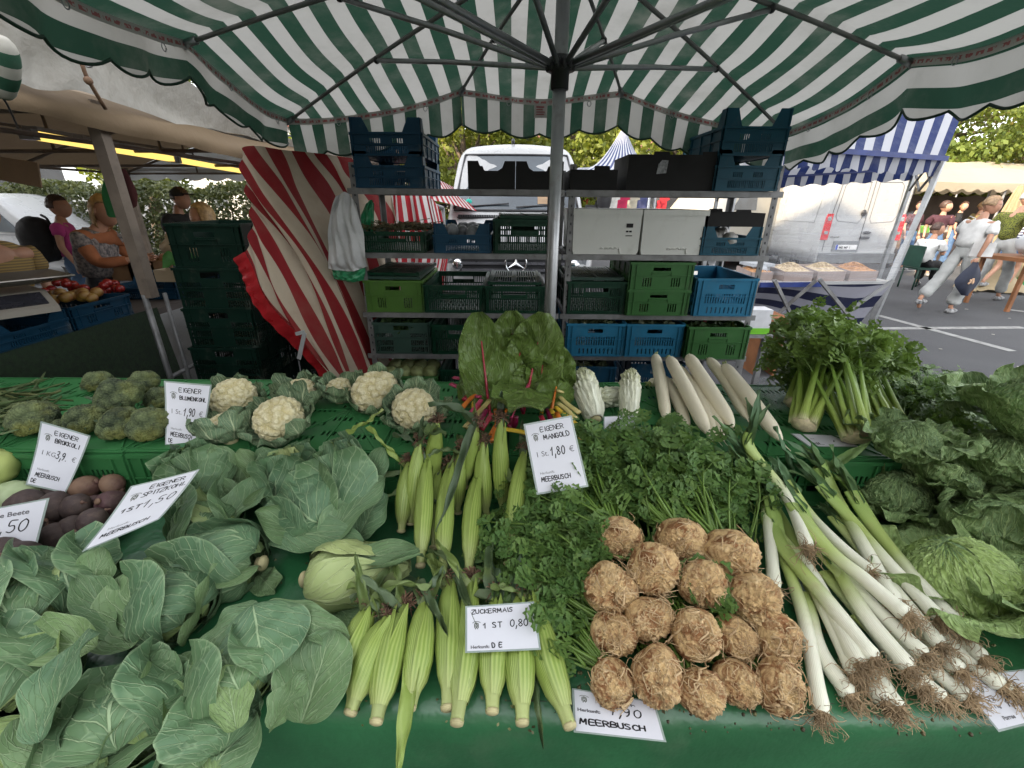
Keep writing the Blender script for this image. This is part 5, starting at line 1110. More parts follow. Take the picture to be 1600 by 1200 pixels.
for k in range(3): box(m, p+A(-.1, k*.1, -.03), p+A(.14, k*.1+.08, .02))
for x in (-.08, .1): box(m, (p[0]+x, p[1], 0), (p[0]+x+.03, p[1]+.28, p[2]-.031))
obj('wooden_crate', m, M_WOODO, label='orange-brown wooden slatted crate under the striped table', cat='crate')
# ================================================================ PEOPLE
def skinmesh(pts, radii, edges, root=0, sub=2):
 me = bpy.data.meshes.new('tmp'); me.from_pydata([tuple(p) for p in pts], edges, []); o = bpy.data.objects.new('tmp', me); scene.collection.objects.link(o)
 md = o.modifiers.new('s', 'SKIN'); md.use_smooth_shade = True; md.branch_smoothing = .6
 for i, r in enumerate(radii):
  v = me.skin_vertices[0].data[i]; v.radius = r if isinstance(r, (tuple, list)) else (r, r); v.use_root = (i == root)
 s = o.modifiers.new('b', 'SUBSURF'); s.levels = sub; s.render_levels = sub
 dg = bpy.context.evaluated_depsgraph_get(); dg.update(); ev = o.evaluated_get(dg); m2 = ev.to_mesh()
 V = np.array([v.co[:] for v in m2.vertices]); Fc = [list(p.vertices) for p in m2.polygons]; ev.to_mesh_clear(); bpy.data.objects.remove(o); bpy.data.meshes.remove(me)
 return V, Fc
def fabric(name, col, col2=None, sc=9, stripes=None, pat=None):
 if stripes:
  m, nt, bs, _ = newmat(name); sp = nd(nt, 'ShaderNodeSeparateXYZ'); co = coord(nt); lk(nt, co, sp.inputs[0])
  s = mth(nt, 'LESS_THAN', mth(nt, 'FRACT', mth(nt, 'MULTIPLY', sp.outputs[2], 1/stripes)), .5); lk(nt, mixc(nt, s, col, col2), bs.inputs['Base Color']); bs.inputs['Roughness'].default_value = .85; bump(nt, noise(nt, 12, co, 4), .6, .012, bs); return m
 return plain(name, col, .85, .12, sc, col2=col2, bumps=(9, .7, .015))
SKIN = plain('skin', (.46, .25, .17), .5, .1, 9); SKIN2 = plain('tanned skin', (.42, .22, .14), .5, .1, 9)
def head_mesh(m, c, fwd, up=(0, 0, 1), s=1.0):
 """head with brow, nose, lips, chin and ears, joined to the neck; fwd = facing direction"""
 up = unit(up); fwd = unit(np.asarray(fwd)-up*np.dot(fwd, up)); sd_ = np.cross(fwd, up); Rm = np.stack([sd_, fwd, up], 1)
 def fn(S):
  P = S.copy(); z = P[..., 2]; y = P[..., 1]; x = P[..., 0]
  P[..., 0] *= .075*(1-.22*smooth(-.1, -1, z)); P[..., 1] *= np.where(y > 0, .093*(1-.05*smooth(0, -1, z)), .102*(1-.25*smooth(-.2, -1, z))); P[..., 2] *= .118
  f = smooth(.55, .98, y); P[..., 1] += .004*f
  nose = np.exp(-(x/.16)**2)*np.exp(-((z+.12)/.2)**2)*(y > 0); P[..., 1] += .032*nose
  eye = (np.exp(-((abs(x)-.38)/.16)**2)*np.exp(-((z-.1)/.12)**2))*(y > 0); P[..., 1] -= .013*eye
  lip = np.exp(-(x/.28)**2)*np.exp(-((z+.45)/.07)**2)*(y > 0); P[..., 1] += .009*lip
  chin = np.exp(-(x/.35)**2)*np.exp(-((z+.8)/.15)**2)*(y > 0); P[..., 1] += .012*chin
  return P
 ball(m, c, s, 48, 36, fn=fn, rot=Rm)
 for sg in (-1, 1): ball(m, c+Rm@(A(sg*.074, -.012, -.005)*s), A(.01, .022, .032)*s, 10, 8, rot=Rm)
 return Rm
def person(label, J, clothes, facing, head_fwd, hair, skinm=SKIN, group=None, face=True, s=1.0, holds=None):
 """J: joint positions in world metres"""
 base = A(J['pelvis'][0], J['pelvis'][1], 0); t = thing('person', label, 'person', base, group)
 names = ['pelvis', 'waist', 'chest', 'neck', 'headb', 'shL', 'elL', 'wrL', 'shR', 'elR', 'wrR', 'hipL', 'knL', 'anL', 'toL', 'hipR', 'knR', 'anR', 'toR']
 rad = dict(pelvis=(.13, .1), waist=(.12, .09), chest=(.14, .1), neck=.068, headb=.05, shL=.055, elL=.042, wrL=.028, hipL=.085, knL=.056, anL=.036, toL=.035)
 for k in list(rad):
  if k.endswith('L'): rad[k[:-1]+'R'] = rad[k]
 idx = {n: i for i, n in enumerate(names)}; E = [('pelvis', 'waist'), ('waist', 'chest'), ('chest', 'neck'), ('neck', 'headb'), ('chest', 'shL'), ('shL', 'elL'), ('elL', 'wrL'), ('chest', 'shR'), ('shR', 'elR'), ('elR', 'wrR'), ('pelvis', 'hipL'), ('hipL', 'knL'), ('knL', 'anL'), ('anL', 'toL'), ('pelvis', 'hipR'), ('hipR', 'knR'), ('knR', 'anR'), ('anR', 'toR')]
 pts = [J[n] for n in names]; rr = [tuple(x*.8*s for x in rad[n]) if isinstance(rad[n], tuple) else rad[n]*.85*s for n in names]
 V, Fc = skinmesh(pts, rr, [(idx[a], idx[b]) for a, b in E]); m = MB(); m.add(V, Fc)
 hc = J['head']; Rm = head_mesh(m, hc, head_fwd, up=unit(J['head']-J['neck'])*.5+A(0, 0, .5), s=s)
 # hands: palm plus five bent fingers on each side
 for sd_ in 'LR':
  w_, e = J['wr'+sd_], J['el'+sd_]; d = unit(w_-e); f = frame_from(d, A(0, -1, .2)); ball(m, w_+d*.05, (.018, .038, .05), 12, 8, rot=f)
  for k in range(4):
   o = w_+d*.085+f[:, 1]*(k-1.5)*.019; tube(m, bez([o, o+d*.035+f[:, 0]*.008, o+d*(.05+.006*(1-abs(k-1.3)))+f[:, 0]*.03], 6), np.linspace(.0095, .007, 6), 6)
  o = w_+d*.03+f[:, 1]*.036; tube(m, bez([o, o+d*.03+f[:, 1]*.02, o+d*.055+f[:, 1]*.018+f[:, 0]*.01], 5), np.linspace(.011, .008, 5), 6)
 obj('body', m, skinm, t)
 if face:
  m = MB()
  for sg in (-1, 1): ball(m, hc+Rm@(A(sg*.029, .083, .012)*s), A(.014, .008, .009)*s, 8, 6, rot=Rm); tube(m, [hc+Rm@(A(sg*x, .088, .03)*s) for x in (.015, .03, .045)], .003, 4)
  obj('eyes', m, plain('eyes', (.05, .03, .02), .4), t)
  m = MB(); tube(m, [hc+Rm@(A(x, .096, -.052)*s) for x in (-.022, 0, .022)], .004, 5); obj('lips', m, plain('lips', (.35, .11, .09), .5), t)
 # hair
 kind, hm = hair
 if kind:
  m = MB()
  def hf(S):
   P = S.copy()*A(.089, .112, .126); y = S[..., 1]; z = S[..., 2]
   strand = .0035*np.sin(np.arctan2(S[..., 0], S[..., 1])*34+S[..., 2]*7)+.003*snoise(S, 2.5, 7)
   P *= (1+strand[..., None]*10)
   face_ = (smooth(.1, .55, y)*smooth(.55, .2, z)); P[..., 1] -= face_*.13
   P[..., 0] *= 1-.35*face_
   low = smooth(-.1, -.9, z);
   if kind == 'bob': P[..., 2] -= low*.055; P[..., 0] *= 1+.12*low;
   elif kind == 'short': P[..., 2] += low*.06; P[..., 0] *= 1-.15*low; P[..., 1] = np.where(y < 0, P[..., 1]*(1-.1*low), P[..., 1])
   return P
  ball(m, hc+Rm@(A(0, -.012, .012)*s), s, 60, 30, fn=hf, rot=Rm); obj('hair', m, hm, t)
 for cn, cm, parts, k in clothes:
  ns = []; [ns.append(x) for ed in parts for x in ed if x not in ns and x != 'headb']
  cp = [J[n] if not isinstance(n, tuple) else lerp(J[n[0]], J[n[1]], n[2]) for n in ns]; cr = []
  for n in ns:
   q = rad[n] if not isinstance(n, tuple) else (np.mean(rad[n[0]])*(1-n[2])+np.mean(rad[n[1]])*n[2]); q = q if isinstance(q, tuple) else (q, q); kk = k.get(n if not isinstance(n, tuple) else n[0]+'*', k.get('all', 1.2)); cr.append((q[0]*kk*s, q[1]*kk*s))
  ii = {n: i for i, n in enumerate(ns)}; V, Fc = skinmesh(cp, cr, [(ii[a], ii[b]) for a, b in parts if a in ii and b in ii])
  nz = snoise(V, 4, 3)*.013+snoise(V, 10, 4)*.006; c0 = V.mean(0); dd = V-c0; dd[:, 2] = 0; dd /= np.linalg.norm(dd, axis=1)[:, None]+1e-9
  m = MB(); m.add(V+dd*nz[:, None], Fc); obj(cn, m, cm, t)
 for sd_ in 'LR':
  if 'shoe' in (holds or {}):
   a, q = J['an'+sd_], J['to'+sd_]; d = unit((q-a)*A(1, 1, 0)); m = MB(); f = np.stack([np.cross(d, (0, 0, 1)), d, A(0, 0, 1)], 1)
   lift = min(a[2], q[2]); tl = unit(q-a);
   def sf(S): P = S*A(.047, .135, .05); P[..., 2] = np.maximum(P[..., 2], -.03); P[..., 2] *= (1-.35*smooth(0, 1, S[..., 1])); return P
   ball(m, a*A(1, 1, 0)+d*.06+A(0, 0, max(.032, a[2]-.055)), s, 20, 14, fn=sf, rot=f); obj('shoe', m, holds['shoe'], t)
 return t
def joints(P, yaw, H=1.7, pose=None):
 """standing skeleton at P facing yaw (0 = +y); pose overrides in local coords (x right, y forward, z up)"""
 k = H/1.72
 L = dict(pelvis=(0, 0, .95), waist=(0, 0, 1.1), chest=(0, -.01, 1.3), neck=(0, 0, 1.46), headb=(0, .01, 1.54), head=(0, .03, 1.61), shL=(-.18, -.01, 1.4), elL=(-.23, -.03, 1.13), wrL=(-.22, .06, .9), shR=(.18, -.01, 1.4), elR=(.23, -.03, 1.13), wrR=(.22, .06, .9), hipL=(-.09, 0, .9), knL=(-.1, .02, .49), anL=(-.1, -.02, .08), toL=(-.11, .12, .03), hipR=(.09, 0, .9), knR=(.1, .02, .49), anR=(.1, -.02, .08), toR=(.11, .12, .03))
 L.update(pose or {}); c, s_ = math.cos(yaw), math.sin(yaw); P = np.asarray(P, float)
 return {n: P+A(v[0]*c-v[1]*s_, v[0]*s_+v[1]*c, v[2])*A(k, k, k) for n, v in L.items()}
SL = lambda sd_, q: [('chest', 'sh'+sd_), ('sh'+sd_, ('sh'+sd_, 'el'+sd_, q))]
TORSO = [('pelvis', 'waist'), ('waist', 'chest'), ('chest', ('chest', 'neck', .75))]
def shirt(mt, q=.85, k=1.35, name='shirt', low=1.35): return (name, mt, TORSO+SL('L', q)+SL('R', q), {'all': k*1.12, 'pelvis': low, 'waist': low, 'chest': 1.22, 'shL': 1.3, 'shR': 1.3, 'shL*': k*1.4, 'shR*': k*1.4, 'chest*': 1.0})
def pants(mt, q=1.0, k=1.35, name='trousers'):
 P = [('waist', 'pelvis'), ('pelvis', 'hipL'), ('pelvis', 'hipR')]
 if q >= 1: P += [('hipL', 'knL'), ('knL', ('knL', 'anL', .92)), ('hipR', 'knR'), ('knR', ('knR', 'anR', .92))]
 else: P += [('hipL', ('hipL', 'knL', q)), ('hipR', ('hipR', 'knR', q))]
 return (name, mt, P, {'all': k*1.1, 'pelvis': 1.2, 'waist': 1.05, 'hipL': 1.2, 'hipR': 1.2, 'knL*': k*1.7, 'knR*': k*1.7})
H_BLOND = plain('blond hair', (.38, .24, .1), .5, .3, 30, bumps=(60, .8, .006)); H_GREY = plain('grey hair', (.42, .41, .4), .5, .2, 30, bumps=(60, .8, .006)); H_BROWN = plain('brown hair', (.06, .03, .02), .5, .3, 30, bumps=(60, .8, .006)); H_SAND = plain('sandy hair', (.34, .22, .12), .5, .3, 30, bumps=(60, .8, .006))
F_WHITE = fabric('white cotton', (.58, .58, .57)); F_LGREY = fabric('light grey trousers', (.40, .41, .40)); F_DENIM = fabric('denim', (.07, .13, .24)); F_BLK = fabric('black cloth', (.012, .012, .014)); F_PINK = fabric('pink cloth', (.45, .05, .22))
F_NAVYST = fabric('navy and white stripes', (.03, .035, .09), (.62, .62, .62), stripes=.05); F_YST = fabric('yellow striped knit', (.3, .2, .06), (.16, .11, .05), stripes=.018); F_DOT = fabric('black cloth with green dots', (.014, .015, .014), (.22, .24, .03), sc=60)
F_PAT = fabric('grey patterned blouse', (.05, .05, .055), (.26, .22, .2), sc=38); F_ORG = fabric('orange sleeves', (.26, .085, .03))
SHOE = plain('dark trainers', (.04, .04, .045), .6, .4, 20, col2=(.4, .4, .4));
# --- right side walkers
P = atz(1468, 487, 0)
J = joints(P, R_(-72), 1.73, dict(pelvis=(0, .06, .95), waist=(0, .08, 1.1), chest=(0, .11, 1.29), neck=(0, .17, 1.45), headb=(0, .2, 1.51), head=(.01, .245, 1.6), shL=(-.18, .16, 1.37), shR=(.18, .15, 1.36), elR=(.25, .0, 1.12), wrR=(.22, -.03, .87), elL=(-.24, .2, 1.12), wrL=(-.2, .33, .98),
 hipL=(-.09, .06, .9), hipR=(.09, .06, .9), knR=(.1, .14, .5), anR=(.1, .02, .08), toR=(.1, .17, .03), knL=(-.1, -.1, .53), anL=(-.1, -.42, .22), toL=(-.1, -.36, .06)))
wt = person('person in a white shirt and pale grey trousers walking with a dark bag in hand', J, [('trousers', F_LGREY, pants(0)[2], pants(0, k=1.45)[3]), shirt(F_WHITE, .75, 1.5, low=1.6)], 0, A(.93, -.3, -.05), ('short', H_SAND), SKIN2, holds={'shoe': SHOE})
Rh = J['head']; m = MB()
for off in (-.032, .032): tube(m, [Rh+A(.075, off-.03, .012)+A(0, .018*math.cos(q), .018*math.sin(q)) for q in np.linspace(0, 6.28, 13)], .002, 4)
tube(m, [Rh+A(.07, -.085, .014), Rh+A(-.01, -.1, .012)], .002, 4); obj('glasses', m, M_VBLK, wt)
m = MB(); w_ = J['wrR']; c = w_+A(-.02, -.02, -.36); K = [[c+A(-.03, 0, .3), c+A(.03, 0, .3)], [c+A(-.17, .0, .12), c+A(.14, 0, .14)], [c+A(-.2, 0, -.02), c+A(.17, 0, 0)], [c+A(-.02, 0, -.2), c+A(.08, 0, -.2)]]
G = refine(np.array([[r[0], (r[0]+r[1])/2+A(0, -.05, 0), r[1]] for r in K]), 16, 12); sheet(m, G); G2 = G.copy(); G2[..., 1] = 2*c[1]-G2[..., 1]; sheet(m, G2[:, ::-1])
bgo = obj('shoulder_bag', m, plain('navy bag', (.015, .02, .04), .6, .3, 6), label='dark navy shoulder bag held by the person in the white shirt', cat='bag')
m = MB()
for k in range(7): ball(m, c+A(.0+.03*math.cos(k), -.052, .02+.03*math.sin(k*1.7)), (.02, .003, .02), 8, 5)
obj('floral_print', m, plain('floral print', (.5, .32, .2), .7, .5, 60), bgo)
m = MB(); c = J['pelvis']+A(.08, -.16, .03); obox(m, c, (.28, .05, .2), unit(A(.95, -.3, 0)), unit(A(.3, .95, 0))); bw = obj('belt_bag', m, F_WHITE, label='white cross-body bag worn by the person in the white shirt', cat='bag')
m = MB(); tube(m, bez([c+A(.1, 0, .1), J['chest']+A(.08, -.17, 0), J['shL']+A(0, -.02, .07)], 10), .008, 5); obj('strap', m, F_WHITE, bw)
P = atz(1532, 468, 0)
J = joints(P, R_(-75), 1.82, dict(head=(0, .14, 1.62), neck=(0, .08, 1.46), headb=(0, .1, 1.53), knL=(-.1, -.05, .5), anL=(-.1, -.25, .12), toL=(-.1, -.12, .04), knR=(.1, .2, .5), anR=(.1, .2, .08), toR=(.1, .34, .03)))
person('person with white hair in a black top with green dots walking behind the white shirt', J, [('trousers', F_LGREY, pants(0)[2], pants(0, k=1.3)[3]), shirt(F_DOT, .8, 1.3, low=1.3)], 0, A(.95, -.2, -.1), ('short', H_GREY), SKIN2, holds={'shoe': SHOE})
P = atz(1556, 456, 0)
J = joints(P, R_(-80), 1.68, dict(pelvis=(0, 0, .95), chest=(0, .1, 1.27), waist=(0, .04, 1.1), neck=(0, .18, 1.42), headb=(0, .22, 1.48), head=(0, .27, 1.55), shL=(-.17, .1, 1.36), shR=(.17, .1, 1.36), elR=(.23, .15, 1.1), wrR=(.2, .36, .98), elL=(-.23, .2, 1.1), wrL=(-.18, .4, 1.0), knR=(.1, .12, .5), anR=(.1, .02, .08), knL=(-.1, -.06, .5), anL=(-.1, -.3, .2), toL=(-.1, -.2, .06)))
person('person in a striped shirt and denim shorts leaning forward by the folded umbrella', J, [('shorts', F_DENIM, pants(0, .75)[2], pants(0, .75, 1.4)[3]), shirt(F_NAVYST, .6, 1.3, low=1.3)], 0, A(.97, 0, -.25), ('short', H_BROWN), SKIN2, holds={'shoe': SHOE})
SIT = dict(pelvis=(0, 0, .5), waist=(0, 0, .65), chest=(0, .03, .86), neck=(0, .08, 1.02), headb=(0, .1, 1.1), head=(0, .12, 1.17), shL=(-.18, .03, .95), shR=(.18, .03, .95), elL=(-.22, .1, .7), elR=(.22, .1, .7), wrL=(-.16, .32, .72), wrR=(.16, .32, .72), hipL=(-.09, .03, .48), hipR=(.09, .03, .48), knL=(-.12, .42, .5), knR=(.12, .42, .5), anL=(-.12, .4, .1), anR=(.12, .4, .1), toL=(-.12, .52, .03), toR=(.12, .52, .03))
P = aty(1432, 440, 9.2)*A(1, 1, 0); J = joints(P, R_(-60), 1.7, SIT)
person('person in a white top sitting at the far stall behind the tent leg', J, [('trousers', F_BLK, pants(0)[2], pants(0, k=1.3)[3]), shirt(F_WHITE, .8, 1.35)], 0, A(.8, -.3, -.3), ('short', H_BROWN), SKIN2, holds={'shoe': SHOE})
m = MB(); f = P; box(m, f+A(-.22, -.2, .4), f+A(.2, .2, .43)); [rod(m, f+A(x, y, 0), f+A(x, y, .4), .015) for x in (-.2, .18) for y in (-.18, .18)]; box(m, f+A(-.24, -.2, .44), f+A(-.215, .2, .85)); obj('folding_chair', m, plain('green chair', (.01, .045, .03), .6), label='green folding chair under the sitting person at the far stall', cat='chair')
for k, (px, Y, c, nm_, hr) in enumerate(((1450, 11.0, fabric('plum', (.05, .015, .025)), 'plum', H_BROWN), (1410, 12, fabric('maroon', (.05, .008, .01)), 'dark red', H_BROWN), (1475, 12.6, F_BLK, 'black', H_BROWN), (1505, 13.0, fabric('khaki', (.2, .17, .08)), 'khaki', H_SAND))):  # plum and maroon darkened for the stall's dim interior
 P = aty(px, 400, Y)*A(1, 1, 0); person(f'person in a {nm_} top standing in the shade of the far right stall', joints(P, R_(150+40*k), 1.68), [('trousers', F_DENIM, pants(0)[2], pants(0, k=1.2)[3]), shirt(c, .8, 1.25)], 0, A(math.cos(k*2), -1, 0), ('short', hr), holds={'shoe': SHOE}, group=None)
# --- left side
LP = lambda px, Y, py=400: aty(px, py, Y)*A(1, 1, 0)
P = LP(138, 4.0, 380); J = joints(P, R_(-80), 1.66, dict(chest=(0, .06, 1.28), waist=(0, .02, 1.1), neck=(0, .14, 1.42), headb=(0, .18, 1.48), head=(0, .215, 1.55), shR=(.2, .06, 1.36), shL=(-.18, .08, 1.36), elR=(.22, .16, 1.12), wrR=(.15, .44, 1.15), elL=(-.2, .2, 1.12), wrL=(-.14, .46, 1.13)))
person('blond person in a grey patterned blouse over orange sleeves reaching across the left counter', J, [('trousers', F_BLK, pants(0)[2], pants(0, k=1.2)[3]), ('undershirt', F_ORG, [('chest', 'shL'), ('shL', 'elL'), ('elL', ('elL', 'wrL', .8)), ('chest', 'shR'), ('shR', 'elR'), ('elR', ('elR', 'wrR', .8))], {'all': 1.3, 'chest': .9}), shirt(F_PAT, .55, 1.6, 'blouse', 1.7)], 0, A(.98, -.2, -.15), ('bob', H_BLOND), SKIN2, holds={'shoe': SHOE})
P = LP(108, 5.6, 380); J = joints(P, R_(-60), 1.6, {})
pk_ = person('person in a pink top with a black backpack standing by the small white van', J, [('trousers', F_DENIM, pants(0)[2], pants(0, k=1.2)[3]), shirt(F_PINK, .6, 1.3)], 0, A(.8, .2, 0), ('short', H_BROWN), SKIN2, holds={'shoe': SHOE})
m = MB(); ball(m, J['chest']+A(-.22, -.1, -.08), (.2, .15, .26), 24, 16, fn=lambda S: np.sign(S)*np.abs(S)**.8*(1+.05*snoise(S, 1.5, 5))[..., None]); bp = obj('backpack', m, F_BLK, label='black backpack worn by the person in pink', cat='backpack')
m = MB(); tube(m, bez([J['chest']+A(-.1, -.1, .2), J['chest']+A(.0, -.14, .14), J['chest']+A(.02, -.16, -.1), J['chest']+A(-.12, -.12, -.25)], 12), .014, 6); obj('strap', m, F_BLK, bp)
P = LP(292, 6.0, 380); J = joints(P, R_(-95), 1.72, dict(head=(0, .08, 1.6)))
pc = person('person in a black cap and black t-shirt standing before the hedge', J, [('trousers', F_BLK, pants(0)[2], pants(0, k=1.2)[3]), shirt(F_BLK, .75, 1.35)], 0, A(1, -.15, -.1), ('short', H_BROWN), SKIN2, holds={'shoe': SHOE})
m = MB(); ball(m, J['head']+A(-.008, 0, .035), (.108, .1, .1), 20, 12, fn=lambda S: S*A(1, 1, 1)-A(0, 0, 1)*np.minimum(S[..., 2:3], 0)*.9); ball(m, J['head']+A(.13, -.015, .055), (.075, .075, .008), 16, 6); obj('cap', m, F_BLK, pc)
bagsheet([[(273, 352), (280, 348), (284, 355)], [(268, 375), (276, 372), (286, 378)], [(266, 392), (276, 396), (284, 390)]], 5.8, M_BAGW, 'carrier_bag', 'white carrier bag held by the person in the black cap', seed=5, amp=.01)
P = LP(337, 4.9, 380); J = joints(P, R_(60), 1.56, dict(head=(0, .16, 1.58), neck=(0, .08, 1.44), headb=(0, .1, 1.5)))
person('person with a blond bob bending behind the dark crate stack', J, [('trousers', F_BLK, pants(0)[2], pants(0, k=1.2)[3]), shirt(fabric('maroon knit', (.2, .05, .05)), .9, 1.3)], 0, A(-.8, -.3, -.3), ('bob', H_BLOND), SKIN2, holds={'shoe': SHOE})
P = LP(-22, 3.1, 380); J = joints(P, R_(-120), 1.62, dict(chest=(0, .1, 1.27), shL=(-.18, .1, 1.33), shR=(.2, .06, 1.32), elR=(.27, .04, 1.08), wrR=(.24, .2, .95)))
person('person in a yellow striped knit top cut off by the left edge', J, [('trousers', F_BLK, pants(0)[2], pants(0, k=1.2)[3]), shirt(F_YST, .7, 1.35)], 0, A(.8, .6, -.2), ('bob', H_BLOND), SKIN2, holds={'shoe': SHOE})
# ================================================================ LEFT COUNTER GOODS
C_SHADEBLUE = plastic('shaded blue crate plastic', (.004, .028, .055))  # darker copy of the blue, with the left counter's shade in it
def mcrate(style, mt, loc, label, **k): return crate(style, mt, loc, label, group='blue crates on the left counter', **k)
for k, (x, y, rz, lb) in enumerate(((-2.47, 1.75, 90, 'dark blue crate nearest the left edge on the turf-draped counter'), (-2.47, 2.17, 90, 'dark blue crate below the weighing scale on the counter'), (-2.47, 2.6, 90, 'dark blue crate beside the stall post on the counter'), (-2.5, 3.45, 90, 'dark blue crate with green paper on its rim, right of the stall post'), (-2.52, 3.9, 90, 'dark blue crate at the far end of the left counter'))):
 mcrate('high' if k in (1, 3) else 'solid', C_SHADEBLUE, (x, y, .905), lb, h_=.13, w_=.4, d_=.55, rz=R_(rz))
M_TOM = plain('tomato', (.22, .012, .01), .25, .3, 5); M_PEACH = plain('peach', (.24, .07, .02), .5, .4, 12, col2=(.27, .17, .03))
rs = np.random.RandomState(21)
def fruits(c, r, n, rad, mt, name, label, group):
 for k in range(n):
  m = MB(); p = np.asarray(c)+A(rs.uniform(-r[0], r[0]), rs.uniform(-r[1], r[1]), rs.uniform(0, r[2])); ball(m, p, (rad, rad, rad*.88), 14, 10); obj(name, m, mt, label=label, cat=name, group=group)
fruits((-2.72, 1.75, 1.03), (.2, .14, .05), 26, .036, M_TOM, 'tomato', 'red tomato in the crate nearest the left edge', 'tomatoes at the left edge')
fruits((-2.75, 2.62, 1.03), (.18, .14, .04), 22, .034, M_PEACH, 'peach', 'yellow-red peach in the crate left of the stall post', 'peaches by the stall post')
fruits((-2.95, 2.98, 1.0), (.25, .12, .08), 26, .03, M_TOM, 'plum', 'red fruit behind the post on the counter', 'red fruit behind the post')
t = thing('weighing_scale', 'beige weighing scale with a wide shallow pan on the left counter', 'scale', (-2.75, 2.28, 1.04)); m = MB()
M_SCB = plain('scale casing', (.20, .18, .15), .4, .1, 5); M_DISP = plain('scale display', (.02, .02, .025), .25, .2, 8)
P = [(-.2, 0), (.2, 0), (.2, .03), (.07, .1), (-.2, .1)]; R3 = rotm((0, 0, 1), R_(68)); ex = R3@A(0, -1, 0); ey = R3@A(1, 0, 0)
c = A(-2.68, 2.25, 1.04)
prism(m, P, c, -R3@A(0, 1, 0)*1 if False else unit(A(.85, -.5, 0)), (0, 0, 1), .36); obj('casing', m, M_SCB, t)
d1 = unit(A(.85, -.5, 0)); d2 = unit(A(.5, .85, 0)); m = MB()
slope_ = unit(d1*.13-A(0, 0, .07)); obox(m, c+d1*.135+A(0, 0, .069), (.1, .3, .006), slope_, d2, np.cross(slope_, d2)); obj('keypad', m, M_DISP, t)
m = MB(); G = [[c-d1*.05+d1*a*.2+d2*b*.3+A(0, 0, .13+.04*max(abs(a), abs(b))**3) for b in np.linspace(-1, 1, 15)] for a in np.linspace(-1, 1, 15)]; slab(m, G, .006); rod(m, c-d1*.05+A(0, 0, .09), c-d1*.05+A(0, 0, .13), .03); obj('pan', m, plain('steel pan', (.3, .28, .25), .3, .1, 3, metal=.8), t)
# paper bag, baskets, green paper
m = MB(); c = aty(300, 388, 3.55); c[2] = max(c[2], 1.12)
ball(m, c, (.21, .16, .13), 30, 20, fn=lambda S: S*(1+.12*snoise(S, 1.3, 9)+.07*snoise(S, 4, 10))[..., None]+A(0, 0, .3)*smooth(.5, 1, S[..., 0])[..., None]); obj('paper_bag', m, plain('brown paper', (.34, .25, .14), .7, .12, 6, bumps=(20, .9, .012)), label='crumpled tan paper bag on the crates right of the stall post', cat='paper bag')
m = MB(); c = aty(298, 402, 3.35); G = [[c+A(-.15+.3*s, -.05-.06*q, .03-.09*q+.02*math.sin(s*14+q*4)) for s in np.linspace(0, 1, 26)] for q in np.linspace(0, 1, 8)]; sheet(m, np.array(G)); obj('green_wrapping', m, plain('green wrap', (.06, .2, .04), .5, .3, 9, bumps=(30, .7, .008)), label='light green wrapping leaves over the rim of a dark blue crate', cat='wrapping')
m = MB(); c = aty(248, 392, 3.1); c[2] = 1.06; panel(m, c+A(-.08, 0, 0), A(1, 0, 0), A(0, 0, 1), .16, .08, .004); panel(m, c+A(.08, .12, 0), A(-1, 0, 0), A(0, 0, 1), .16, .08, .004); box(m, c+A(-.08, .002, 0), c+A(-.076, .12, .08)); box(m, c+A(.076, .002, 0), c+A(.08, .12, .08)); obj('punnet', m, plain('cardboard', (.35, .27, .17), .8, .1, 5), label='small tan cardboard punnet just right of the stall post', cat='punnet')
for k, p in enumerate(((225, 385, 4.0), (262, 380, 4.2), (195, 385, 4.0))):
 c = aty(*p); c[2] = 1.04; m = MB(); panel(m, c+A(-.2, 0, -.13), A(1, 0, 0), A(0, 0, 1), .4, .18, .006); panel(m, c+A(.2, .3, -.13), A(-1, 0, 0), A(0, 0, 1), .4, .18, .006); obj('fruit_tray', m, plain('tray wood', (.25, .14, .07), .7, .2, 6), label=['wooden fruit tray right of the stall post, behind the punnet', 'wooden fruit tray near the paper bag', 'wooden fruit tray left of the stall post by the orange sleeves'][k], cat='tray')
 fruits(c+A(0, .15, .0), (.17, .12, .05), 14, .032, M_PEACH if k != 1 else M_TOM, 'fruit', ['orange-yellow fruit in the tray behind the punnet', 'red fruit in the tray near the paper bag', 'orange-yellow fruit in the tray by the orange sleeves'][k], ['fruit behind the punnet', 'fruit near the paper bag', 'fruit by the orange sleeves'][k])
m = MB(); K = np.array([[aty(162, 262, 2.95), aty(185, 262, 2.95), aty(196, 268, 2.9)], [aty(163, 300, 2.95), aty(182, 305, 2.95), aty(208, 300, 2.9)], [aty(163, 336, 2.95), aty(185, 340, 2.95), aty(212, 332, 2.9)]]); G = refine(K, 20, 24); G[..., 1] += .02*np.sin(G[..., 0]*60); sheet(m, G)
obj('green_jacket', m, fabric('green cloth', (.015, .12, .03)), label='green cloth hanging behind the stall post', cat='cloth')
m = MB(); K = np.array([[aty(180, 262, 2.8), aty(196, 264, 2.8)], [aty(196, 310, 2.8), aty(214, 300, 2.8)], [aty(204, 328, 2.8), aty(214, 322, 2.8)]]); G = refine(np.array([[r[0], (r[0]+r[1])/2, r[1]] for r in K]), 12, 8); sheet(m, G); obj('maroon_cloth', m, fabric('maroon cloth', (.08, .02, .02)), label='narrow maroon cloth hanging from the stall post beside the green one', cat='cloth')
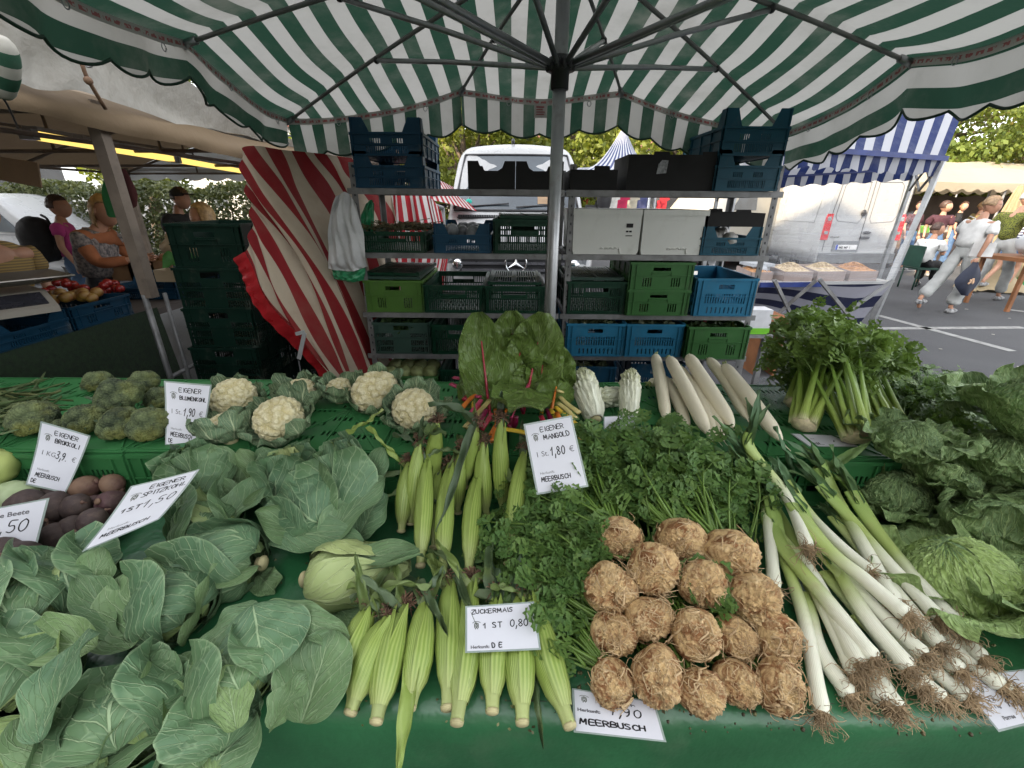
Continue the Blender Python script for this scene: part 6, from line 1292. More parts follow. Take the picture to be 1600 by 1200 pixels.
m = MB(); a = [aty(-30, 240, 3.4), aty(58, 254, 3.4), aty(64, 293, 3.4), aty(-30, 276, 3.4)]; m.add(a+[p+A(0, .012, 0) for p in a], [[0, 3, 2, 1], [4, 5, 6, 7], [0, 1, 5, 4], [1, 2, 6, 5], [2, 3, 7, 6], [3, 0, 4, 7]], smooth=False); obj('cardboard_sheet', m, plain('cardboard', (.38, .27, .17), .8, .1, 3), label='tan cardboard sheet hanging at the left edge under the stall roof', cat='cardboard')
for k in range(9):
 m = MB(); c = A(-2.75+.09*math.sin(k*2.3), 1.95+.055*k, 1.02); th = np.linspace(0, 6.28, 15); tube(m, [c+A(.05*math.cos(q), .03*math.sin(q), .012*math.sin(2*q+k)+.02) for q in th], .016, 6); obj('dark_squash', m, plain('aubergine skin', (.015, .012, .012), .3, .3, 5), label='small dark curved vegetable in front of the beige scale', cat='vegetable', group='dark vegetables in front of the scale')
# ================================================================ THE STAND: TWO TIERS
M_TARP = plain('green tarpaulin', (.024, .12, .045), .32, .2, 2.5, spec=.6, dirt=(.07, .13, .07, .4), bumps=(5, .6, .022))
stand = thing('display_table', 'long display table covered with glossy dark green tarpaulin', 'table', (0, .9, 0))
m = MB(); xs = np.linspace(-2.3, 2.35, 140); YE = .53; prof = [(1.95, Z1), (1.3, Z1), (.9, Z1), (.7, Z1-.001), (YE+.04, Z1-.003)]+[(YE+.03*math.cos(a)-.0, Z1-.033+.03*math.sin(a)) for a in np.linspace(1.3, 0, 5)*1.0][::1]
prof = [(1.98, Z1), (1.3, Z1), (.95, Z1), (.75, Z1), (YE+.05, Z1-.002), (YE+.02, Z1-.008), (YE+.003, Z1-.022), (YE-.004, Z1-.045)]+[(YE-.006-.01*q, Z1-.045-.62*q) for q in np.linspace(.1, 1, 8)]
G = np.array([[(x, y+(.012*math.sin(x*7+z*5)+.006*math.sin(x*19))*smooth(Z1-.03, Z1-.3, z), z+(.0025*math.sin(x*11+y*9)+.0015*math.sin(x*31-y*17) if z > Z1-.01 else 0)) for x in xs] for y, z in prof]); sheet(m, G); obj('tarpaulin', m, M_TARP, stand)
m = MB(); box(m, (-2.28, YE+.03, Z1-.04), (2.33, 1.97, Z1-.008)); obj('board', m, M_TABLED, stand)
for x in (-2.2, -.7, .8, 2.25):
 for y in (.62, 1.9): m = MB(); bar(m, (x, y, 0), (x, y, Z1-.04), .035); obj('leg', m, M_STEELD, stand)
# upturned green crates carrying the back tier
CB_TOP = plastic('bright green crate plastic', (.04, .17, .055)); CH = Z2-Z1-.006
def upcrate():
 t = thing('upturned_crate', 'x', 'crate', (0, 0, 0), 'upturned green crates carrying the back tier'); W_, D_ = .397, .595
 m = MB(); ho = []
 for j in range(5):
  y0 = .07+j*.105
  ho += [(x, x+.010, y0+q, y0+q+.032) for a_, b_, q in ((.045, .14, 0), (.165, .23, .035), (.255, .355, .01)) for x in np.arange(a_, b_, .019)]
 panel(m, (-W_/2, 0, CH), A(1, 0, 0), A(0, 1, 0), W_, D_, -.004, ho);
 for a, b in (((-W_/2+.02, .02), (W_/2-.02, D_-.02)), ((W_/2-.02, .02), (-W_/2+.02, D_-.02)), ((0, .02), (0, D_-.02)), ((-W_/2+.02, D_/2), (W_/2-.02, D_/2)), ((-W_/2+.01, .012), (W_/2-.01, .012)), ((-W_/2+.01, D_-.012), (W_/2-.01, D_-.012)), ((-W_/2+.008, .02), (-W_/2+.008, D_-.02)), ((W_/2-.008, .02), (W_/2-.008, D_-.02))):
  bar(m, (*a, CH+.006), (*b, CH+.006), .008, .004)
 obj('base', m, CB_TOP, t)
 m = MB(); panel(m, (-W_/2, .002, 0), A(1, 0, 0), A(0, 0, 1), W_, CH-.004, .004, slots(.05, .13, .03, .11, 5, .5)+slots(W_-.13, W_-.05, .03, .11, 5, .5)+[(.16, W_-.16, .05, .075)])
 for z in (0, CH-.02, CH*.45): box(m, (-W_/2+.001, -.006, z), (W_/2-.001, .0015, z+(.014 if z != CH*.45 else .004)))
 for x in (.0, .04, .145, W_-.15, W_-.045, W_-.006): box(m, (-W_/2+x, -.006, .0145), (-W_/2+x+.004, .0015, CH-.0205))
 obj('end_wall', m, CB_TOP, t)
 m = MB(); panel(m, (W_/2, D_, 0), A(-1, 0, 0), A(0, 0, 1), W_, CH-.004, .004, slots(.05, .35, .03, .11, 16, .5)); obj('end_wall', m, CB_TOP, t)
 for sg in (-1, 1):
  m = MB(); o = A(-W_/2, D_-.003, 0) if sg < 0 else A(W_/2, .007, 0); panel(m, o, A(0, -1, 0) if sg < 0 else A(0, 1, 0), A(0, 0, 1), D_-.01, CH-.004, .004, slots(.04, D_-.05, .03, .11, 20, .4)); obj('side_wall', m, CB_TOP, t)
 return t
uc = upcrate(); X0 = -.01; first = True
words = ['at the far left under the onion tops', 'under the leftmost broccoli', 'under the middle broccoli', 'under the left cauliflowers', 'in the bare patch between the cauliflowers', 'under the chard stalks', 'under the chard and its price card', 'under the Chinese cabbages', 'under the white radishes', 'under the celery bunches', 'at the right end under the parsley']
for k in range(11):
 lb = 'upturned bright green crate '+words[k]; o = uc if first else copy_tree(uc, label=lb); first = False; o['label'] = lb
 o.location = (X0-.2+(k-5)*.4, 1.176+.006*math.sin(k*2.1), Z1+.003); o.rotation_euler = (0, 0, R_(.5*math.sin(k*3)))
# ================================================================ VEGETABLES
def leaf(m, base, tip, nrm, L, Wd, cup=.8, bend=.6, ruf=.03, rf=4.0, und=.012, seed=0, nu=22, nv=26, tint=0.0, prof='cab', twist=0.0, tipz=None, rpow=2.5, mat=0, blister=0, bcell=.03):
 rs = np.random.RandomState(seed); tip = unit(tip); nrm = np.asarray(nrm, float); nrm = unit(nrm-tip*np.dot(nrm, tip)); side = np.cross(tip, nrm)
 if twist: side, nrm = side*math.cos(twist)+nrm*math.sin(twist), nrm*math.cos(twist)-side*math.sin(twist)
 t = np.linspace(0, 1, nv); dt = L/(nv-1)
 ang = bend*(t**1.3); dirs = np.cos(ang)[:, None]*tip+np.sin(ang)[:, None]*nrm; P = np.vstack([np.zeros(3), np.cumsum((dirs[:-1]+dirs[1:])/2*dt, axis=0)])+np.asarray(base, float)
 N = -np.sin(ang)[:, None]*tip+np.cos(ang)[:, None]*nrm
 if prof == 'cab': w = np.clip(np.sin(math.pi*np.clip(t, 0, 1)**.62), 0, 1)**.55; w = np.maximum(w*(.55+.5*t), .13*(1-t)); w[-1] = .12
 elif prof == 'point': w = np.sin(math.pi*t**.7)**.8*(1-.25*t); w = np.maximum(w, .14*(1-t)); w[-1] = .02
 elif prof == 'strap': w = np.clip(t/.05, 0, 1)**.5*.8*(1-t**3)+.02
 elif prof == 'chard': w = np.where(t < .3, .10, .1+.9*smooth(.3, .52, t))*np.clip(1-((t-.68)/.36)**4*smooth(.68, 1, t), 0.05, 1)
 elif prof == 'round': w = np.sin(math.pi*t**.55)**.5*(.6+.5*t); w = np.maximum(w, .2*(1-t)); w[-1] = .15
 w = w*Wd/2; s = np.linspace(-1, 1, nu)[None]; T = t[:, None]; k = cup*(1-.35*T); k = np.where(abs(k) < 1e-3, 1e-3, k)
 X = np.sin(k*s)/k*w[:, None]; Z = (1-np.cos(k*s))/k*w[:, None]
 ph = rs.rand(4)*6.28
 Z = Z+ruf*np.abs(s)**rpow*np.sin(rf*6.28*T+ph[0]+np.sign(s)*1.3+s)*np.minimum(1, T*3)
 Z = Z+und*(np.sin(3.1*s+4*T+ph[1])+.7*np.sin(5*T*3-2*s+ph[2]))*np.minimum(1, T*3)
 X = X+.25*ruf*np.abs(s)**3*np.sign(s)*np.sin(rf*9*T+ph[3])
 q = np.mod(T*7-np.abs(s)**.8*4+(s > 0)*.47, 1); Z = Z-.0018*np.exp(-((q-.5)/.13)**2)*(1-np.abs(s))*1.2-.003*np.exp(-(s/.06)**2)*(1-T)
 G = P[:, None]+X[..., None]*side+Z[..., None]*N[:, None]
 if blister:
  Q = np.stack([X*1.0, np.broadcast_to(T*L, X.shape)], -1)/bcell; c = np.floor(Q); best = np.full(X.shape, 9.0);
  for a in (-1, 0, 1):
   for b in (-1, 0, 1):
    cc = c+A(a, b); h = np.sin(cc[..., 0]*127.1+cc[..., 1]*311.7+seed)*43758.5; h2 = np.sin(cc[..., 0]*269.5+cc[..., 1]*183.3+seed)*24634.6; o = np.stack([h-np.floor(h), h2-np.floor(h2)], -1); best = np.minimum(best, np.linalg.norm(cc+o-Q, axis=-1))
  G = G+(blister*(1-np.minimum(best, 1)**2))[..., None]*N[:, None]
 if tipz is not None: G[..., 2] = np.maximum(G[..., 2], tipz+.0015*np.sin(G[..., 0]*90)+.002)
 m_uv = np.stack(np.broadcast_arrays((s+1)/2, T), -1); sheet(m, G, mat=mat, tint=tint, uv=m_uv); return P[-1]
M_CAB = leafmat('pointed cabbage leaf', (.10, .19, .10), (.40, .52, .30), (.32, .42, .13), K=5.5, slope=3.2, rough=.42, midw=.034, cell=5, vstr=.62, bumpd=.005, transl=.06, tertw=.06, tstr=.4)
M_CABI = leafmat('pointed cabbage heart', (.25, .36, .15), (.48, .55, .28), (.45, .5, .2), K=5, slope=3.4, rough=.4, midw=.04, cell=4, vstr=.6, bumpd=.004)
M_CUT = plain('cut stem', (.42, .38, .2), .7, .15, 30)
def shell(m, base, axis, L, R, th0, span, off, flare=.0, t0=.02, t1=1.0, nu=20, nv=24, tint=0.0, sharp=1.0, seed=0, squash=1.0, up=(0, 0, 1)):
 """a leaf wrapped round a pointed head"""
 fr = frame_from(axis, up); rs = np.random.RandomState(seed); s = np.linspace(-1, 1, nu)[None]; T = np.linspace(t0, t1, nv)[:, None]
 rr = R*(np.sin(math.pi*np.clip(T, 0, 1)**.62)**.75)*(1-.35*T)*1.12
 prof = np.sin(math.pi*np.clip((T-t0)/(1.12-t0), 0, 1)**.8)**.4; th = th0+s*span*prof+.5*(T-.4)*sharp*.5
 r = rr+off+flare*np.abs(s)**2.2*T+.003*np.sin(7*T*3+s*5+rs.rand()*6)
 q = np.mod(T*5-np.abs(s)**.8*3.4+(s > 0)*.47, 1); r = r+.002*np.exp(-((q-.5)/.15)**2)+.003*np.exp(-(s/.05)**2)*(1-T)
 G = np.asarray(base)+fr[:, 2]*(T*L)[..., None]+(r*np.cos(th))[..., None]*fr[:, 0]+(r*np.sin(th))[..., None]*fr[:, 1]*squash
 sheet(m, G, tint=tint, uv=np.stack(np.broadcast_arrays((s+1)/2, T), -1))
def pcabbage(bpx, tpx, hb, ht, R, label, seed, nouter=7, pale=0.0, spread=1.0, outs=None, wr=5):
 """pointed cabbage: base and tip given by where they sit over the table (heights above the table top)"""
 rs = np.random.RandomState(seed); b = on1(*bpx, hb); t_ = on1(*tpx, ht); ax = unit(t_-b); L = np.linalg.norm(t_-b)
 t = thing('pointed_cabbage', label, 'cabbage', (*((b+t_)/2)[:2], Z1), 'pointed cabbages on the green tarpaulin')
 m = MB(); th = rs.rand()*6.28
 for k in range(3): shell(m, b, ax, L, R*.93, th+k*2.1, 1.5, -.004, seed=seed*7+k, tint=.25+.5*rs.rand())
 for k in range(wr): shell(m, b, ax, L*(1.0+.05*rs.rand()), R, th+k*2.4+.4, .95+.3*rs.rand(), .003+.003*k, flare=.018*rs.rand()+.004*k, t1=.97, seed=seed*9+k, tint=max(0, pale*(1-.2*k)+.1*rs.rand()))
 obj('head', m, M_CABI if pale > .3 else M_CAB, t)
 if seed in (1, 2):
  m = MB(); ball(m, b-ax*.004, (.02, .02, .012), 14, 8, rot=frame_from(ax)); rod(m, b-ax*.010, b+ax*.01, .015, 12); obj('cut_stem', m, M_CUT, t)
 fr = frame_from(ax, (0, 0, 1)); out = outs if outs is not None else [(k*6.283/nouter+rs.rand()*.5, .5+.5*rs.rand()) for k in range(nouter)]
 for k, (a, o) in enumerate(out):
  rad = fr[:, 0]*math.cos(a)+fr[:, 1]*math.sin(a)
  if rad[2] < -.6: rad = unit(rad+A(0, 0, .5))
  m = MB(); shell(m, b, ax, L*rs.uniform(.9, 1.12), R, a, 1.0+.35*rs.rand(), .012+.005*k, flare=rs.uniform(.03, .085), t1=.98, seed=seed*9+k, tint=.12*rs.rand(), nu=30, nv=34); m.xform(lambda V: np.c_[V[:, :2], np.maximum(V[:, 2], Z1+.003)])
  obj('outer_leaf', m, M_CAB, t)
 return t
def hero(t, bpx, tpx, hb, ht, Wd, up=.0, cup=.5, bend=0.0, seed=0, tint=.05, ruf=.012, face=(0, -.35, 1), **k):
 """one outer leaf laid from one table spot to another, its inner side towards face"""
 b = on1(*bpx, hb); e = on1(*tpx, ht); d = e-b; L = np.linalg.norm(d); m = MB()
 if abs(bend) > 1e-3:                 # start direction so that the bent spine still ends near e
  n = unit(np.asarray(face, float)-unit(d)*np.dot(face, unit(d))); d = unit(d)*math.cos(bend*.42)-n*math.sin(bend*.42); L *= 1+bend*bend*.05
 leaf(m, b, unit(d), face, L, Wd, cup=cup, bend=bend, ruf=ruf*.7, rf=1.6, und=.004, seed=seed, tint=tint+(seed*37 % 10)*.022, nu=34, nv=38, tipz=Z1+.003, **k); obj('outer_leaf', m, M_CAB, t)
C1 = pcabbage((478, 905), (642, 880), .055, .07, .074, 'pale green pointed cabbage lying with its cut base towards the left, beside the corn', 1, pale=.75, outs=[], wr=4)
hero(C1, (482, 915), (660, 868), .0, .13, .16, cup=1.0, seed=1, bend=.2, face=(.0, .5, .8)); hero(C1, (500, 870), (655, 860), .10, .15, .10, cup=1.2, seed=2, face=(0, -.2, 1), bend=.3); hero(C1, (500, 935), (665, 915), .0, .02, .20, cup=.9, seed=3, bend=.5, face=(0, .3, 1)); hero(C1, (490, 925), (600, 965), .02, .02, .13, cup=.5, seed=4, bend=.6, ruf=.02); hero(C1, (520, 950), (590, 985), .0, .01, .1, seed=5)
C2 = pcabbage((408, 880), (262, 872), .05, .06, .075, 'grey-green pointed cabbage lying with its tip towards the left, in the middle of the pile', 2, pale=.1, outs=[(0.0, .35), (1.5, .6), (-1.5, .6)], wr=5)
hero(C2, (405, 885), (232, 878), .07, .09, .23, cup=1.0, seed=7, bend=-.35, face=(0, -.5, -.9)); hero(C2, (400, 895), (430, 925), .01, .01, .1, seed=8); hero(C2, (395, 900), (330, 925), .01, .0, .12, seed=9)
C3 = pcabbage((528, 815), (448, 770), .06, .12, .070, 'pointed cabbage whose twisted pale tip points up at the pile centre', 3, pale=.45, outs=[(0.6, .7), (2.4, .8), (4.2, .7), (5.4, .8)])
hero(C3, (520, 850), (400, 800), .03, .14, .17, cup=1.2, seed=11, bend=.7); hero(C3, (500, 860), (600, 745), .06, .17, .15, cup=.9, seed=12, bend=-.4); hero(C3, (420, 830), (565, 850), .06, .09, .15, cup=.3, seed=13, bend=-.5); hero(C3, (380, 790), (500, 715), .10, .19, .06, cup=1.2, seed=14, face=(.3, -.7, .6))
C4 = pcabbage((470, 790), (448, 700), .04, .09, .052, 'pale yellow-green pointed cabbage standing near the crate front', 4, pale=.8, outs=[(k*1.1, .55) for k in range(6)])
hero(C4, (470, 780), (510, 705), .05, .17, .12, seed=15, cup=1.1); hero(C4, (460, 790), (405, 700), .04, .17, .13, seed=16, cup=.9); hero(C4, (470, 795), (370, 705), .03, .16, .12, seed=17)
C5 = pcabbage((560, 810), (520, 690), .03, .10, .06, 'blue-green pointed cabbage standing between the crate front and the corn', 5, pale=0, outs=[(k*1.05+.3, .6) for k in range(6)])
hero(C5, (545, 800), (540, 690), .05, .17, .17, seed=18, cup=1.3, bend=.25, tint=.15, face=(-.1, .9, .6)); hero(C5, (560, 800), (600, 700), .04, .16, .14, seed=19, cup=.8); hero(C5, (560, 840), (600, 770), .05, .14, .16, seed=20, cup=.8, bend=-.6)
C6 = pcabbage((330, 850), (315, 775), .03, .09, .055, 'small bright pointed cabbage peeping out below the tilted price card', 6, pale=.5, outs=[(k*1.25, .7) for k in range(5)])
hero(C6, (350, 850), (285, 790), .05, .13, .16, seed=21, cup=.8, bend=.5); hero(C6, (340, 830), (420, 745), .04, .15, .16, seed=22, cup=.9)
C7 = pcabbage((330, 770), (285, 700), .03, .10, .055, 'dark pointed cabbage leaning against the green crates, behind the tilted card', 7, pale=0, outs=[(k*1.05, .65) for k in range(6)])
hero(C7, (350, 775), (265, 720), .06, .14, .15, seed=23, cup=.7); hero(C7, (380, 770), (330, 700), .05, .16, .15, seed=24, cup=.8, bend=.4); hero(C7, (395, 790), (300, 760), .06, .11, .13, seed=25, cup=1)
C8 = pcabbage((300, 980), (225, 900), .04, .10, .07, 'broad pointed cabbage with fanned veins left of the front leaves', 8, pale=0, outs=[(2.2, .5), (3.6, .6), (5, .5)])
hero(C8, (205, 1012), (215, 880), .07, .14, .235, seed=27, cup=.55, bend=-.35, tint=.02, face=(.0, -.8, .5)); hero(C8, (285, 1010), (335, 880), .04, .14, .11, seed=28, cup=1.2, bend=.2, tint=.12, face=(-.7, -.3, .6)); hero(C8, (200, 1000), (120, 900), .06, .13, .12, seed=29, cup=1.0, face=(.5, -.4, .7))
C9 = pcabbage((130, 950), (95, 870), .04, .09, .06, 'pointed cabbage below the beetroots at the left', 9, pale=.45, outs=[(k*1.2, .6) for k in range(5)])
hero(C9, (135, 960), (75, 860), .05, .14, .14, seed=30, cup=.9, tint=.12); hero(C9, (140, 955), (160, 855), .05, .15, .14, seed=31, cup=1.0)
C10 = pcabbage((60, 1000), (-15, 900), .04, .09, .08, 'pointed cabbage cut off by the left edge, above the front leaves', 10, pale=.2, outs=[(k*1.3, .6) for k in range(5)])
hero(C10, (0, 1010), (20, 885), .05, .15, .22, seed=33, cup=.5, bend=-.3, tint=.2)
C11 = pcabbage((20, 1130), (-40, 1000), .03, .08, .085, 'pale-hearted pointed cabbage at the bottom left corner', 11, pale=.85, outs=[(k*1.3, .5) for k in range(4)])
hero(C11, (5, 1110), (95, 985), .05, .12, .16, seed=35, cup=.8, tint=.6, bend=-.2); hero(C11, (60, 1160), (140, 985), .10, .16, .15, seed=36, cup=.55, bend=-.55, tint=0, face=(-.3, -.5, .8)); hero(C11, (150, 1010), (12, 1000), .11, .10, .13, seed=37, cup=.6, bend=-.4, tint=.15); hero(C11, (45, 1120), (-30, 1210), .05, .02, .14, seed=38, cup=.5, tint=.5)
C12 = pcabbage((205, 1190), (200, 1040), .02, .06, .08, 'flat open pointed cabbage at the bottom front left', 12, pale=0, outs=[(k*1.3, .8) for k in range(4)])
hero(C12, (120, 1225), (262, 1015), .03, .10, .25, seed=39, cup=.35, bend=.35); hero(C12, (135, 1215), (235, 1035), .05, .12, .12, seed=40, cup=.6, bend=-.3, tint=.28, face=(-.5, -.3, .8)); hero(C12, (140, 1240), (30, 1120), .03, .09, .14, seed=41, cup=.4)
C13 = pcabbage((390, 1100), (330, 1010), .04, .09, .07, 'pointed cabbage under the big arched leaf at the front', 13, pale=.3, outs=[(1.0, .6), (3.2, .6), (5.0, .7)])
hero(C13, (402, 940), (300, 1040), .15, .10, .10, seed=42, cup=-.3, bend=-.5); hero(C13, (395, 945), (415, 1055), .155, .10, .25, seed=43, cup=-.55, bend=-.45, tint=.03, face=(0, -.2, 1)); hero(C13, (415, 945), (545, 1000), .13, .08, .09, seed=44, cup=.2, bend=-.3)
hero(C13, (470, 1130), (520, 985), .03, .10, .20, seed=45, cup=.45, bend=-.3, tint=.05); hero(C13, (330, 1120), (350, 985), .05, .13, .12, seed=46, cup=.9, tint=.3); hero(C13, (370, 1140), (350, 1040), .07, .14, .09, seed=47, cup=.6, tint=.25, face=(.6, -.4, .6)); hero(C13, (420, 1140), (480, 1050), .06, .12, .09, seed=48, cup=1.0, face=(-.4, -.3, .8))
C14 = pcabbage((330, 1200), (300, 1110), .01, .05, .06, 'loose-leaved pointed cabbage spilling over the front table edge', 14, pale=.15, outs=[(.5, .7), (2.2, .7)])
hero(C14, (330, 1230), (265, 1070), .02, .09, .09, seed=49, cup=.9, tint=.35, face=(.6, -.3, .7)); hero(C14, (310, 1230), (400, 1110), .02, .05, .16, seed=50, cup=.4, tint=.1); hero(C14, (260, 1225), (330, 1130), .0, .04, .12, seed=51, cup=.5, tint=.2)
C15 = pcabbage((470, 905), (600, 700), .0, .02, .01, 'small pointed cabbage hidden between the pale one and the standing ones', 15, outs=[], wr=1) if False else None
# ---------------------------------------------------------------- cauliflower and broccoli
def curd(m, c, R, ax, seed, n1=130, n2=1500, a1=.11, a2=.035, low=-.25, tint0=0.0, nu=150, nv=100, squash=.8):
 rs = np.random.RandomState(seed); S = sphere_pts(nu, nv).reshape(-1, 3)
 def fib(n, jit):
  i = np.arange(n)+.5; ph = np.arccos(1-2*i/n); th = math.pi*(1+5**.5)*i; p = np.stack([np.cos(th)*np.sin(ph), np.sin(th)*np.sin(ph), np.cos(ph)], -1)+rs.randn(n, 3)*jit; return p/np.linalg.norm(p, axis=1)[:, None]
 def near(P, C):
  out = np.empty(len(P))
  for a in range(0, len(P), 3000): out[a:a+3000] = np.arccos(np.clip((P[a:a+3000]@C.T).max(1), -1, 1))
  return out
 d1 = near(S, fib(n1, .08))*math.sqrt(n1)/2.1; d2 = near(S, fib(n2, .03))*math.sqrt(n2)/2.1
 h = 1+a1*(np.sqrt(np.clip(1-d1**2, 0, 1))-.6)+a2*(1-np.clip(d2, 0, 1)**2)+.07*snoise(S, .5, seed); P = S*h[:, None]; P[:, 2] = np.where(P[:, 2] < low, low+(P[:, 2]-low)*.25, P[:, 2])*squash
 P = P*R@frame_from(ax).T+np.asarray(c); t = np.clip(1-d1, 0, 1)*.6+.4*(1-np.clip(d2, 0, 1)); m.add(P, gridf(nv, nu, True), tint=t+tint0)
def curdmat(name, c1, c2, c3, bs_=90):
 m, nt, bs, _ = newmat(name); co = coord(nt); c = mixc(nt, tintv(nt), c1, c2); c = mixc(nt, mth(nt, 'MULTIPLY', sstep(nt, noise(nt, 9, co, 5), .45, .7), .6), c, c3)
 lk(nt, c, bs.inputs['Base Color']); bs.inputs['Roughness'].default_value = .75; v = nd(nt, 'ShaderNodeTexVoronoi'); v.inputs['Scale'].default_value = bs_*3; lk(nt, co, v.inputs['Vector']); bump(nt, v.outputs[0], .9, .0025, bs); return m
M_CURD = curdmat('cauliflower curd', (.58, .5, .25), (.88, .83, .6), (.76, .68, .4)); M_BROC = curdmat('broccoli florets', (.025, .04, .018), (.17, .215, .09), (.27, .27, .05), 120)  # broccoli colours paint shade into the gaps and highlights on the tops
M_CLEAF = leafmat('cauliflower leaf', (.13, .21, .12), (.55, .62, .38), (.33, .42, .15), K=6, slope=3.6, rough=.5, midw=.085, cell=5, vstr=.75, bumpd=.005)
M_BSTEM = plain('broccoli stem', (.14, .2, .11), .6, .2, 9)
def cauli(px, py, R, label, seed, ax=(0, -.3, 1), nl=8, cover=.75, big=None):
 rs = np.random.RandomState(seed); c = on2(px, py, R*.85); t = thing('cauliflower', label, 'cauliflower', (c[0], c[1], Z2), 'cauliflowers on the back tier')
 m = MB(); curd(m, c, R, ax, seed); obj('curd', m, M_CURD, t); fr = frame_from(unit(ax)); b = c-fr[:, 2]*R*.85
 for k in range(nl):
  a = k*6.283/nl+rs.rand()*.4; rad = fr[:, 0]*math.cos(a)+fr[:, 1]*math.sin(a); LL = R*(1.7+.5*rs.rand())*cover*1.15; m = MB()
  leaf(m, b+rad*R*.35, unit(rad*.95+fr[:, 2]*.4), fr[:, 2]-rad*.4, LL, LL*.85, cup=.8, bend=1.0+.5*rs.rand(), ruf=.01, rf=3, und=.004, seed=seed*13+k, tint=.15*rs.rand(), prof='round', tipz=Z2+.004, nu=22, nv=22); obj('wrapper_leaf', m, M_CLEAF, t)
 m = MB(); rod(m, b-fr[:, 2]*.02, b+fr[:, 2]*.03, .022, 12); obj('cut_stem', m, M_CUT, t)
 for k, (tx, ty, w_) in enumerate(big or []):
  e = on2(tx, ty, .05); d = e-b; m = MB(); leaf(m, b, unit(d), A(0, -.4, 1), np.linalg.norm(d)*1.05, w_, cup=.7, bend=.3, seed=seed*7+k, tint=.1, prof='round', tipz=Z2+.004); obj('wrapper_leaf', m, M_CLEAF, t)
cauli(366, 622, .074, 'big creamy cauliflower right beside the Blumenkohl price card', 1, ax=(.1, -.45, 1), cover=.75)
cauli(352, 668, .055, 'cauliflower almost hidden by its big dark leaf at the front left of the group', 2, ax=(-.3, .2, 1), cover=1.15)
cauli(437, 655, .076, 'cauliflower at the front of the left group, curd tilted to the viewer', 3, ax=(-.05, -.5, 1), cover=.9)
cauli(470, 615, .064, 'smaller cauliflower behind the front one of the left group', 4, ax=(0, -.2, 1), cover=.95)
cauli(532, 610, .056, 'leafy cauliflower left of the largest white one at the back', 5, ax=(.1, .1, 1), cover=1.15)
cauli(587, 612, .084, 'largest cauliflower, at the back between two leafy ones', 6, ax=(0, -.35, 1), cover=.8)
cauli(648, 640, .074, 'cauliflower at the right end next to the corn tips', 7, ax=(.15, -.4, 1), cover=.95)
def brocc(px, py, R, label, seed, ax=(0, -.3, 1), lift=.0):
 R *= 1.1
 rs = np.random.RandomState(seed); c = on2(px, py, R*.8+lift); t = thing('broccoli', label, 'broccoli', (c[0], c[1], Z2), 'broccoli heads on the back tier'); m = MB(); fr = frame_from(unit(ax))
 for k in range(9):
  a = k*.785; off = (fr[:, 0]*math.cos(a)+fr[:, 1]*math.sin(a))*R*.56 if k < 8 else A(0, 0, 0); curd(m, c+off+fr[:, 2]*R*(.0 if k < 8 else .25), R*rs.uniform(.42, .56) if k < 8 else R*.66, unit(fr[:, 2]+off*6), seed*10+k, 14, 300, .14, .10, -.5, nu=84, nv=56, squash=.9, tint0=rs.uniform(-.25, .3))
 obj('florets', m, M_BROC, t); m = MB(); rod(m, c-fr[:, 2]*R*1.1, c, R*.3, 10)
 for k in range(6): a = k*1.05; tube(m, bez([c-fr[:, 2]*R*.8, c+(fr[:, 0]*math.cos(a)+fr[:, 1]*math.sin(a))*R*.5-fr[:, 2]*R*.2], 5), R*.13, 7)
 obj('stem', m, M_BSTEM, t)
 for k in range(3):
  a = rs.rand()*6.28; m = MB(); rad = fr[:, 0]*math.cos(a)+fr[:, 1]*math.sin(a); leaf(m, c-fr[:, 2]*R*.5+rad*R*.3, unit(rad+fr[:, 2]*.6), fr[:, 2], R*1.25, R*.55, cup=.8, bend=.3, seed=seed*5+k, prof='point', ruf=.004, und=.002, tipz=Z2+.004, nu=12, nv=14); obj('small_leaf', m, M_CLEAF, t)
for a in ((52, 652, .060, 'leftmost broccoli head, set apart from the others'), (150, 596, .045, 'yellowish broccoli head at the back left of the heap'), (183, 618, .062, 'big round broccoli head on top of the heap', .035), (224, 598, .05, 'broccoli head at the back right of the heap', .02), (132, 655, .052, 'broccoli head at the front left of the heap'), (187, 662, .055, 'broccoli head at the front middle of the heap'), (234, 662, .056, 'broccoli head just left of the Blumenkohl card'), (250, 622, .045, 'broccoli head half hidden behind the Blumenkohl card'), (95, 668, .03, 'tiny broccoli head behind the Brokkoli card')):
 brocc(a[0], a[1], a[2], a[3], int(a[0]), ax=(.02*math.sin(a[0]), -.35, 1), lift=a[4] if len(a) > 4 else 0)
M_ONION = leafmat('onion top', (.06, .11, .045), (.12, .18, .07), (.2, .2, .08), K=1, slope=0, cell=1, vstr=.15, bumpd=.002)
rs = np.random.RandomState(77)
for k in range(5):
 t = thing('spring_onions', ['spring onion leaves lying along the back at the far left', 'spring onion leaves behind the leftmost broccoli', 'spring onion leaves crossing the left edge', 'loose spring onion leaves in front of the leftmost broccoli', 'spring onion leaves piled at the left end of the tier'][k], 'onion leaves', on2(20, 620+8*k), 'spring onion leaves at the left end')
 for j in range(10):
  m = MB(); b = on2(rs.uniform(-60, 10), rs.uniform(600, 690), rs.uniform(.01, .05)); e = on2(rs.uniform(50, 110), rs.uniform(598, 665), rs.uniform(.01, .06)); leaf(m, b, unit(e-b), A(0, 0, 1), np.linalg.norm(e-b), .016, cup=1.2, bend=rs.uniform(-.3, .3), seed=k*20+j, prof='strap', ruf=.001, und=.003, tint=rs.rand()*.7, nu=6, nv=16, tipz=Z2+.004); obj('leaf', m, M_ONION, t)
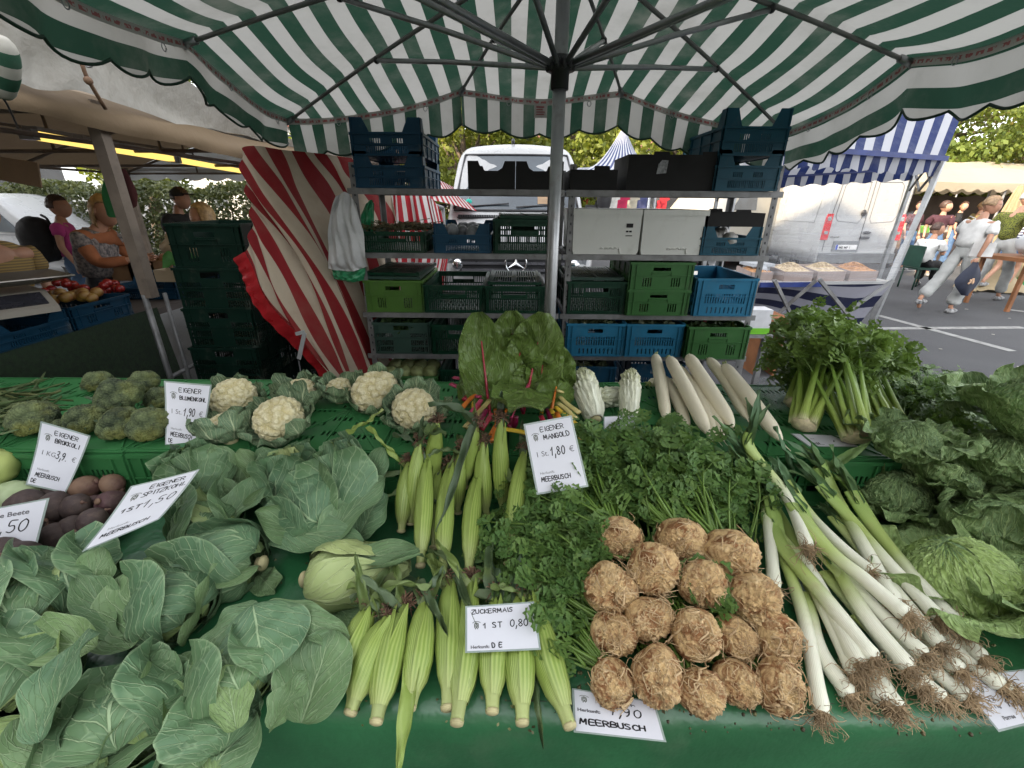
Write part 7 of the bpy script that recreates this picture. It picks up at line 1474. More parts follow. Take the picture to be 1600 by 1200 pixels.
# ---------------------------------------------------------------- beetroots and kohlrabi
def beetmat(name, c1, c2):
 m, nt, bs, _ = newmat(name); co = coord(nt); c = mixc(nt, sstep(nt, noise(nt, 13, co, 6, .65), .35, .68), c1, c2); g = noise(nt, 55, co, 3, .7); c = mixc(nt, mth(nt, 'MULTIPLY', sstep(nt, g, .5, .7), .35), c, (.16, .11, .08)); lk(nt, c, bs.inputs['Base Color']); bs.inputs['Roughness'].default_value = .7; bump(nt, noise(nt, 40, co, 5), .6, .004, bs); return m
M_BEET = beetmat('earthy beetroot', (.055, .035, .033), (.10, .07, .058)); M_BEETT = beetmat('tan beetroot', (.20, .12, .075), (.08, .03, .03)); M_BEETP = beetmat('purple beetroot', (.08, .035, .038), (.06, .04, .035))
beets = [(133, 763, 25, M_BEETT, 'tan beetroot with dark marks touching the green crate', .05), (176, 757, 21, M_BEETT, 'tan beetroot showing its rooty end, rightmost at the back', .05), (118, 792, 24, M_BEET, 'brown beetroot in the middle of the heap', .05), (84, 792, 27, M_BEET, 'large dark beetroot behind the Rote Beete card', .05), (86, 770, 22, M_BEET, 'round dark beetroot below the Brokkoli card', .04), (176, 786, 25, M_BEETP, 'purplish beetroot beside the tilted card', .04), (144, 813, 21, M_BEET, 'smooth grey-brown beetroot at the front right of the heap', .05), (112, 824, 20, M_BEET, 'brown beetroot at the front of the heap', .03), (132, 838, 19, M_BEET, 'small beetroot just above the cabbage leaves', .02), (160, 835, 18, M_BEET, 'small beetroot beside the tilted card corner', .02), (150, 787, 18, M_BEETP, 'small purplish beetroot wedged in the heap centre', .03), (88, 838, 22, M_BEET, 'dark beetroot right of the Rote Beete card corner', .02), (40, 790, 30, M_BEET, 'wide dark beetroot behind the top edge of the Rote Beete card', .04), (35, 872, 27, M_BEET, 'reddish brown beetroot in front of the Rote Beete card', .04), (0, 866, 26, M_BEET, 'dark beetroot at the left edge in front of the card', .05), (8, 888, 24, M_BEET, 'beetroot at the left edge above the pale leaf', .02), (60, 850, 20, M_BEET, 'beetroot under the bottom edge of the Rote Beete card', .0), (70, 815, 24, M_BEET, 'beetroot hidden behind the Rote Beete card', .02), (10, 830, 26, M_BEET, 'beetroot under the left part of the Rote Beete card', .01)]
for k, (x, y, r, mt, lb, h) in enumerate(beets):
 rs = np.random.RandomState(k+40); R = r/590*.95; c = on1(x, y, h+R*.8); t = thing('beetroot', lb, 'beetroot', (c[0], c[1], Z1), 'beetroots heaped at the left'); m = MB(); ax = unit(rs.randn(3)*A(1, .8, .5)); fr = frame_from(ax)
 ball(m, c, R, 36, 28, fn=lambda S: S*A(.94, .94, 1.08)*(1+.05*snoise(S, .8, k)+.012*snoise(S, 4, k+3))[..., None]+A(0, 0, .25)*smooth(.85, 1, S[..., 2])[..., None]*0, rot=fr); obj('root', m, mt, t)
 m = MB(); tube(m, bez([c+fr[:, 2]*R*1.05, c+fr[:, 2]*R*1.2+fr[:, 0]*.003, c+fr[:, 2]*R*1.35+fr[:, 0]*.01], 6), [.006, .005, .003, .002, .0015, .001], 6); rod(m, c-fr[:, 2]*R*1.08, c-fr[:, 2]*R*1.22, .009, 8); obj('root_tip', m, M_BEETT, t)
M_KOHL = plain('pale kohlrabi', (.36, .44, .24), .5, .15, 8, bumps=(9, .5, .006))
m = MB(); ball(m, on1(22, 783, .07), .062, 36, 28, fn=lambda S: S*(1+.05*snoise(S, 1, 3))[..., None]); obj('kohlrabi', m, M_KOHL, label='pale green-white kohlrabi at the left edge behind the Rote Beete card', cat='kohlrabi')
m = MB(); ball(m, on1(-8, 730, .1), .055, 36, 28, fn=lambda S: S*(1+.06*snoise(S, 1, 5))[..., None]); obj('kohlrabi', m, plain('yellow kohlrabi', (.38, .44, .14), .5, .15, 8), label='yellow-green kohlrabi just cut by the left edge', cat='kohlrabi')
# ---------------------------------------------------------------- sweet corn
def huskmat():
 m, nt, bs, _ = newmat('corn husk'); uv = nd(nt, 'ShaderNodeUVMap').outputs[0]; sp = nd(nt, 'ShaderNodeSeparateXYZ'); lk(nt, uv, sp.inputs[0])
 st_ = mth(nt, 'SINE', mth(nt, 'ADD', mth(nt, 'MULTIPLY', sp.outputs[0], 300), mth(nt, 'MULTIPLY', noise(nt, 3, uv, 2), 4))); co = coord(nt)
 c = mixc(nt, mth(nt, 'MULTIPLY_ADD', st_, .5, .5), (.19, .28, .045), (.31, .40, .10)); c = mixc(nt, mth(nt, 'MULTIPLY', sstep(nt, sp.outputs[1], .35, .0), .6), c, (.44, .47, .20)); c = mixc(nt, sstep(nt, tintv(nt), 0, 1), c, (.05, .085, .045))
 c = mixc(nt, mth(nt, 'MULTIPLY', sstep(nt, noise(nt, 11, co, 5), .55, .75), .35), c, (.16, .2, .04)); lk(nt, c, bs.inputs['Base Color']); bs.inputs['Roughness'].default_value = .42; bump(nt, mth(nt, 'ADD', st_, mth(nt, 'MULTIPLY', noise(nt, 14, co, 3), 2)), .25, .0012, bs); return m
M_HUSK = huskmat(); M_SILK = plain('dry corn silk', (.15, .085, .05), .8, .5, 40)
def corn(bpx, tpx, label, seed, R=.031, hb=.0, ht=.03, blades=2, dry=.0, cover=False):
 rs = np.random.RandomState(seed); b = on1(*bpx, hb+.018); e = on1(*tpx, ht+.03); ax = unit(e-b); L = np.linalg.norm(e-b); fr = frame_from(ax, (0, 0, 1))
 t = thing('corn_cob', label, 'sweet corn', ((b+e)/2)*A(1, 1, 0)+A(0, 0, Z1), 'sweet corn cobs in husk'); m = MB()
 T = np.linspace(0, 1, 30); prof = np.interp(T, [0, .05, .12, .2, .38, .6, .8, .93, 1], [.42, .42, .5, .8, 1.0, .97, .72, .38, .2])*R
 path = b+np.outer(T*L, ax)+np.outer(np.sin(T*math.pi)*rs.uniform(-.006, .006), fr[:, 1])+np.outer(np.sin(T*math.pi)*.004, A(0, 0, 1)); path[:, 2] = np.maximum(path[:, 2], Z1+prof*.9)
 ph = rs.rand()*6; tube(m, path, prof, 28, tint=rs.uniform(0, .3)*rs.rand(), ridge=lambda a, t_: 1+.075*np.sin(3*a+ph+t_*2.6)+.03*np.sin(8*a+ph-3*t_)+.09*np.exp(-((np.mod(a+t_*1.5+ph, 2.09)-1.0)/.16)**2)*smooth(.05, .3, t_))
 obj('husk', m, M_HUSK, t)
 m = MB(); tube(m, [path[0]-ax*.004, path[0]+ax*.002], [.0125, .0135], 14); ball(m, path[0]-ax*.004, (.0125, .0125, .004), 12, 6, rot=frame_from(ax)); obj('cut_shank', m, M_CUT, t)
 m = MB(); tp_ = path[-1]
 for k in range(44): d = unit(ax*.7+rs.randn(3)*.5); tube(m, bez([tp_, tp_+d*.014, tp_+unit(d+rs.randn(3)*.6)*.03], 5), .0014, 3)
 obj('silk', m, M_SILK, t)
 for k in range(2):                     # loose outer husk layers hugging the ear
  a = rs.rand()*6.28 if k else 0.6; m = MB(); rad = fr[:, 0]*math.cos(a)+fr[:, 1]*math.sin(a)
  s = np.linspace(-1, 1, 12)[None]; TT = np.linspace(.1, .98, 22)[:, None]; r0 = np.interp(TT, T, prof)+.0025+.012*smooth(.75, 1, TT); th = a+s*.75*(1-TT**3)
  C = np.array([np.interp(TT[:, 0], T, path[:, j]) for j in range(3)]).T; G = C[:, None]+(r0*np.cos(th))[..., None]*fr[:, 0]+(r0*np.sin(th))[..., None]*fr[:, 1]; sheet(m, G, uv=np.stack(np.broadcast_arrays((s+1)/20+a, TT), -1), tint=0.12*k); obj('outer_husk', m, M_HUSK, t)
 for k in range(blades):
  a = rs.rand()*6.28; rad = fr[:, 0]*math.cos(a)+fr[:, 1]*math.sin(a); rad[2] = abs(rad[2])*.6+.1; d = unit(ax*rs.uniform(.2, 1)+rad*rs.uniform(.3, 1.0)); m = MB(); LL = rs.uniform(.09, .2)
  leaf(m, path[-4], d, unit(A(0, 0, 1)), LL, .028+.012*rs.rand(), cup=1.1, bend=-rs.uniform(.2, 1.6), seed=seed*9+k, prof='strap', ruf=.002, und=.006, tint=rs.uniform(.45, .95), nu=10, nv=24, tipz=Z1+.004, twist=rs.uniform(-1, 1)); obj('leaf_blade', m, M_HUSK, t)
 return t
back = [((627, 829), (638, 722)), ((641, 817), (655, 690)), ((657, 883), (667, 712)), ((678, 855), (684, 735)), ((692, 894), (702, 724)), ((732, 897), (747, 735)), ((760, 803), (755, 690)), ((786, 799), (782, 655)), ((794, 880), (818, 705)), ((828, 828), (812, 745)), ((672, 760), (684, 660)), ((725, 760), (744, 660)), ((715, 800), (722, 700))]
bl = ['leftmost cob of the back row', 'second cob from the left in the back row', 'tall bright cob, third in the back row', 'slim cob behind the third and fifth of the back row', 'bright cob in the middle of the back row', 'cob with the dark silk, centre right of the back row', 'cob standing behind the right half of the back row', 'tallest cob reaching the chard stalks', 'cob at the right of the back row with a thin base', 'rightmost short cob beside the celeriac leaves', 'cob behind the third one, its tip by the cauliflower', 'cob behind the centre, under the orange chard stalks', 'thin cob tucked in the centre of the back row']
for k, ((b, e), lb) in enumerate(zip(back, bl)): corn(b, e, 'sweet corn in husk: '+lb, 100+k, R=.0245 if k not in (3, 9, 12) else .02, hb=.01+(.03 if k in (2, 4, 5, 8) else 0), ht=.07 if k < 10 else .11, blades=1)
front = [((521, 1092), (575, 945), 'leftmost cob of the front row beside the cabbage'), ((548, 1112), (606, 962), 'second cob from the left in the front row'), ((588, 1126), (632, 945), 'third cob from the left in the front row'), ((640, 1105), (664, 935), 'broad cob, fourth in the front row'), ((699, 1105), (700, 905), 'cob left of the one crossing the middle of the front row'), ((714, 1128), (736, 905), 'cob in the middle with its big cut end showing'), ((769, 1110), (774, 930), 'cob under the left part of the Zuckermais card'), ((816, 1128), (808, 930), 'cob under the right part of the Zuckermais card'), ((890, 1133), (826, 925), 'rightmost cob of the front row, pointing to the celeriac card')]
for k, (b, e, lb) in enumerate(front): corn(b, e, 'sweet corn in husk: '+lb, 200+k, R=.0295, hb=.0, ht=.045, blades=3)
M_HB = M_HUSK
def blade(b, e, W_, label, seed, tint=.7, bend=0.2, zt=.02, zb=.02, fold=1.2, face=(0, 0, 1)):
 m = MB(); b = on1(*b, zb); e = on1(*e, zt); d = e-b; leaf(m, b, unit(d), face, np.linalg.norm(d)*1.02, W_, cup=fold, bend=bend, seed=seed, prof='strap', ruf=.002, und=.006, tint=tint, nu=14, nv=36); obj('corn_leaf', m, M_HUSK, label=label, cat='corn leaf', group='loose corn leaves')
blade((655, 985), (616, 1215), .055, 'big pale folded corn leaf hanging over the front edge', 1, tint=.12, bend=-.25, zb=.06, zt=.02, fold=1.5); blade((670, 735), (520, 745), .03, 'long grey-green corn leaf reaching left over the cabbages', 2, zb=.12, zt=.12, bend=-.2); blade((675, 745), (585, 790), .04, 'broad grey-green corn leaf below the long one', 3, zb=.11, zt=.09)
blade((745, 650), (690, 830), .036, 'dark corn leaf crossing the back row from the upper right', 4, zb=.15, zt=.09, tint=.85); blade((725, 745), (650, 800), .022, 'narrow dark corn leaf crossing two back row cobs', 5, zb=.12, zt=.10, tint=.9); blade((775, 700), (810, 790), .028, 'green corn leaf on the right of the back row', 6, zb=.12, zt=.09, tint=.6)
blade((740, 930), (870, 955), .04, 'wide dark corn leaf above the Zuckermais card', 7, zb=.09, zt=.03, tint=.75, bend=-.5); blade((828, 1010), (848, 1175), .024, 'thin dark corn leaf beside the rightmost cob', 8, zb=.03, zt=.01, tint=.8); blade((700, 870), (745, 985), .03, 'curled corn leaf in the front row middle', 9, zb=.1, zt=.08, tint=.8); blade((600, 640), (548, 680), .03, 'pale corn leaf in front of the cauliflower crates', 10, zb=.22, zt=.17, tint=.25); blade((640, 735), (570, 672), .04, 'yellow-green corn leaf at the left top of the back row', 11, zb=.12, zt=.19, tint=.2)
blade((690, 790), (655, 770), .02, 'short dark corn leaf in the back row centre', 12, zb=.12, zt=.12, tint=.9); blade((655, 905), (700, 1000), .03, 'greyish corn leaf curling over the fourth front cob', 13, zb=.1, zt=.09, tint=.8); blade((662, 650), (652, 745), .03, 'upright grey corn leaf by the cauliflower', 14, zb=.2, zt=.1, tint=.85); blade((820, 745), (845, 800), .03, 'dark corn leaf beside the Mangold card', 15, zb=.12, zt=.06, tint=.8)
# ---------------------------------------------------------------- celery type foliage
def leafletshape():
 pts = [(0, 0)];
 lob = [(.16, .06), (.40, .12), (.52, .28), (.46, .36), (.60, .50), (.50, .58), (.50, .74), (.36, .76), (.30, .92), (.14, .90), (0, 1.08)]
 R_side = [(x, y) for x, y in lob]; L_side = [(-x, y) for x, y in lob[:-1]][::-1]
 return np.array([(0, .02)]+R_side+L_side), np.array((0, .5))
LSH, LCEN = leafletshape()
def leaflets(m, P, D, N, S, tint, fold=.25):
 """batch of toothed leaflets: positions, directions, normals, sizes"""
 D = D/(np.linalg.norm(D, axis=1)[:, None]+1e-9); N = N-D*(N*D).sum(1)[:, None]; N /= np.linalg.norm(N, axis=1)[:, None]+1e-9; X = np.cross(D, N); n = len(P); k = len(LSH)
 sh = np.vstack([LSH, [LCEN], [(0, .25)], [(0, .8)]]); zz = fold*np.abs(sh[:, 0])-.25*(sh[:, 1]-.2)**2
 V = P[:, None]+S[:, None, None]*(sh[None, :, 0, None]*X[:, None]+sh[None, :, 1, None]*D[:, None]+zz[None, :, None]*N[:, None]); kk = k+3
 f = []
 for i in range(k):
  j = (i+1) % k; y = (LSH[i, 1]+LSH[j, 1])/2; c = k if .33 < y < .7 else (k+1 if y <= .33 else k+2); f.append((i, j, c))
 f += [(k+1, k, 4), ]; f = np.array(f[:-1]); F = (np.arange(n)[:, None, None]*kk+f[None]).reshape(-1, 3)
 uv = np.stack([sh[:, 0]+.5, np.clip(sh[:, 1], 0, 1)], -1); m.add(V.reshape(-1, 3), F, uv=np.tile(uv, (n, 1)), tint=np.repeat(tint, kk), smooth=False)
M_CEL = leafmat('celery leaf', (.07, .15, .038), (.19, .29, .08), (.18, .28, .065), K=5, slope=3, rough=.42, midw=.05, cell=3, vstr=.45, bumpd=.0015, edge=.0, transl=.15)
M_CEL2 = leafmat('bright celery leaf', (.12, .22, .05), (.28, .4, .12), (.26, .38, .08), K=5, slope=3, rough=.42, midw=.05, cell=3, vstr=.45, bumpd=.0015, edge=.0, transl=.15)
M_CSTEM = plain('green celery stalk', (.12, .21, .035), .4, .2, 12, bumps=(60, .3, .001))
def sprig(mL, mS, b, d, L, rs, n=9, size=.03, thick=.003, bend=.4, stem0=.45, side=A(0, 0, 1), droop=-.2, tint=0.0, dens=1.0):
 """one stalk with toothed leaflets on its outer part"""
 d = unit(d); e = b+d*L; mid = b+d*L*.5+rs.randn(3)*L*.05; e = e+rs.randn(3)*L*.07+A(0, 0, droop*L*.3); P = bez([b, mid, e], 14); P[:, 2] = np.maximum(P[:, 2], Z1+.012); tube(mS, P, np.linspace(thick, thick*.35, 14), 6, tint=rs.rand())
 T, Nn, B = frames(P); PP = []; DD = []; NN = []; SS = []
 for k in range(int(n*dens)):
  q = stem0+(1-stem0)*(k+1)/(n*dens); i = min(13, int(q*13)); sg = 1 if k % 2 else -1; a = unit(T[i]*.5+sg*(Nn[i]*math.cos(k)+B[i]*math.sin(k*1.7))*.8+rs.randn(3)*.25); off = a*size*rs.uniform(.5, 1.3); tube(mS, [P[i], P[i]+off], .0011, 3)
  for j, (aa, s_) in enumerate(((0, 1.0), (.9, .75), (-.9, .75))):
   up = unit(A(0, -.25, 1)+rs.randn(3)*.45); dd = unit(a*math.cos(aa)+np.cross(up, a)*math.sin(aa)); PP.append(P[i]+off); DD.append(dd); NN.append(up); SS.append(size*s_*rs.uniform(.75, 1.35))
 for aa in (0, .8, -.8): up = unit(A(0, -.3, 1)+rs.randn(3)*.4); PP.append(P[-1]); DD.append(unit(T[-1]*math.cos(aa)+np.cross(up, T[-1])*math.sin(aa))); NN.append(up); SS.append(size*1.2)
 PP = np.array(PP); PP[:, 2] = np.maximum(PP[:, 2], Z1+.006); leaflets(mL, PP, np.array(DD), np.array(NN), np.array(SS), np.clip(tint+rs.rand(len(PP))*.5-.1, 0, 1))
def celmat():
 m, nt, bs, _ = newmat('celeriac skin'); co = coord(nt); n = noise(nt, 20, co, 6, .65, dist=1.5); c = mixc(nt, sstep(nt, n, .36, .6), (.24, .095, .03), (.66, .46, .22)); n2 = noise(nt, 9, co, 4); c = mixc(nt, mth(nt, 'MULTIPLY', sstep(nt, n2, .53, .72), .75), c, (.10, .05, .025)); c = mixc(nt, mth(nt, 'MULTIPLY', sstep(nt, tintv(nt), .3, 1), .75), c, (.78, .58, .32))
 lk(nt, c, bs.inputs['Base Color']); bs.inputs['Roughness'].default_value = .75; bump(nt, noise(nt, 60, co, 6, .7, dist=2), .9, .006, bs); return m
M_CELR = celmat(); M_ROOT = plain('celeriac rootlets', (.42, .26, .12), .7, .3, 25, col2=(.6, .44, .25))
cel = [(968, 838, 33, .10, 'celeriac at the upper left of the heap with upright stalks'), (1062, 841, 35, .10, 'celeriac at the top middle of the heap'), (1137, 866, 40, .09, 'celeriac at the top right of the heap with a fan of stalks'), (1020, 890, 38, .09, 'celeriac in the second row, left of centre'), (955, 920, 40, .06, 'shaggy celeriac at the left of the second row'), (1097, 913, 36, .08, 'celeriac in the middle of the second row'), (1174, 936, 40, .06, 'broad celeriac at the right of the second row beside the leeks'), (960, 988, 33, .035, 'celeriac with a dark hollow at the left of the third row'), (1018, 967, 36, .05, 'celeriac with a dark patch in the third row'), (1086, 990, 37, .045, 'round celeriac in the centre of the third row'), (1149, 995, 31, .035, 'small celeriac in the third row'), (1214, 999, 37, .035, 'smooth tan celeriac at the right of the third row'), (957, 1065, 35, .0, 'celeriac overlapping the celeriac price card at the left'), (1025, 1053, 40, .01, 'largest celeriac in the front row with a thick root across'), (1093, 1076, 35, .0, 'pointed celeriac in the middle of the front row'), (1153, 1062, 35, .0, 'celeriac in the front row with coiled roots'), (1216, 1072, 40, .0, 'dark rooty celeriac at the right of the front row')]
for k, (x, y, r, h, lb) in enumerate(cel):
 rs = np.random.RandomState(300+k); c0 = on1(x, y, h); zc = np.dot(c0-CAM, _F); R = r*zc/F_PX*.93; c = on1(x, y, h+R*.85); t = thing('celeriac', lb, 'celeriac', (c[0], c[1], Z1), 'celeriac heaped in rows')
 back_ = k in (0, 1, 2); ax = unit(A(rs.uniform(-.2, .2), -.75+rs.uniform(-.15, .15), .45 if not back_ else .1)); fr = frame_from(ax, (0, 0, 1)); S = sphere_pts(84, 60)
 a = np.arctan2(S[..., 1], S[..., 0]); lo = smooth(-.1, .8, S[..., 2]); sw = snoise(S, 2.6, k, 2)
 worm = (1-np.abs(snoise(S+.25*sw[..., None], 2.4, k+50, 2))*2.2).clip(0, 1)**2; worm2 = (1-np.abs(snoise(S+.1*sw[..., None], 4.6, k+80, 1))*2.2).clip(0, 1)**2
 hgt = 1+.06*snoise(S, .7, k+9)+lo*(.14*worm+.08*worm2)+.012*snoise(S, 7, k+1, 2); P = S*hgt[..., None]*A(rs.uniform(.88, 1.08), rs.uniform(.92, 1.08), rs.uniform(.82, 1.1))*R; P = P*(1+.09*snoise(S, .45, k+300, 1))[..., None]; P = P@fr.T+c; m = MB(); m.add(P.reshape(-1, 3), gridf(60, 84, True), tint=(np.clip(lo*(worm*.9+worm2*.6)+.12*(1-lo)+.35*snoise(S, .7, k+70, 2), 0, 1)).reshape(-1)); obj('bulb', m, M_CELR, t)
 m = MB()
 for j in range(34):                    # wiry rootlets hugging and leaving the underside
  v = rs.randn(3); v[2] = abs(v[2])*.9+.05 if rs.rand() < .85 else v[2]; v = unit(v); tang = unit(np.cross(v, rs.randn(3))); L = R*rs.uniform(.35, 1.1); pts = []
  thick = rs.rand() < .22; lift = rs.uniform(.0, .3) if not thick else .05
  for q in np.linspace(0, 1, 7): w_ = unit(v+tang*q*L/R*.95+np.cross(v, tang)*.25*math.sin(q*5+j)); pts.append(c+fr@(w_*R*(1.03+lo.mean()*.06+lift*q*q)))
  pts = np.array(pts); pts[:, 2] = np.maximum(pts[:, 2], Z1+.003); tube(m, pts, np.linspace(.0028 if thick else .0011, .0006, 7), 4 if not thick else 6)
 obj('rootlets', m, M_ROOT, t)
 mL, mS = MB(), MB(); top = c-fr[:, 2]*R*.75
 if back_:
  n = 24; dirs = [unit(A(-.15+[-.25, -.1, -.15][k]+rs.uniform(-.75, .6), .75+rs.uniform(0, .3), rs.uniform(.05, .42))) for _ in range(n)]; Ls = [rs.uniform(.20, .36) for _ in range(n)]; nl = 9
 elif k in (4, 7, 12, 3, 8): n = 15; dirs = [unit(A(-.75+rs.uniform(-.3, .25), .55+rs.uniform(-.25, .5), rs.uniform(.0, .22))) for _ in range(n)]; Ls = [rs.uniform(.14, .32) for _ in range(n)]; nl = 9
 else: n = 9; dirs = [unit(A(rs.uniform(-.6, .4), 1, rs.uniform(-.1, .1))) for _ in range(n)]; Ls = [rs.uniform(.07, .14) for _ in range(n)]; nl = 4
 for d, L in zip(dirs, Ls): sprig(mL, mS, top+rs.randn(3)*R*.16, d, L, rs, n=nl-2, size=.036, thick=.004, stem0=.42 if L > .15 else .7, tint=.05)
 obj('stalks', mS, M_CSTEM, t); obj('leaves', mL, M_CEL, t)
# the broad mass of celeriac leaves to the left of the heap belongs to cut bunches lying underneath
for k, (bx, by, tx, ty, n, lb) in enumerate((((945), 1010, 850, 870, 20, 'dark leafy celeriac tops lying left of the celeriac, next to the corn'), (960, 930, 860, 790, 30, 'dense celeriac tops below the Mangold card'), (985, 850, 930, 700, 34, 'celeriac tops reaching the Chinese cabbages'), (1060, 850, 1040, 690, 34, 'celeriac tops in front of the white radishes'), (1130, 870, 1120, 730, 30, 'celeriac tops next to the first leek leaves'), (1075, 960, 1060, 900, 6, 'short leafy tops between the celeriac rows'))):
 rs = np.random.RandomState(500+k); b = on1(bx, by, .03); e = on1(tx, ty, .09 if k else .04); ax = e-b; t = thing('leaf_bunch', lb, 'leaves', (*((b+e)/2)[:2], Z1), 'bunches of celeriac tops'); mL, mS = MB(), MB()
 for j in range(n):
  s0 = b+rs.randn(3)*A(.03, .03, .01); d = ax*rs.uniform(.75, 1.05)+A(rs.uniform(-.09, .09), rs.uniform(-.04, .06), rs.uniform(-.03, .06)); sprig(mL, mS, s0, d, np.linalg.norm(d), rs, n=7, size=.036, thick=.0034, stem0=.3, tint=.0)
 obj('stalks', mS, M_CSTEM, t); obj('leaves', mL, M_CEL, t)
# ---------------------------------------------------------------- leeks
def leekmat():
 m, nt, bs, _ = newmat('leek shaft'); uv = nd(nt, 'ShaderNodeUVMap').outputs[0]; sp = nd(nt, 'ShaderNodeSeparateXYZ'); lk(nt, uv, sp.inputs[0]); v = sp.outputs[1]; co = coord(nt); vv = mth(nt, 'ADD', v, mth(nt, 'MULTIPLY', mth(nt, 'SUBTRACT', noise(nt, 8, co, 2), .5), .12))
 c = mixc(nt, sstep(nt, vv, .22, .5), (.80, .80, .66), (.42, .52, .16)); c = mixc(nt, sstep(nt, vv, .5, .8), c, (.27, .40, .10)); c = mixc(nt, sstep(nt, vv, .85, 1.15), c, (.10, .19, .09))
 st_ = mth(nt, 'SINE', mth(nt, 'MULTIPLY', sp.outputs[0], 190)); c = mixc(nt, mth(nt, 'MULTIPLY_ADD', st_, .06, .06), c, (.2, .3, .08)); c = mixc(nt, mth(nt, 'MULTIPLY', sstep(nt, noise(nt, 14, co, 5), .6, .75), .3), c, (.4, .32, .18)); lk(nt, c, bs.inputs['Base Color']); bs.inputs['Roughness'].default_value = .33; bump(nt, st_, .25, .001, bs); return m
M_LEEK = leekmat(); M_LKL = leafmat('leek leaf', (.10, .185, .10), (.14, .23, .11), (.26, .38, .08), K=.5, slope=0, rough=.45, midw=.05, cell=.5, vstr=.3, bumpd=.0015, edge=.1); M_LROOT = plain('leek roots', (.36, .26, .15), .8, .35, 30)
leeks = [([(1210, 922), (1200, 818), (1184, 748), (1128, 664)], .05, .12, 'leek at the far left end of the pile, root near the celeriac'), ([(1263, 857), (1226, 771), (1170, 696), (1184, 655)], .12, .15, 'short white leek lying on top, its root over the others'), ([(1284, 1116), (1254, 957), (1217, 841), (1193, 712)], .0, .09, 'leek reaching furthest to the front left, root on the table edge'), ([(1366, 1032), (1296, 943), (1217, 845), (1190, 770)], .05, .08, 'leek with a thick white base above the big root tangle'), ([(1338, 1057), (1278, 930), (1222, 815), (1160, 730)], .02, .07, 'leek left of the root tangle'), ([(1422, 1046), (1343, 948), (1282, 841), (1193, 718)], .05, .1, 'leek with its root in the middle of the front'), ([(1417, 962), (1352, 906), (1282, 845), (1202, 735)], .1, .13, 'leek on top whose root lies at the pile centre'), ([(1445, 1025), (1380, 962), (1319, 901), (1254, 827)], .06, .08, 'leek in the lower middle of the pile'), ([(1468, 967), (1382, 873), (1322, 803), (1240, 712)], .08, .12, 'leek second from the right on top'), ([(1503, 983), (1427, 901), (1361, 817), (1303, 720)], .06, .1, 'rightmost long leek lying against the savoy'), ([(1361, 894), (1301, 841), (1254, 789), (1205, 712)], .09, .12, 'slim white leek ending in the middle of the pile'), ([(1399, 943), (1345, 845), (1298, 762), (1262, 690)], .08, .12, 'green leek behind the top right ones'), ([(1329, 1088), (1283, 1020), (1262, 955), (1240, 900)], .0, .03, 'short-looking white leek left in front'), ([(1385, 1100), (1330, 1020), (1290, 950), (1250, 880)], .0, .03, 'leek under the root tangle at the front'), ([(1402, 1108), (1360, 1040), (1320, 980), (1280, 920)], .0, .03, 'leek in the lowest layer, left middle of the front'), ([(1473, 1093), (1420, 1045), (1370, 990), (1310, 930)], .0, .03, 'leek in the lowest layer, middle of the front'), ([(1511, 1090), (1450, 1040), (1390, 985), (1330, 920)], .0, .03, 'leek in the lowest layer, right of the middle'), ([(1565, 1072), (1500, 1020), (1440, 965), (1380, 900)], .0, .04, 'leek at the front right with its root on the price card'), ([(1537, 1030), (1470, 965), (1410, 905), (1350, 840)], .03, .05, 'leek at the right below the longest one'), ([(1345, 1040), (1270, 900), (1235, 860), (1180, 800)], .04, .07, 'leek just behind the root tangle at the left'), ([(1500, 1050), (1440, 985), (1370, 905), (1300, 830)], .03, .06, 'leek between the right and the middle roots'), ([(1440, 1075), (1380, 1005), (1320, 930), (1260, 860)], .01, .05, 'leek with a pale base under the middle roots'), ([(1470, 1010), (1400, 925), (1340, 850), (1270, 770)], .06, .08, 'leek under the second from the right'), ([(1580, 1080), (1520, 1035), (1470, 990), (1420, 940)], -.005, .02, 'thin leek at the very right under the others')]
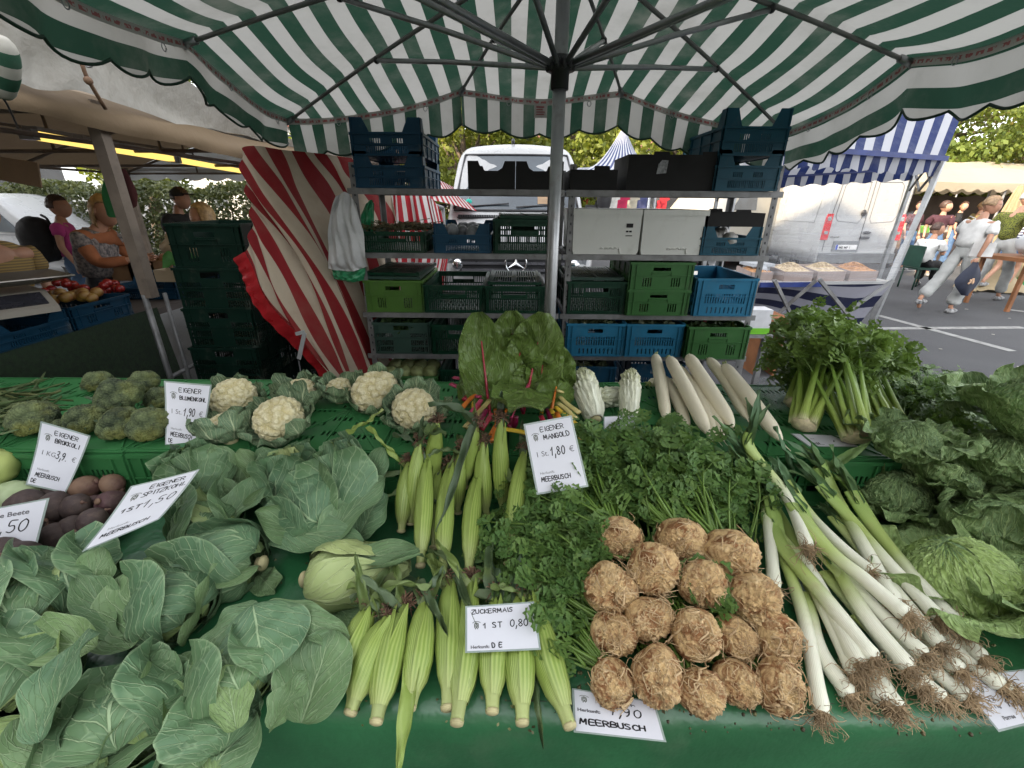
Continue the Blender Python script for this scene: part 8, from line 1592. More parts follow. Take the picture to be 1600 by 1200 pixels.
for k, (px, h0, h1, lb) in enumerate(leeks):
 rs = np.random.RandomState(700+k); n = len(px); K = [on1(x, y, lerp(h0, h1, i/(n-1))+.017) for i, (x, y) in enumerate(px)]; P = bez(K, 31)[:26]; L = np.sum(np.linalg.norm(np.diff(P, axis=0), axis=1)); T = np.linspace(0, 1, 26)
 t = thing('leek', lb, 'leek', (*P[4][:2], Z1), 'leeks piled at the right'); m = MB(); R = (.0155 if k not in (10, 23) else .012)*rs.uniform(.92, 1.12)
 pr = np.interp(T, [0, .03, .1, .6, .9, 1], [.8, 1.15, 1.0, .95, 1.05, 1.0])*R; fl = np.interp(T, [0, .6, 1], [1, 1, .5]); Tt, Nn, B = frames(P); a = np.linspace(0, 6.283, 18, endpoint=False)
 V = P[:, None]+pr[:, None, None]*((1.0+(1-fl)*.8)[:, None, None]*np.cos(a)[None, :, None]*Nn[:, None]+fl[:, None, None]*np.sin(a)[None, :, None]*B[:, None]); vs = T*.82*min(1.0, L/.42) if k < 12 else T*.5
 m.add(V.reshape(-1, 3), gridf(26, 18, True), uv=np.stack(np.broadcast_arrays(a[None]/6.283, vs[:, None]), -1)); obj('shaft', m, M_LEEK, t)
 m = MB(); r0 = P[0]; dr = unit(P[0]-P[2])
 for j in range(85):
  st0 = r0+Nn[0]*rs.uniform(-1, 1)*R*.8+B[0]*rs.uniform(-1, 1)*R*.8; d = unit(dr*rs.uniform(.3, 1.1)+rs.randn(3)*.55); Lr = rs.uniform(.015, .046); p2 = st0+d*Lr*.5; p3 = p2+unit(d+rs.randn(3)*.9)*Lr*.5; p4 = p3+unit(d*.5+rs.randn(3))*Lr*.35; Q = bez([st0, p2, p3, p4], 7); Q[:, 2] = np.maximum(Q[:, 2]-.25*np.linspace(0, 1, 7)**2*Lr, Z1+.002+.006*rs.rand()*np.linspace(0, 1, 7)); tube(m, Q, np.linspace(.0011, .0005, 7), 3, cap=False)
 ball(m, r0+dr*.002, (R*.8, R*.8, .005), 12, 6, rot=frame_from(dr)); obj('roots', m, M_LROOT, t)
 if k < 12 or k in (18, 20, 22):
  for j in range(4):
   m = MB(); e = P[-1]; d = unit(P[-1]-P[-4]); d = unit(d+A(rs.uniform(-.3, .22), rs.uniform(-.1, .2), rs.uniform(-.12, .2))); leaf(m, e-d*.05, d, A(rs.uniform(-.5, .5), -.3, 1), rs.uniform(.10, .17) if k > 4 else rs.uniform(.12, .2), .044, cup=1.5, bend=rs.uniform(-.9, .1), seed=700+k*5+j, prof='strap', ruf=.001, und=.003, tint=.25*rs.rand()+(.6 if k == 9 and j < 2 else 0), nu=9, nv=16, tipz=Z1+.02); obj('green_top', m, M_LKL, t)
for k, (b, e, hb, he) in enumerate((((1175, 845), (1110, 735), .03, .06), ((1240, 800), (1130, 700), .05, .08), ((1250, 850), (1165, 760), .04, .06), ((1300, 770), (1225, 700), .07, .1), ((1330, 790), (1290, 695), .06, .11), ((1350, 780), (1270, 700), .06, .1), ((1240, 745), (1215, 665), .09, .15), ((1180, 760), (1110, 700), .07, .1), ((1300, 730), (1360, 690), .1, .13))):
 m = MB(); b_ = on1(*b, hb); e_ = on1(*e, he); leaf(m, b_, unit(e_-b_), A(.2, -.3, 1), np.linalg.norm(e_-b_), .042, cup=1.0, bend=.15*math.sin(k*2), seed=k+900, prof='strap', ruf=.002, und=.004, tint=.2*(k % 3), nu=11, nv=26); obj('leek_leaf', m, M_LKL, label='dark blue-green leek leaf '+['beside the celeriac tops', 'crossing under the leftmost leeks', 'below the leftmost leek', 'in the back of the leek pile', 'standing near the celery price card', 'behind the rightmost leek tops', 'sticking up beside the white radish tip', 'lying toward the celeriac tops', 'bent to the savoy side, light green'][k], cat='leek leaf', group='loose leek leaves')
# ---------------------------------------------------------------- savoy cabbages
M_SAV = leafmat('savoy leaf', (.18, .29, .13), (.55, .7, .32), (.46, .62, .17), K=6, slope=3.4, rough=.45, midw=.04, cell=7, vstr=.5, blister=60, bumpd=.009, edge=.5, tertw=.10, tstr=.7)
def savoy(px, py, R, h, label, seed, pale=.1, nl=8, ax=(-.08, .1, 1)):
 rs = np.random.RandomState(seed); c = on1(px, py, h+R*.8); t = thing('savoy_cabbage', label, 'savoy cabbage', (c[0], c[1], Z1), 'savoy cabbages at the right'); fr = frame_from(unit(ax)); m = MB()
 for k in range(5):
  a = k*1.3+rs.rand(); s = np.linspace(-1, 1, 60)[None]; T = np.linspace(0, 1, 60)[:, None]; th = a+s*1.1*np.sin(math.pi*np.clip(T*.9+.08, 0, 1))**.5; ph = math.pi*(1-T*.98)*.95; wr = .035*R*np.sin(s*31+T*9+k)*np.sin(T*37+s*7)+.02*R*np.sin(s*60+k)*np.sin(T*66)
  r = R*(1+.03*k*.3)+wr+.02*R*np.abs(s)**3; X = r*np.sin(ph)*np.cos(th); Y = r*np.sin(ph)*np.sin(th); Zz = r*np.cos(ph)*.9; G = c+X[..., None]*fr[:, 0]+Y[..., None]*fr[:, 1]+Zz[..., None]*fr[:, 2]; sheet(m, G, uv=np.stack(np.broadcast_arrays((s+1)/2, T), -1), tint=pale*(.6+.5*rs.rand()))
 ball(m, c, R*.94, 30, 20, rot=fr); obj('head', m, M_SAV, t); b = c-fr[:, 2]*R*.7
 for k in range(nl):
  a = k*6.283/nl+rs.rand()*.5; rad = fr[:, 0]*math.cos(a)+fr[:, 1]*math.sin(a); LL = R*(2.05+.5*rs.rand()); m = MB()
  leaf(m, b+rad*R*.4, unit(rad*.95+fr[:, 2]*rs.uniform(.3, .75)), fr[:, 2]-rad*.3, LL, LL*1.0, cup=.55, bend=rs.uniform(-.3, 1.1), ruf=.014, rf=3.2, und=.008, seed=seed*11+k, tint=pale*.5*rs.rand()+.1, prof='round', tipz=Z1+.004, nu=64, nv=64, rpow=1.8, blister=.006, bcell=.0145); obj('outer_leaf', m, M_SAV, t)
savoy(1497, 905, .105, .0, 'large bright green savoy cabbage at the front, right of the leek roots', 1, pale=.7, nl=8, ax=(-.35, .35, .9))
savoy(1400, 775, .085, .0, 'dark savoy cabbage behind the leeks', 2, nl=8); savoy(1475, 740, .085, .04, 'savoy cabbage in the middle of the back row', 3, nl=8); savoy(1565, 720, .10, .06, 'big dark savoy cabbage at the right edge behind', 4, nl=9, pale=.15); savoy(1560, 830, .09, .03, 'savoy cabbage at the right edge between the others', 5, nl=8); savoy(1625, 930, .10, .0, 'savoy cabbage cut off by the right edge at the front', 6, nl=8, pale=.3); savoy(1420, 690, .07, .05, 'small savoy cabbage next to the parsley', 7, nl=7); savoy(1620, 640, .10, .12, 'savoy cabbage on top at the far right edge', 8, nl=8, pale=.2)
# ---------------------------------------------------------------- white radishes
def radmat():
 m, nt, bs, _ = newmat('white radish'); uv = nd(nt, 'ShaderNodeUVMap').outputs[0]; mp = nd(nt, 'ShaderNodeMapping'); mp.inputs['Scale'].default_value = (9, 60, 1); lk(nt, uv, mp.inputs[0]); co = coord(nt); n = noise(nt, 1, mp.outputs[0], 4, .7); c = mixc(nt, mth(nt, 'MULTIPLY', sstep(nt, n, .6, .72), .35), (.88, .81, .62), (.45, .34, .18)); c = mixc(nt, mth(nt, 'MULTIPLY', sstep(nt, noise(nt, 6, co, 4), .55, .8), .3), c, (.5, .4, .26)); lk(nt, c, bs.inputs['Base Color']); bs.inputs['Roughness'].default_value = .5; bump(nt, n, .35, .002, bs); return m
M_RAD = radmat(); M_RTOP = plain('radish top stubs', (.30, .36, .13), .5, .25, 20)
rads = [((1024, 556), (1042, 660), .024, .03, 'leftmost white radish standing behind the others'), ((1046, 560), (1108, 680), .026, .06, 'long white radish second from the left, on top'), ((1076, 557), (1146, 668), .028, .06, 'thick white radish in the middle, on top'), ((1085, 580), (1130, 685), .022, .02, 'white radish lying under the middle ones'), ((1108, 562), (1168, 655), .024, .03, 'white radish with green stubs right of the middle'), ((1132, 572), (1222, 690), .026, .05, 'long white radish at the right with a thin tail'), ((1036, 590), (1075, 670), .022, .0, 'white radish in the lower left layer'), ((1015, 598), (1060, 600), .019, .0, 'small white radish lying crosswise at the left'), ((1062, 575), (1120, 684), .022, .015, 'white radish partly hidden between the two on top')]
for k, (a, e, R, h, lb) in enumerate(rads):
 rs = np.random.RandomState(k); p, q = on2(*a, h+R+.02), on2(*e, h*.5+R*.7); t = thing('white_radish', lb, 'radish', (*((p+q)/2)[:2], Z2), 'white radishes on the back tier'); T = np.linspace(0, 1, 30); P = bez([p, (p+q)/2+A(rs.uniform(-.012, .012), 0, rs.uniform(0, .01)), q], 30); d = unit(P[-1]-P[-3]); pr = np.interp(T, [0, .04, .1, .5, .85, .95, 1], [.45, .8, .95, 1.05, .9, .55, .12])*R; m = MB(); tube(m, P, pr, 26, ridge=lambda a_, t_: 1+.02*np.sin(2*a_+t_*5+k)); tube(m, bez([P[-1], P[-1]+d*.02, P[-1]+d*.04+A(.01, 0, -.005)], 6), [R*.12, .003, .002, .0015, .001, .0008], 6); obj('root', m, M_RAD, t)
 m = MB(); d0 = unit(P[0]-P[2])
 for j in range(9): v = unit(d0+rs.randn(3)*.4); tube(m, [P[0]+rs.randn(3)*R*.2, P[0]+v*rs.uniform(.012, .025)], [.0045, .003], 6)
 obj('leaf_stubs', m, M_RTOP, t)
# ---------------------------------------------------------------- Chinese cabbages
M_CHIN = leafmat('Chinese cabbage leaf', (.62, .66, .32), (.88, .9, .74), (.9, .9, .76), K=7, slope=5, rough=.4, midw=.3, cell=6, vstr=.9, bumpd=.006, edge=.3)
for k, (a, e, R, lb) in enumerate((((930, 655), (908, 580), .042, 'left Chinese cabbage leaning to the left'), ((985, 618), (925, 622), .034, 'Chinese cabbage lying crosswise between the two upright ones'), ((983, 655), (985, 580), .033, 'right upright Chinese cabbage with a pale green tip'))):
 b, q = on2(*a, .03 if k != 1 else .035), on2(*e, .13 if k != 1 else .045); ax = unit(q-b); L = np.linalg.norm(q-b)*1.0; t = thing('chinese_cabbage', lb, 'Chinese cabbage', (*((b+q)/2)[:2], Z2), 'Chinese cabbages'); m = MB()
 for j in range(9):
  fr = frame_from(ax, (0, -1, .3)); s = np.linspace(-1, 1, 22)[None]; T = np.linspace(0, 1, 34)[:, None]; r = R*np.interp(T, [0, .12, .5, .85, 1], [.55, .85, 1.0, .85, .45])*(1+.02*j)+.006*np.sin(T*34+j+s*4)*smooth(.35, .9, T)+.004*np.sin(s*13+j+T*6)*T+.003*snoise(np.stack(np.broadcast_arrays(s, T*3, s*0+j), -1), 1.2, j); th = j*2.4+s*.75
  G = b+fr[:, 2]*(T*L*(1-.02*(j % 3)))[..., None]+(r*np.cos(th))[..., None]*fr[:, 0]+(r*np.sin(th))[..., None]*fr[:, 1]; sheet(m, G, uv=np.stack(np.broadcast_arrays((s+1)/2, T), -1), tint=.75-.5*smooth(.5, 1, T[:, 0]).repeat(22))
 obj('head', m, M_CHIN, t); m = MB(); ball(m, b-ax*.002, (R*.5, R*.5, .01), 16, 8, rot=frame_from(ax)); obj('cut_base', m, M_CUT, t)
# ---------------------------------------------------------------- chard
M_CHARD = leafmat('chard leaf', (.10, .165, .035), (.24, .32, .10), (.14, .2, .045), K=6, slope=3.2, rough=.35, midw=.025, cell=6, vstr=.55, blister=28, bumpd=.012, edge=.05)
STC = dict(red=(.35, .02, .04), pink=(.55, .06, .15), orange=(.62, .17, .02), yellow=(.62, .42, .04), pale=(.5, .42, .16), dark=(.2, .01, .05)); STM = {k: plain(k+' chard stalk', v, .35, .2, 8) for k, v in STC.items()}
ch = [((765, 665), (748, 492), .23, 'red', 0, .07), ((800, 655), (800, 488), .26, 'dark', 1, .0), ((820, 660), (850, 492), .28, 'red', 2, .02), ((850, 655), (872, 540), .24, 'yellow', 3, .05), ((790, 640), (825, 520), .27, 'red', 4, .08), ((830, 620), (790, 672), .26, 'pink', 5, .12), ((740, 665), (738, 575), .15, 'yellow', 7, .08), ((770, 640), (740, 525), .22, 'pink', 8, .04), ((862, 665), (872, 590), .18, 'orange', 9, .07), ((840, 640), (850, 560), .26, 'red', 11, .10), ((810, 650), (790, 570), .24, 'dark', 12, .09)]
tb = [thing('chard_bunch', 'left bunch of rainbow chard with pink, orange and red stalks', 'chard', on2(760, 640), 'bunches of rainbow chard'), thing('chard_bunch', 'right bunch of rainbow chard with yellow stalks over the Mangold card', 'chard', on2(840, 640), 'bunches of rainbow chard')]
for (a, e, W_, colr, sd_, lift) in ch:
 a = (a[0], a[1]-26)
 t = tb[0 if a[0] < 805 else 1]; b = on2(*a, .02+lift*.3); q = on2(*e, .06+lift) if e[1] > 560 else None
 if q is None:
  yy = on2(e[0], 600, 0)[1]+.02; q = aty(e[0], e[1], 1.62-lift)
 d = q-b; L = np.linalg.norm(d); m = MB(); leaf(m, b, unit(d), A(-.05, -.9, .5), L*1.02, W_, cup=.35, bend=.2, ruf=.010, rf=2.5, und=.007, seed=sd_+60, prof='round', tint=.2*(sd_ % 3)/2, nu=44, nv=48, rpow=1.6, blister=.007, bcell=.05); lf = obj('leaf', m, M_CHARD, t)
 m = MB(); n = unit(A(-.05, -.9, .5)-unit(d)*np.dot(A(-.05, -.9, .5), unit(d))); pts = [b-unit(d)*.05-n*.004, b+n*.012, b+d*.3+n*.017, b+d*.6+n*.014, b+d*.85+n*.006]; tube(m, bez(pts, 16), np.linspace(.0075, .0015, 16), 8); obj('midrib', m, STM[colr], lf)
stk = [((735, 610), (705, 600), 'pink'), ((750, 620), (718, 612), 'pink'), ((755, 600), (725, 625), 'red'), ((750, 635), (735, 665), 'red'), ((760, 640), (745, 668), 'dark'), ((768, 645), (752, 672), 'red'), ((765, 625), (727, 668), 'pale'), ((775, 640), (770, 690), 'orange'), ((782, 640), (780, 685), 'orange'), ((790, 640), (768, 680), 'orange'), ((800, 650), (795, 668), 'dark'), ((806, 650), (800, 670), 'dark'), ((840, 660), (852, 690), 'dark'), ((860, 640), (905, 690), 'yellow'), ((868, 636), (918, 680), 'yellow'), ((870, 645), (898, 700), 'orange'), ((855, 640), (880, 700), 'dark'), ((845, 650), (860, 680), 'red'), ((870, 610), (895, 622), 'pale'), ((875, 620), (905, 645), 'pale'), ((872, 630), (900, 655), 'pale'), ((740, 600), (710, 590), 'pink'), ((785, 670), (835, 680), 'yellow'), ((745, 615), (720, 640), 'orange'), ((752, 625), (732, 650), 'pink')]
rs = np.random.RandomState(9)
for k, (a, e, colr) in enumerate(stk):
 p, q = on2(*a, .085+.02*rs.rand()), on2(*e, .05+.03*rs.rand()); m = MB(); tube(m, bez([p, (p+q)/2+rs.randn(3)*.004, q], 10), np.linspace(.0085, .0108, 10), 10, flat=.6); obj('stalk', m, STM[colr], tb[0 if a[0] < 805 else 1])
# ---------------------------------------------------------------- celery bunches
M_CBASE = plain('celery base', (.72, .62, .4), .6, .2, 40, dirt=(.3, .18, .08, .5))
def celstalk():
 m, nt, bs, _ = newmat('celery stalk'); uv = nd(nt, 'ShaderNodeUVMap').outputs[0]; sp = nd(nt, 'ShaderNodeSeparateXYZ'); lk(nt, uv, sp.inputs[0]); c = mixc(nt, sstep(nt, sp.outputs[1], .0, .28), (.66, .64, .36), (.40, .52, .11)); c = mixc(nt, sstep(nt, sp.outputs[1], .3, .9), c, (.20, .34, .05)); st_ = mth(nt, 'SINE', mth(nt, 'MULTIPLY', sp.outputs[0], 90)); c = mixc(nt, mth(nt, 'MULTIPLY_ADD', st_, .12, .12), c, (.2, .32, .05)); lk(nt, c, bs.inputs['Base Color']); bs.inputs['Roughness'].default_value = .35; bump(nt, st_, .4, .0015, bs); return m
M_CSTEM2 = celstalk()
def celery(bpx, tpx, n, R, Ls, label, seed, lean=(0, 0, 0), hb=.03, top=.16, leafy=1.0):
 rs = np.random.RandomState(seed); b = on2(*bpx, hb); e = aty(tpx[0], tpx[1], b[1]+top); ax = e-b; L = np.linalg.norm(ax); fr = frame_from(unit(ax), (0, -1, 0)); t = thing('celery_bunch', label, 'celery', (b[0], b[1], Z2), 'celery bunches on the back tier'); m = MB(); mL, mS = MB(), MB()
 for k in range(n):
  a = k*2.4; rr = R*math.sqrt((k+.5)/n)*.9; o = fr[:, 0]*math.cos(a)+fr[:, 1]*math.sin(a); p0 = b+o*rr*.9; p1 = b+ax*.3+o*rr*1.25; p2 = b+ax*.95+o*rr*1.7+rs.randn(3)*.01; P = bez([p0, p1, p2], 16); s = .0105*rs.uniform(.85, 1.25); tube(m, P, np.linspace(s*1.25, s*.5, 16), 12, flat=.72, tint=rs.rand(), ridge=lambda a_, t_: 1+.06*np.sin(7*a_))
  for j in range(1): d = unit(unit(ax)*.7+o*rs.uniform(.2, 1.1)+A(0, -.1, .25)+rs.randn(3)*.3); sprig(mL, mS, P[-1]-unit(ax)*.02*j, d, rs.uniform(.05, .11), rs, n=5, size=.042, thick=.0028, stem0=.25, tint=.25)
 obj('stalks', m, M_CSTEM2, t); m = MB(); ball(m, b+fr[:, 2]*.002, (R*.86, R*.86, .02), 26, 10, rot=frame_from(ax), fn=lambda S: S*(1+.05*snoise(S, 2, seed))[..., None]); obj('cut_base', m, M_CBASE, t); obj('side_stalks', mS, M_CSTEM, t); obj('leaves', mL, M_CEL2, t)
celery((1255, 664), (1284, 575), 15, .044, 0, 'left celery bunch lying with its cut base to the front', 1); celery((1342, 684), (1308, 575), 16, .050, 0, 'largest celery bunch with a splayed stalk, in the middle', 2, hb=.035, top=.2); celery((1382, 662), (1345, 590), 10, .028, 0, 'small celery bunch just right of the largest one', 3, top=.14); celery((1402, 655), (1360, 590), 10, .027, 0, 'rightmost small celery bunch', 4, top=.13, hb=.02); celery((1238, 630), (1262, 585), 9, .028, 0, 'small celery bunch hidden behind the left one', 5, top=.1)
# tall leafy crown of the celery and the parsley to the right
for k, (bx, by, pts, n, lb, hh) in enumerate(((1300, 600, [(1250, 500), (1275, 495), (1300, 515), (1240, 540), (1290, 545), (1320, 540), (1265, 560), (1245, 560)], 18, 'tall celery leaves rising above the bunches', 0), (1345, 600, [(1370, 530), (1350, 540), (1340, 560), (1375, 575), (1330, 545)], 11, 'celery leaves spreading to the right, over the asphalt view', 0))):
 rs = np.random.RandomState(40+k); b = on2(bx, by, .06); t = thing('celery_leaves', lb, 'leaves', b, 'celery leaf crowns'); mL, mS = MB(), MB()
 for j in range(n): p = pts[j % len(pts)]; e = aty(p[0]+rs.uniform(-12, 12), p[1]+rs.uniform(-8, 10), b[1]+rs.uniform(-.02, .14)); sprig(mL, mS, b+rs.randn(3)*.02, e-b, np.linalg.norm(e-b), rs, n=8, size=.05, thick=.003, stem0=.45, tint=.22)
 obj('stalks', mS, M_CSTEM, t); obj('leaves', mL, M_CEL2, t)
for k, (x0, y0, x1, y1, lb) in enumerate(((1410, 665, 1440, 600, 'bunch of flat parsley beside the celery'), (1450, 660, 1500, 605, 'bunch of flat parsley at the back right corner of the tier'), (1470, 672, 1520, 632, 'bunch of flat parsley reaching furthest right'), (1430, 680, 1500, 660, 'bunch of flat parsley in front above the savoy'))):
 rs = np.random.RandomState(60+k); t = thing('parsley_bunch', lb, 'parsley', on2((x0+x1)/2, (y0+y1)/2), 'flat parsley bunches at the right'); mL, mS = MB(), MB()
 for j in range(34): b = on2(x0+rs.uniform(-18, 18), y0+rs.uniform(-5, 5), .01+.02*rs.rand()); e = on2(x1+rs.uniform(-35, 25), y1+rs.uniform(-18, 14), .03+.05*rs.rand()); sprig(mL, mS, b, e-b, np.linalg.norm(e-b), rs, n=7, size=.034, thick=.0018, stem0=.2, tint=.1)
 obj('stalks', mS, M_CSTEM, t); obj('leaves', mL, M_CEL, t)
rs = np.random.RandomState(3); m = MB()
G = refine(np.array([[on2(1185, 640, .01), on2(1215, 640, .06), on2(1240, 640, .02)], [on2(1180, 605, .02), on2(1205, 600, .11), on2(1240, 600, .04)], [on2(1190, 590, .0), on2(1215, 588, .04), on2(1235, 590, .0)]]), 24, 24); G += rs.randn(24, 24, 1)*.004*A(1, 1, 1); sheet(m, G); obj('clear_bag', m, M_FILM, label='crumpled clear plastic bag between the white radishes and the celery', cat='plastic bag')
# ================================================================ PRICE CARDS
STK = {'A': [[(0, 0), (.5, 1), (1, 0)], [(.2, .4), (.8, .4)]], 'B': [[(0, 0), (0, 1), (.7, .9), (.7, .6), (0, .52)], [(0, .52), (.9, .4), (.85, .08), (0, 0)]], 'C': [[(.9, .85), (.5, 1), (.1, .75), (.05, .3), (.4, 0), (.9, .12)]], 'D': [[(0, 0), (0, 1), (.6, .95), (.9, .5), (.6, .05), (0, 0)]], 'E': [[(.85, 1), (0, 1), (0, 0), (.85, 0)], [(0, .52), (.7, .52)]], 'G': [[(.9, .85), (.5, 1), (.1, .75), (.05, .3), (.4, 0), (.85, .1), (.9, .45), (.5, .45)]], 'H': [[(0, 0), (0, 1)], [(.85, 0), (.85, 1)], [(0, .5), (.85, .5)]], 'I': [[(.35, 0), (.35, 1)]], 'K': [[(0, 0), (0, 1)], [(.8, 1), (0, .45), (.85, 0)]], 'L': [[(0, 1), (0, 0), (.8, 0)]], 'M': [[(0, 0), (.1, 1), (.5, .3), (.9, 1), (1, 0)]], 'N': [[(0, 0), (0, 1), (.85, 0), (.85, 1)]], 'O': [[(.5, 1), (.1, .75), (.1, .25), (.5, 0), (.85, .25), (.85, .75), (.5, 1)]], 'P': [[(0, 0), (0, 1), (.75, .9), (.75, .55), (0, .48)]], 'R': [[(0, 0), (0, 1), (.75, .9), (.7, .58), (0, .5)], [(.3, .5), (.85, 0)]], 'S': [[(.85, .9), (.4, 1), (.1, .75), (.75, .35), (.6, .03), (0, .08)]], 'T': [[(0, 1), (.95, 1)], [(.48, 1), (.48, 0)]], 'U': [[(0, 1), (.05, .2), (.4, 0), (.8, .2), (.85, 1)]], 'Z': [[(0, 1), (.85, 1), (0, 0), (.9, 0)]],
       '0': [[(.5, 1), (.12, .75), (.1, .25), (.45, 0), (.8, .25), (.82, .75), (.5, 1)]], '1': [[(.1, .62), (.55, 1), (.45, 0)]], '3': [[(.1, .95), (.6, 1), (.7, .7), (.3, .53), (.8, .35), (.6, .02), (.05, .08)]], '5': [[(.85, 1), (.25, 1), (.15, .58), (.65, .55), (.75, .2), (.4, 0), (.05, .1)]], '8': [[(.5, .52), (.15, .75), (.5, 1), (.8, .75), (.5, .52), (.1, .25), (.45, 0), (.85, .25), (.5, .52)]], '9': [[(.75, .65), (.4, .48), (.12, .75), (.45, 1), (.78, .85), (.7, .3), (.4, 0)]], ',': [[(.25, .12), (.1, -.35)]], '.': [[(.1, .0), (.14, .03)]]}
def stroke(m, pts, w_, z=.0011):
 P = np.array([bez(pts, max(4, 5*len(pts)))][0])[:, :2] if len(pts) > 3 else np.array(pts)
 T = np.gradient(P, axis=0); T /= np.linalg.norm(T, axis=1)[:, None]+1e-9; Nn = np.stack([-T[:, 1], T[:, 0]], -1)*w_/2; k = len(P)
 V = np.vstack([np.c_[P+Nn, np.full(k, z)], np.c_[P-Nn, np.full(k, z)]]); m.add(V, [[i, k+i, k+i+1, i+1] for i in range(k-1)], smooth=False)
 for e in (P[0], P[-1]): a = np.linspace(0, 6.283, 7)[:-1]; m.add(np.c_[e+np.c_[np.cos(a), np.sin(a)]*w_/2, np.full(6, z+.00005)], [list(range(6))], smooth=False)
def hand(m, txt, x, y, h, w_=.0018, adv=.62, slant=.0, seed=0, rise=0.0):
 rs = np.random.RandomState(seed); x0 = x
 for c in txt:
  if c in STK:
   j = rs.uniform(-.04, .04, 2)*h; a = rs.uniform(-.08, .08)
   for s in STK[c]:
    p = [((px*.6+a*py+slant*py)*h*adv/.62+x+j[0], py*h*(1+.1*a)+y+j[1]+rise*(x-x0)) for px, py in s]; stroke(m, p, w_, .0011+.00002*rs.rand())
  x += h*adv*(1.28 if c == 'M' else .5 if c in 'I,.' else 1.0)*1.13
def printed(m, txt, x, y, h, z=.0010, bold=0.0):
 cu = bpy.data.curves.new('t', 'FONT'); cu.body = txt; cu.size = h*1.35; cu.offset = bold; cu.resolution_u = 3; o = bpy.data.objects.new('t', cu); scene.collection.objects.link(o)
 dg = bpy.context.evaluated_depsgraph_get(); dg.update(); me = o.evaluated_get(dg).to_mesh(); V = np.array([v.co[:] for v in me.vertices]); F_ = [list(p.vertices) for p in me.polygons]; o.evaluated_get(dg).to_mesh_clear(); bpy.data.objects.remove(o); bpy.data.curves.remove(cu)
 V = V+A(x, y, z); V[:, 2] = z; m.add(V, F_, smooth=False)
def emblem(m, x, y, s):
 a = np.linspace(2.6, .5, 9); stroke(m, [(x+.62*s*math.cos(q), y+.25*s+.45*s*math.sin(q)) for q in a], s*.09)
 P = [(-.3, .42), (-.08, .5), (0, .62), (.08, .5), (.3, .42), (.34, .0), (.3, -.35), (.2, -.35), (.16, -.6), (.08, -.36), (-.06, -.36), (-.16, -.62), (-.2, -.35), (-.3, -.3), (-.34, 0)]
 m.add([(x+p*s, y+q*s, .0009) for p, q in P], [list(range(len(P)))], smooth=False)
def emblem2(m, x, y, s):
 for (a, b, w_, h) in ((-.2, .2, .12, .1), (.05, .22, .12, .1), (-.18, -.02, .36, .1), (-.2, -.25, .1, .12), (.1, -.25, .1, .12)): m.add([(x+a*s, y+b*s, .00105), (x+(a+w_)*s, y+b*s, .00105), (x+(a+w_)*s, y+(b+h)*s, .00105), (x+a*s, y+(b+h)*s, .00105)], [[0, 1, 2, 3]], smooth=False)
M_PAPER = plain('price card paper', (.66, .67, .72), .45, .03, 8, bumps=(5, .3, .004)); M_LAM = plain('laminate rim', (.30, .36, .33), .15, .15, 20); M_INK = plain('black marker ink', (.008, .008, .01), .5); M_GREYI = plain('grey print', (.12, .12, .13), .6); M_EMB = plain('emblem grey', (.13, .14, .12), .6)
def card(label, corners, W_, H_, content, curl=.0, post=None):
 """corners TL,TR,BR,BL world points; content draws in metres with origin bottom left"""
 TL, TR, BR, BL = [np.asarray(c, float) for c in corners]; n0 = unit(np.cross(TR-TL, TL-BL));
 if np.dot(n0, CAM-TL) < 0: n0 = -n0
 cen = (TL+TR+BR+BL)/4; t = thing('price_card', label, 'price card', (cen[0], cen[1], min(BL[2], BR[2])), 'laminated price cards')
 def mp(V):
  u = V[:, 0]/W_; v = V[:, 1]/H_; P = lerp(lerp(BL, BR, u[:, None]), lerp(TL, TR, u[:, None]), v[:, None]); c = curl*((u-.5)**2*.6+(v-.5)**2*1.6-.2); return P+n0*(V[:, 2]+c)[:, None]
 m = MB(); g = np.array([[(x, y, 0) for x in np.linspace(-.004, W_+.004, 12)] for y in np.linspace(-.004, H_+.004, 16)]); slab(m, g, .0006); m.xform(mp); obj('laminate', m, M_LAM, t)
 m = MB(); g = np.array([[(x, y, .0006) for x in np.linspace(0, W_, 12)] for y in np.linspace(0, H_, 16)]); sheet(m, g); m.xform(mp); obj('paper', m, M_PAPER, t)
 mh, mpn, me, me2 = MB(), MB(), MB(), MB(); content(mh, mpn, me, me2)
 for mm, nm_, mt in ((mh, 'handwriting', M_INK), (mpn, 'printed_text', M_GREYI), (me, 'emblem', M_EMB), (me2, 'emblem_windows', M_PAPER)):
  if mm.v: mm.xform(mp); obj(nm_, mm, mt, t)
 return t
Wc, Hc = .105, .155
def portrait(l1, l2, pre, price, sfx, l4, l5=None, l2w=.9, seed=1):
 def f(mh, mp_, me, me2):
  hand(mh, l1, .032, .134, .0105, .0017, .72, seed=seed); hand(mh, l2, .036 if len(l2) < 9 else .034, .115, .0105 if len(l2) < 9 else .0088, .0021, .70 if len(l2) < 8 else .66, seed=seed+1)
  printed(mp_, pre, .010, .078, .0125); hand(mh, price, .047 if len(pre) < 5 else .043, .076, .019, .0022, .46, seed=seed+2, slant=.1); printed(mp_, sfx, .086, .078, .0135)
  printed(mp_, 'Herkunft:', .012, .038, .0062); hand(mh, l4, .012, .022, .0095, .0019, .66, seed=seed+3); emblem(me, .018, .122, .015); emblem2(me2, .018, .122, .015)
  if l5: hand(mh, l5, .007, .006, .0085, .0019, .7, seed=seed+4)
 return f
card('upright card reading EIGENER BROKKOLI in front of the broccoli', [aty(68, 661, 1.17), aty(140, 682, 1.17), aty(103, 768, 1.09), aty(45, 755, 1.09)], Wc, Hc, portrait('EIGENER', 'BROKKOLI', '1 KG', '3,9.', '€', 'MEERBUSCH', 'DE', seed=1), .012)
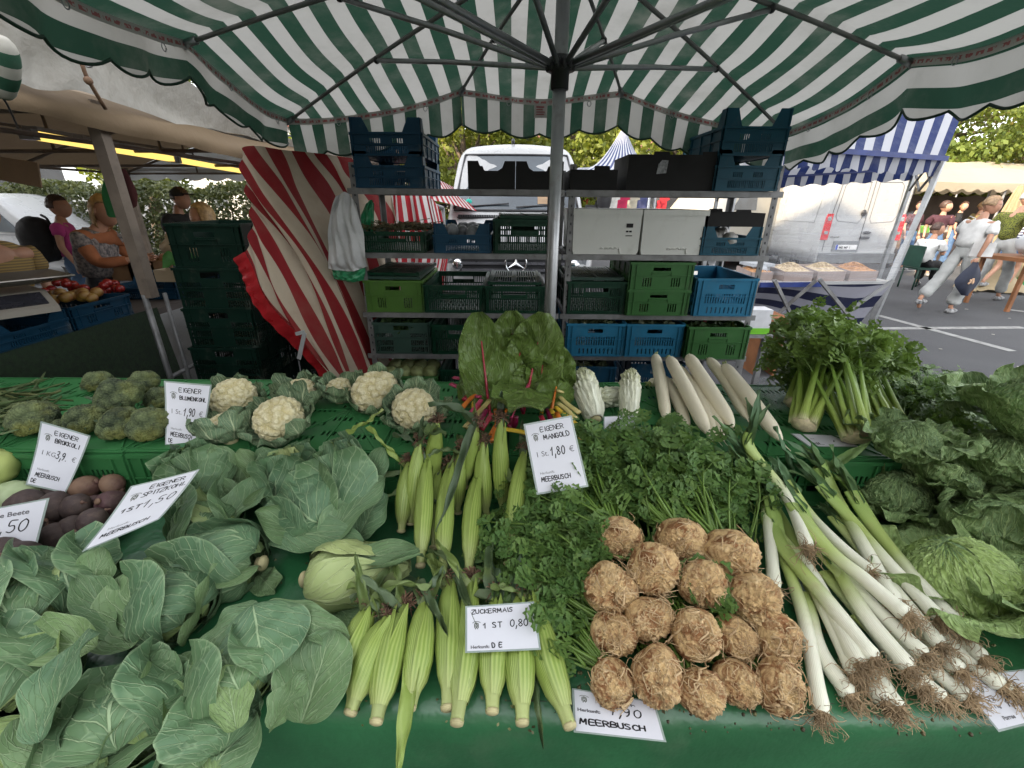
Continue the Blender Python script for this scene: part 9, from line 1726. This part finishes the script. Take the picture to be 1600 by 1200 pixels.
card('upright card reading EIGENER BLUMENKOHL between broccoli and cauliflower', [aty(260, 598, 1.36), aty(329, 604, 1.36), aty(312, 704, 1.22), aty(261, 694, 1.22)], Wc, Hc, portrait('EIGENER', 'BLUMENKOHL', '1 St.', '1,90', '€', 'MEERBUSCH', 'DE', seed=11), .01)
card('upright card reading EIGENER MANGOLD between the corn and the celeriac leaves', [aty(821, 665, 1.08), aty(891, 652, 1.08), aty(916, 758, .97), aty(841, 770, .97)], Wc, Hc, portrait('EIGENER', 'MANGOLD', '1 St.', '1,80', '€', 'MEERBUSCH', None, seed=21), .003)
def spitz(mh, mp_, me, me2):
 hand(mh, 'EIGENER', .036, .134, .011, .0018, .72, seed=31); hand(mh, 'SPITZKOHL', .030, .112, .0125, .0019, .62, seed=32); hand(mh, '1ST', .012, .078, .011, .0024, .85, seed=33); hand(mh, '1,50', .046, .074, .021, .0021, .62, seed=34, slant=.1); printed(mp_, 'Herkunft:', .012, .036, .0062); hand(mh, 'MEERBUSCH', .010, .018, .0095, .002, .72, seed=35); emblem(me, .018, .118, .016); emblem2(me2, .018, .118, .016)
card('tilted card reading EIGENER SPITZKOHL lying across the cabbage leaves', [on1(208, 762, .21), on1(308, 737, .24), on1(248, 812, .19), on1(136, 859, .16)], Wc, Hc, spitz, .008)
def beet_(mh, mp_, me, me2):
 printed(mp_, 'Rote Beete', .046, .078, .0125, bold=.0004); printed(mp_, '1 kg', .026, .045, .009); hand(mh, '1,50', .052, .036, .03, .0026, .66, seed=41, slant=.12); emblem(me, .024, .078, .016); emblem2(me2, .024, .078, .016); printed(mp_, 'Herkunft:', .01, .016, .007)
card('card reading Rote Beete 1,50 at the left edge among the beetroots', [aty(-62, 806, .93), aty(73, 781, .93), aty(55, 850, .87), aty(-65, 862, .87)], .148, .105, beet_, .0)
def mais(mh, mp_, me, me2):
 hand(mh, 'ZUCKERMAIS', .010, .088, .0098, .0021, .86, seed=51); hand(mh, '1 ST', .034, .052, .0125, .0022, .75, seed=52); hand(mh, '0,80', .092, .052, .0165, .0022, .66, seed=53, slant=.08); printed(mp_, 'Herkunft:', .007, .005, .0075, bold=.0003); hand(mh, 'D E', .052, .0055, .0105, .0024, .62, seed=54); emblem(me, .02, .058, .0155); emblem2(me2, .02, .058, .0155)
card('card reading ZUCKERMAIS 0,80 lying on the front corn cobs', [on1(730, 950, .105), on1(832, 943, .105), on1(842, 1013, .085), on1(730, 1018, .085)], .148, .105, mais, .004)
def knol(mh, mp_, me, me2):
 printed(mp_, 'Knollensellerie', .043, .082, .0085, bold=.0006); printed(mp_, 'St.', .046, .068, .006, bold=.0004); hand(mh, '1,90', .060, .052, .022, .0026, .72, seed=61, slant=.08); printed(mp_, 'Herkunft:', .004, .050, .008, bold=.0005); hand(mh, 'MEERBUSCH', .008, .018, .0135, .0032, .82, seed=62); emblem(me, .018, .082, .0155); emblem2(me2, .018, .082, .0155)
card('card reading Knollensellerie 1,90 under the front celeriac', [on1(897, 1078, .006), on1(1020, 1098, .006), on1(1037, 1157, .004), on1(900, 1142, .004)], .148, .105, knol, .0)
def leekc(mh, mp_, me, me2):
 emblem(me, .03, .076, .016); emblem2(me2, .03, .076, .016); hand(mh, '0,90', .062, .064, .02, .0026, .7, seed=71, slant=.1); printed(mp_, '1 St.', .03, .05, .007, bold=.0004); printed(mp_, '1 kg', .03, .036, .007, bold=.0004); hand(mh, '1,80', .062, .034, .016, .0022, .7, seed=72); printed(mp_, 'Porree', .03, .012, .0085, bold=.0004)
card('price card half under the leek roots at the right corner', [on1(1495, 1060, .006), on1(1600, 1048, .008), on1(1640, 1120, .003), on1(1560, 1140, .003)], .148, .105, leekc, .0)
def celc(mh, mp_, me, me2):
 hand(mh, '2,', .06, .05, .03, .003, .7, seed=81); hand(mh, 'NL', .02, .012, .018, .003, .8, seed=82); printed(mp_, '1 St.', .02, .06, .01)
card('flat price card with NL in front of the celery bunches', [on2(1238, 678, .004), on2(1330, 682, .004), on2(1345, 698, .002), on2(1265, 697, .002)], .148, .105, celc, .0)
card('small white card standing edge-on behind the Chinese cabbages and celeriac leaves', [aty(945, 652, 1.22), aty(990, 650, 1.22), aty(990, 672, 1.2), aty(945, 670, 1.2)], .105, .06, lambda mh, mp_, me, me2: None, .0)
# number plate and badge of the van
def onvan(fn, nm_, mt):
 m = MB(); fn(m);
 def mp(V): return np.stack([V[:, 0], np.full(len(V), 0.0)-V[:, 2], V[:, 1]], -1)
 m.xform(mp); me = m.mesh(nm_, np.zeros(3)); me.materials.append(mt); o = bpy.data.objects.new(nm_, me); scene.collection.objects.link(o); o.parent = PLATE_VAN; return o
o = onvan(lambda m: printed(m, 'ME MF 1', -.47, .722, .058, z=.038, bold=.001), 'plate_text', M_INK); o.parent = plate
o = onvan(lambda m: printed(m, 'CRAFTER', -.74, .97, .04, z=.02, bold=.002), 'model_badge', M_CHROME)
# crumbs of soil and leaf scraps on the tarpaulin
rs = np.random.RandomState(31); m = MB(); n = 260
P = np.array([on1(rs.uniform(430, 1600), rs.uniform(830, 1150), .003) for _ in range(n)]); leafcard_cloud(m, P, .009, rs, up=6)
for _ in range(220): ball(m, on1(rs.uniform(850, 1580), rs.uniform(1000, 1150), .002), (.0018+.003*rs.rand()**3,)*3, 5, 4, tint=rs.rand())
obj('table_crumbs', m, treemat('crumbs', (.05, .035, .02), (.2, .2, .08), .05), kind='stuff', label='crumbs of soil and leaf scraps scattered on the green tarpaulin', cat='crumbs')
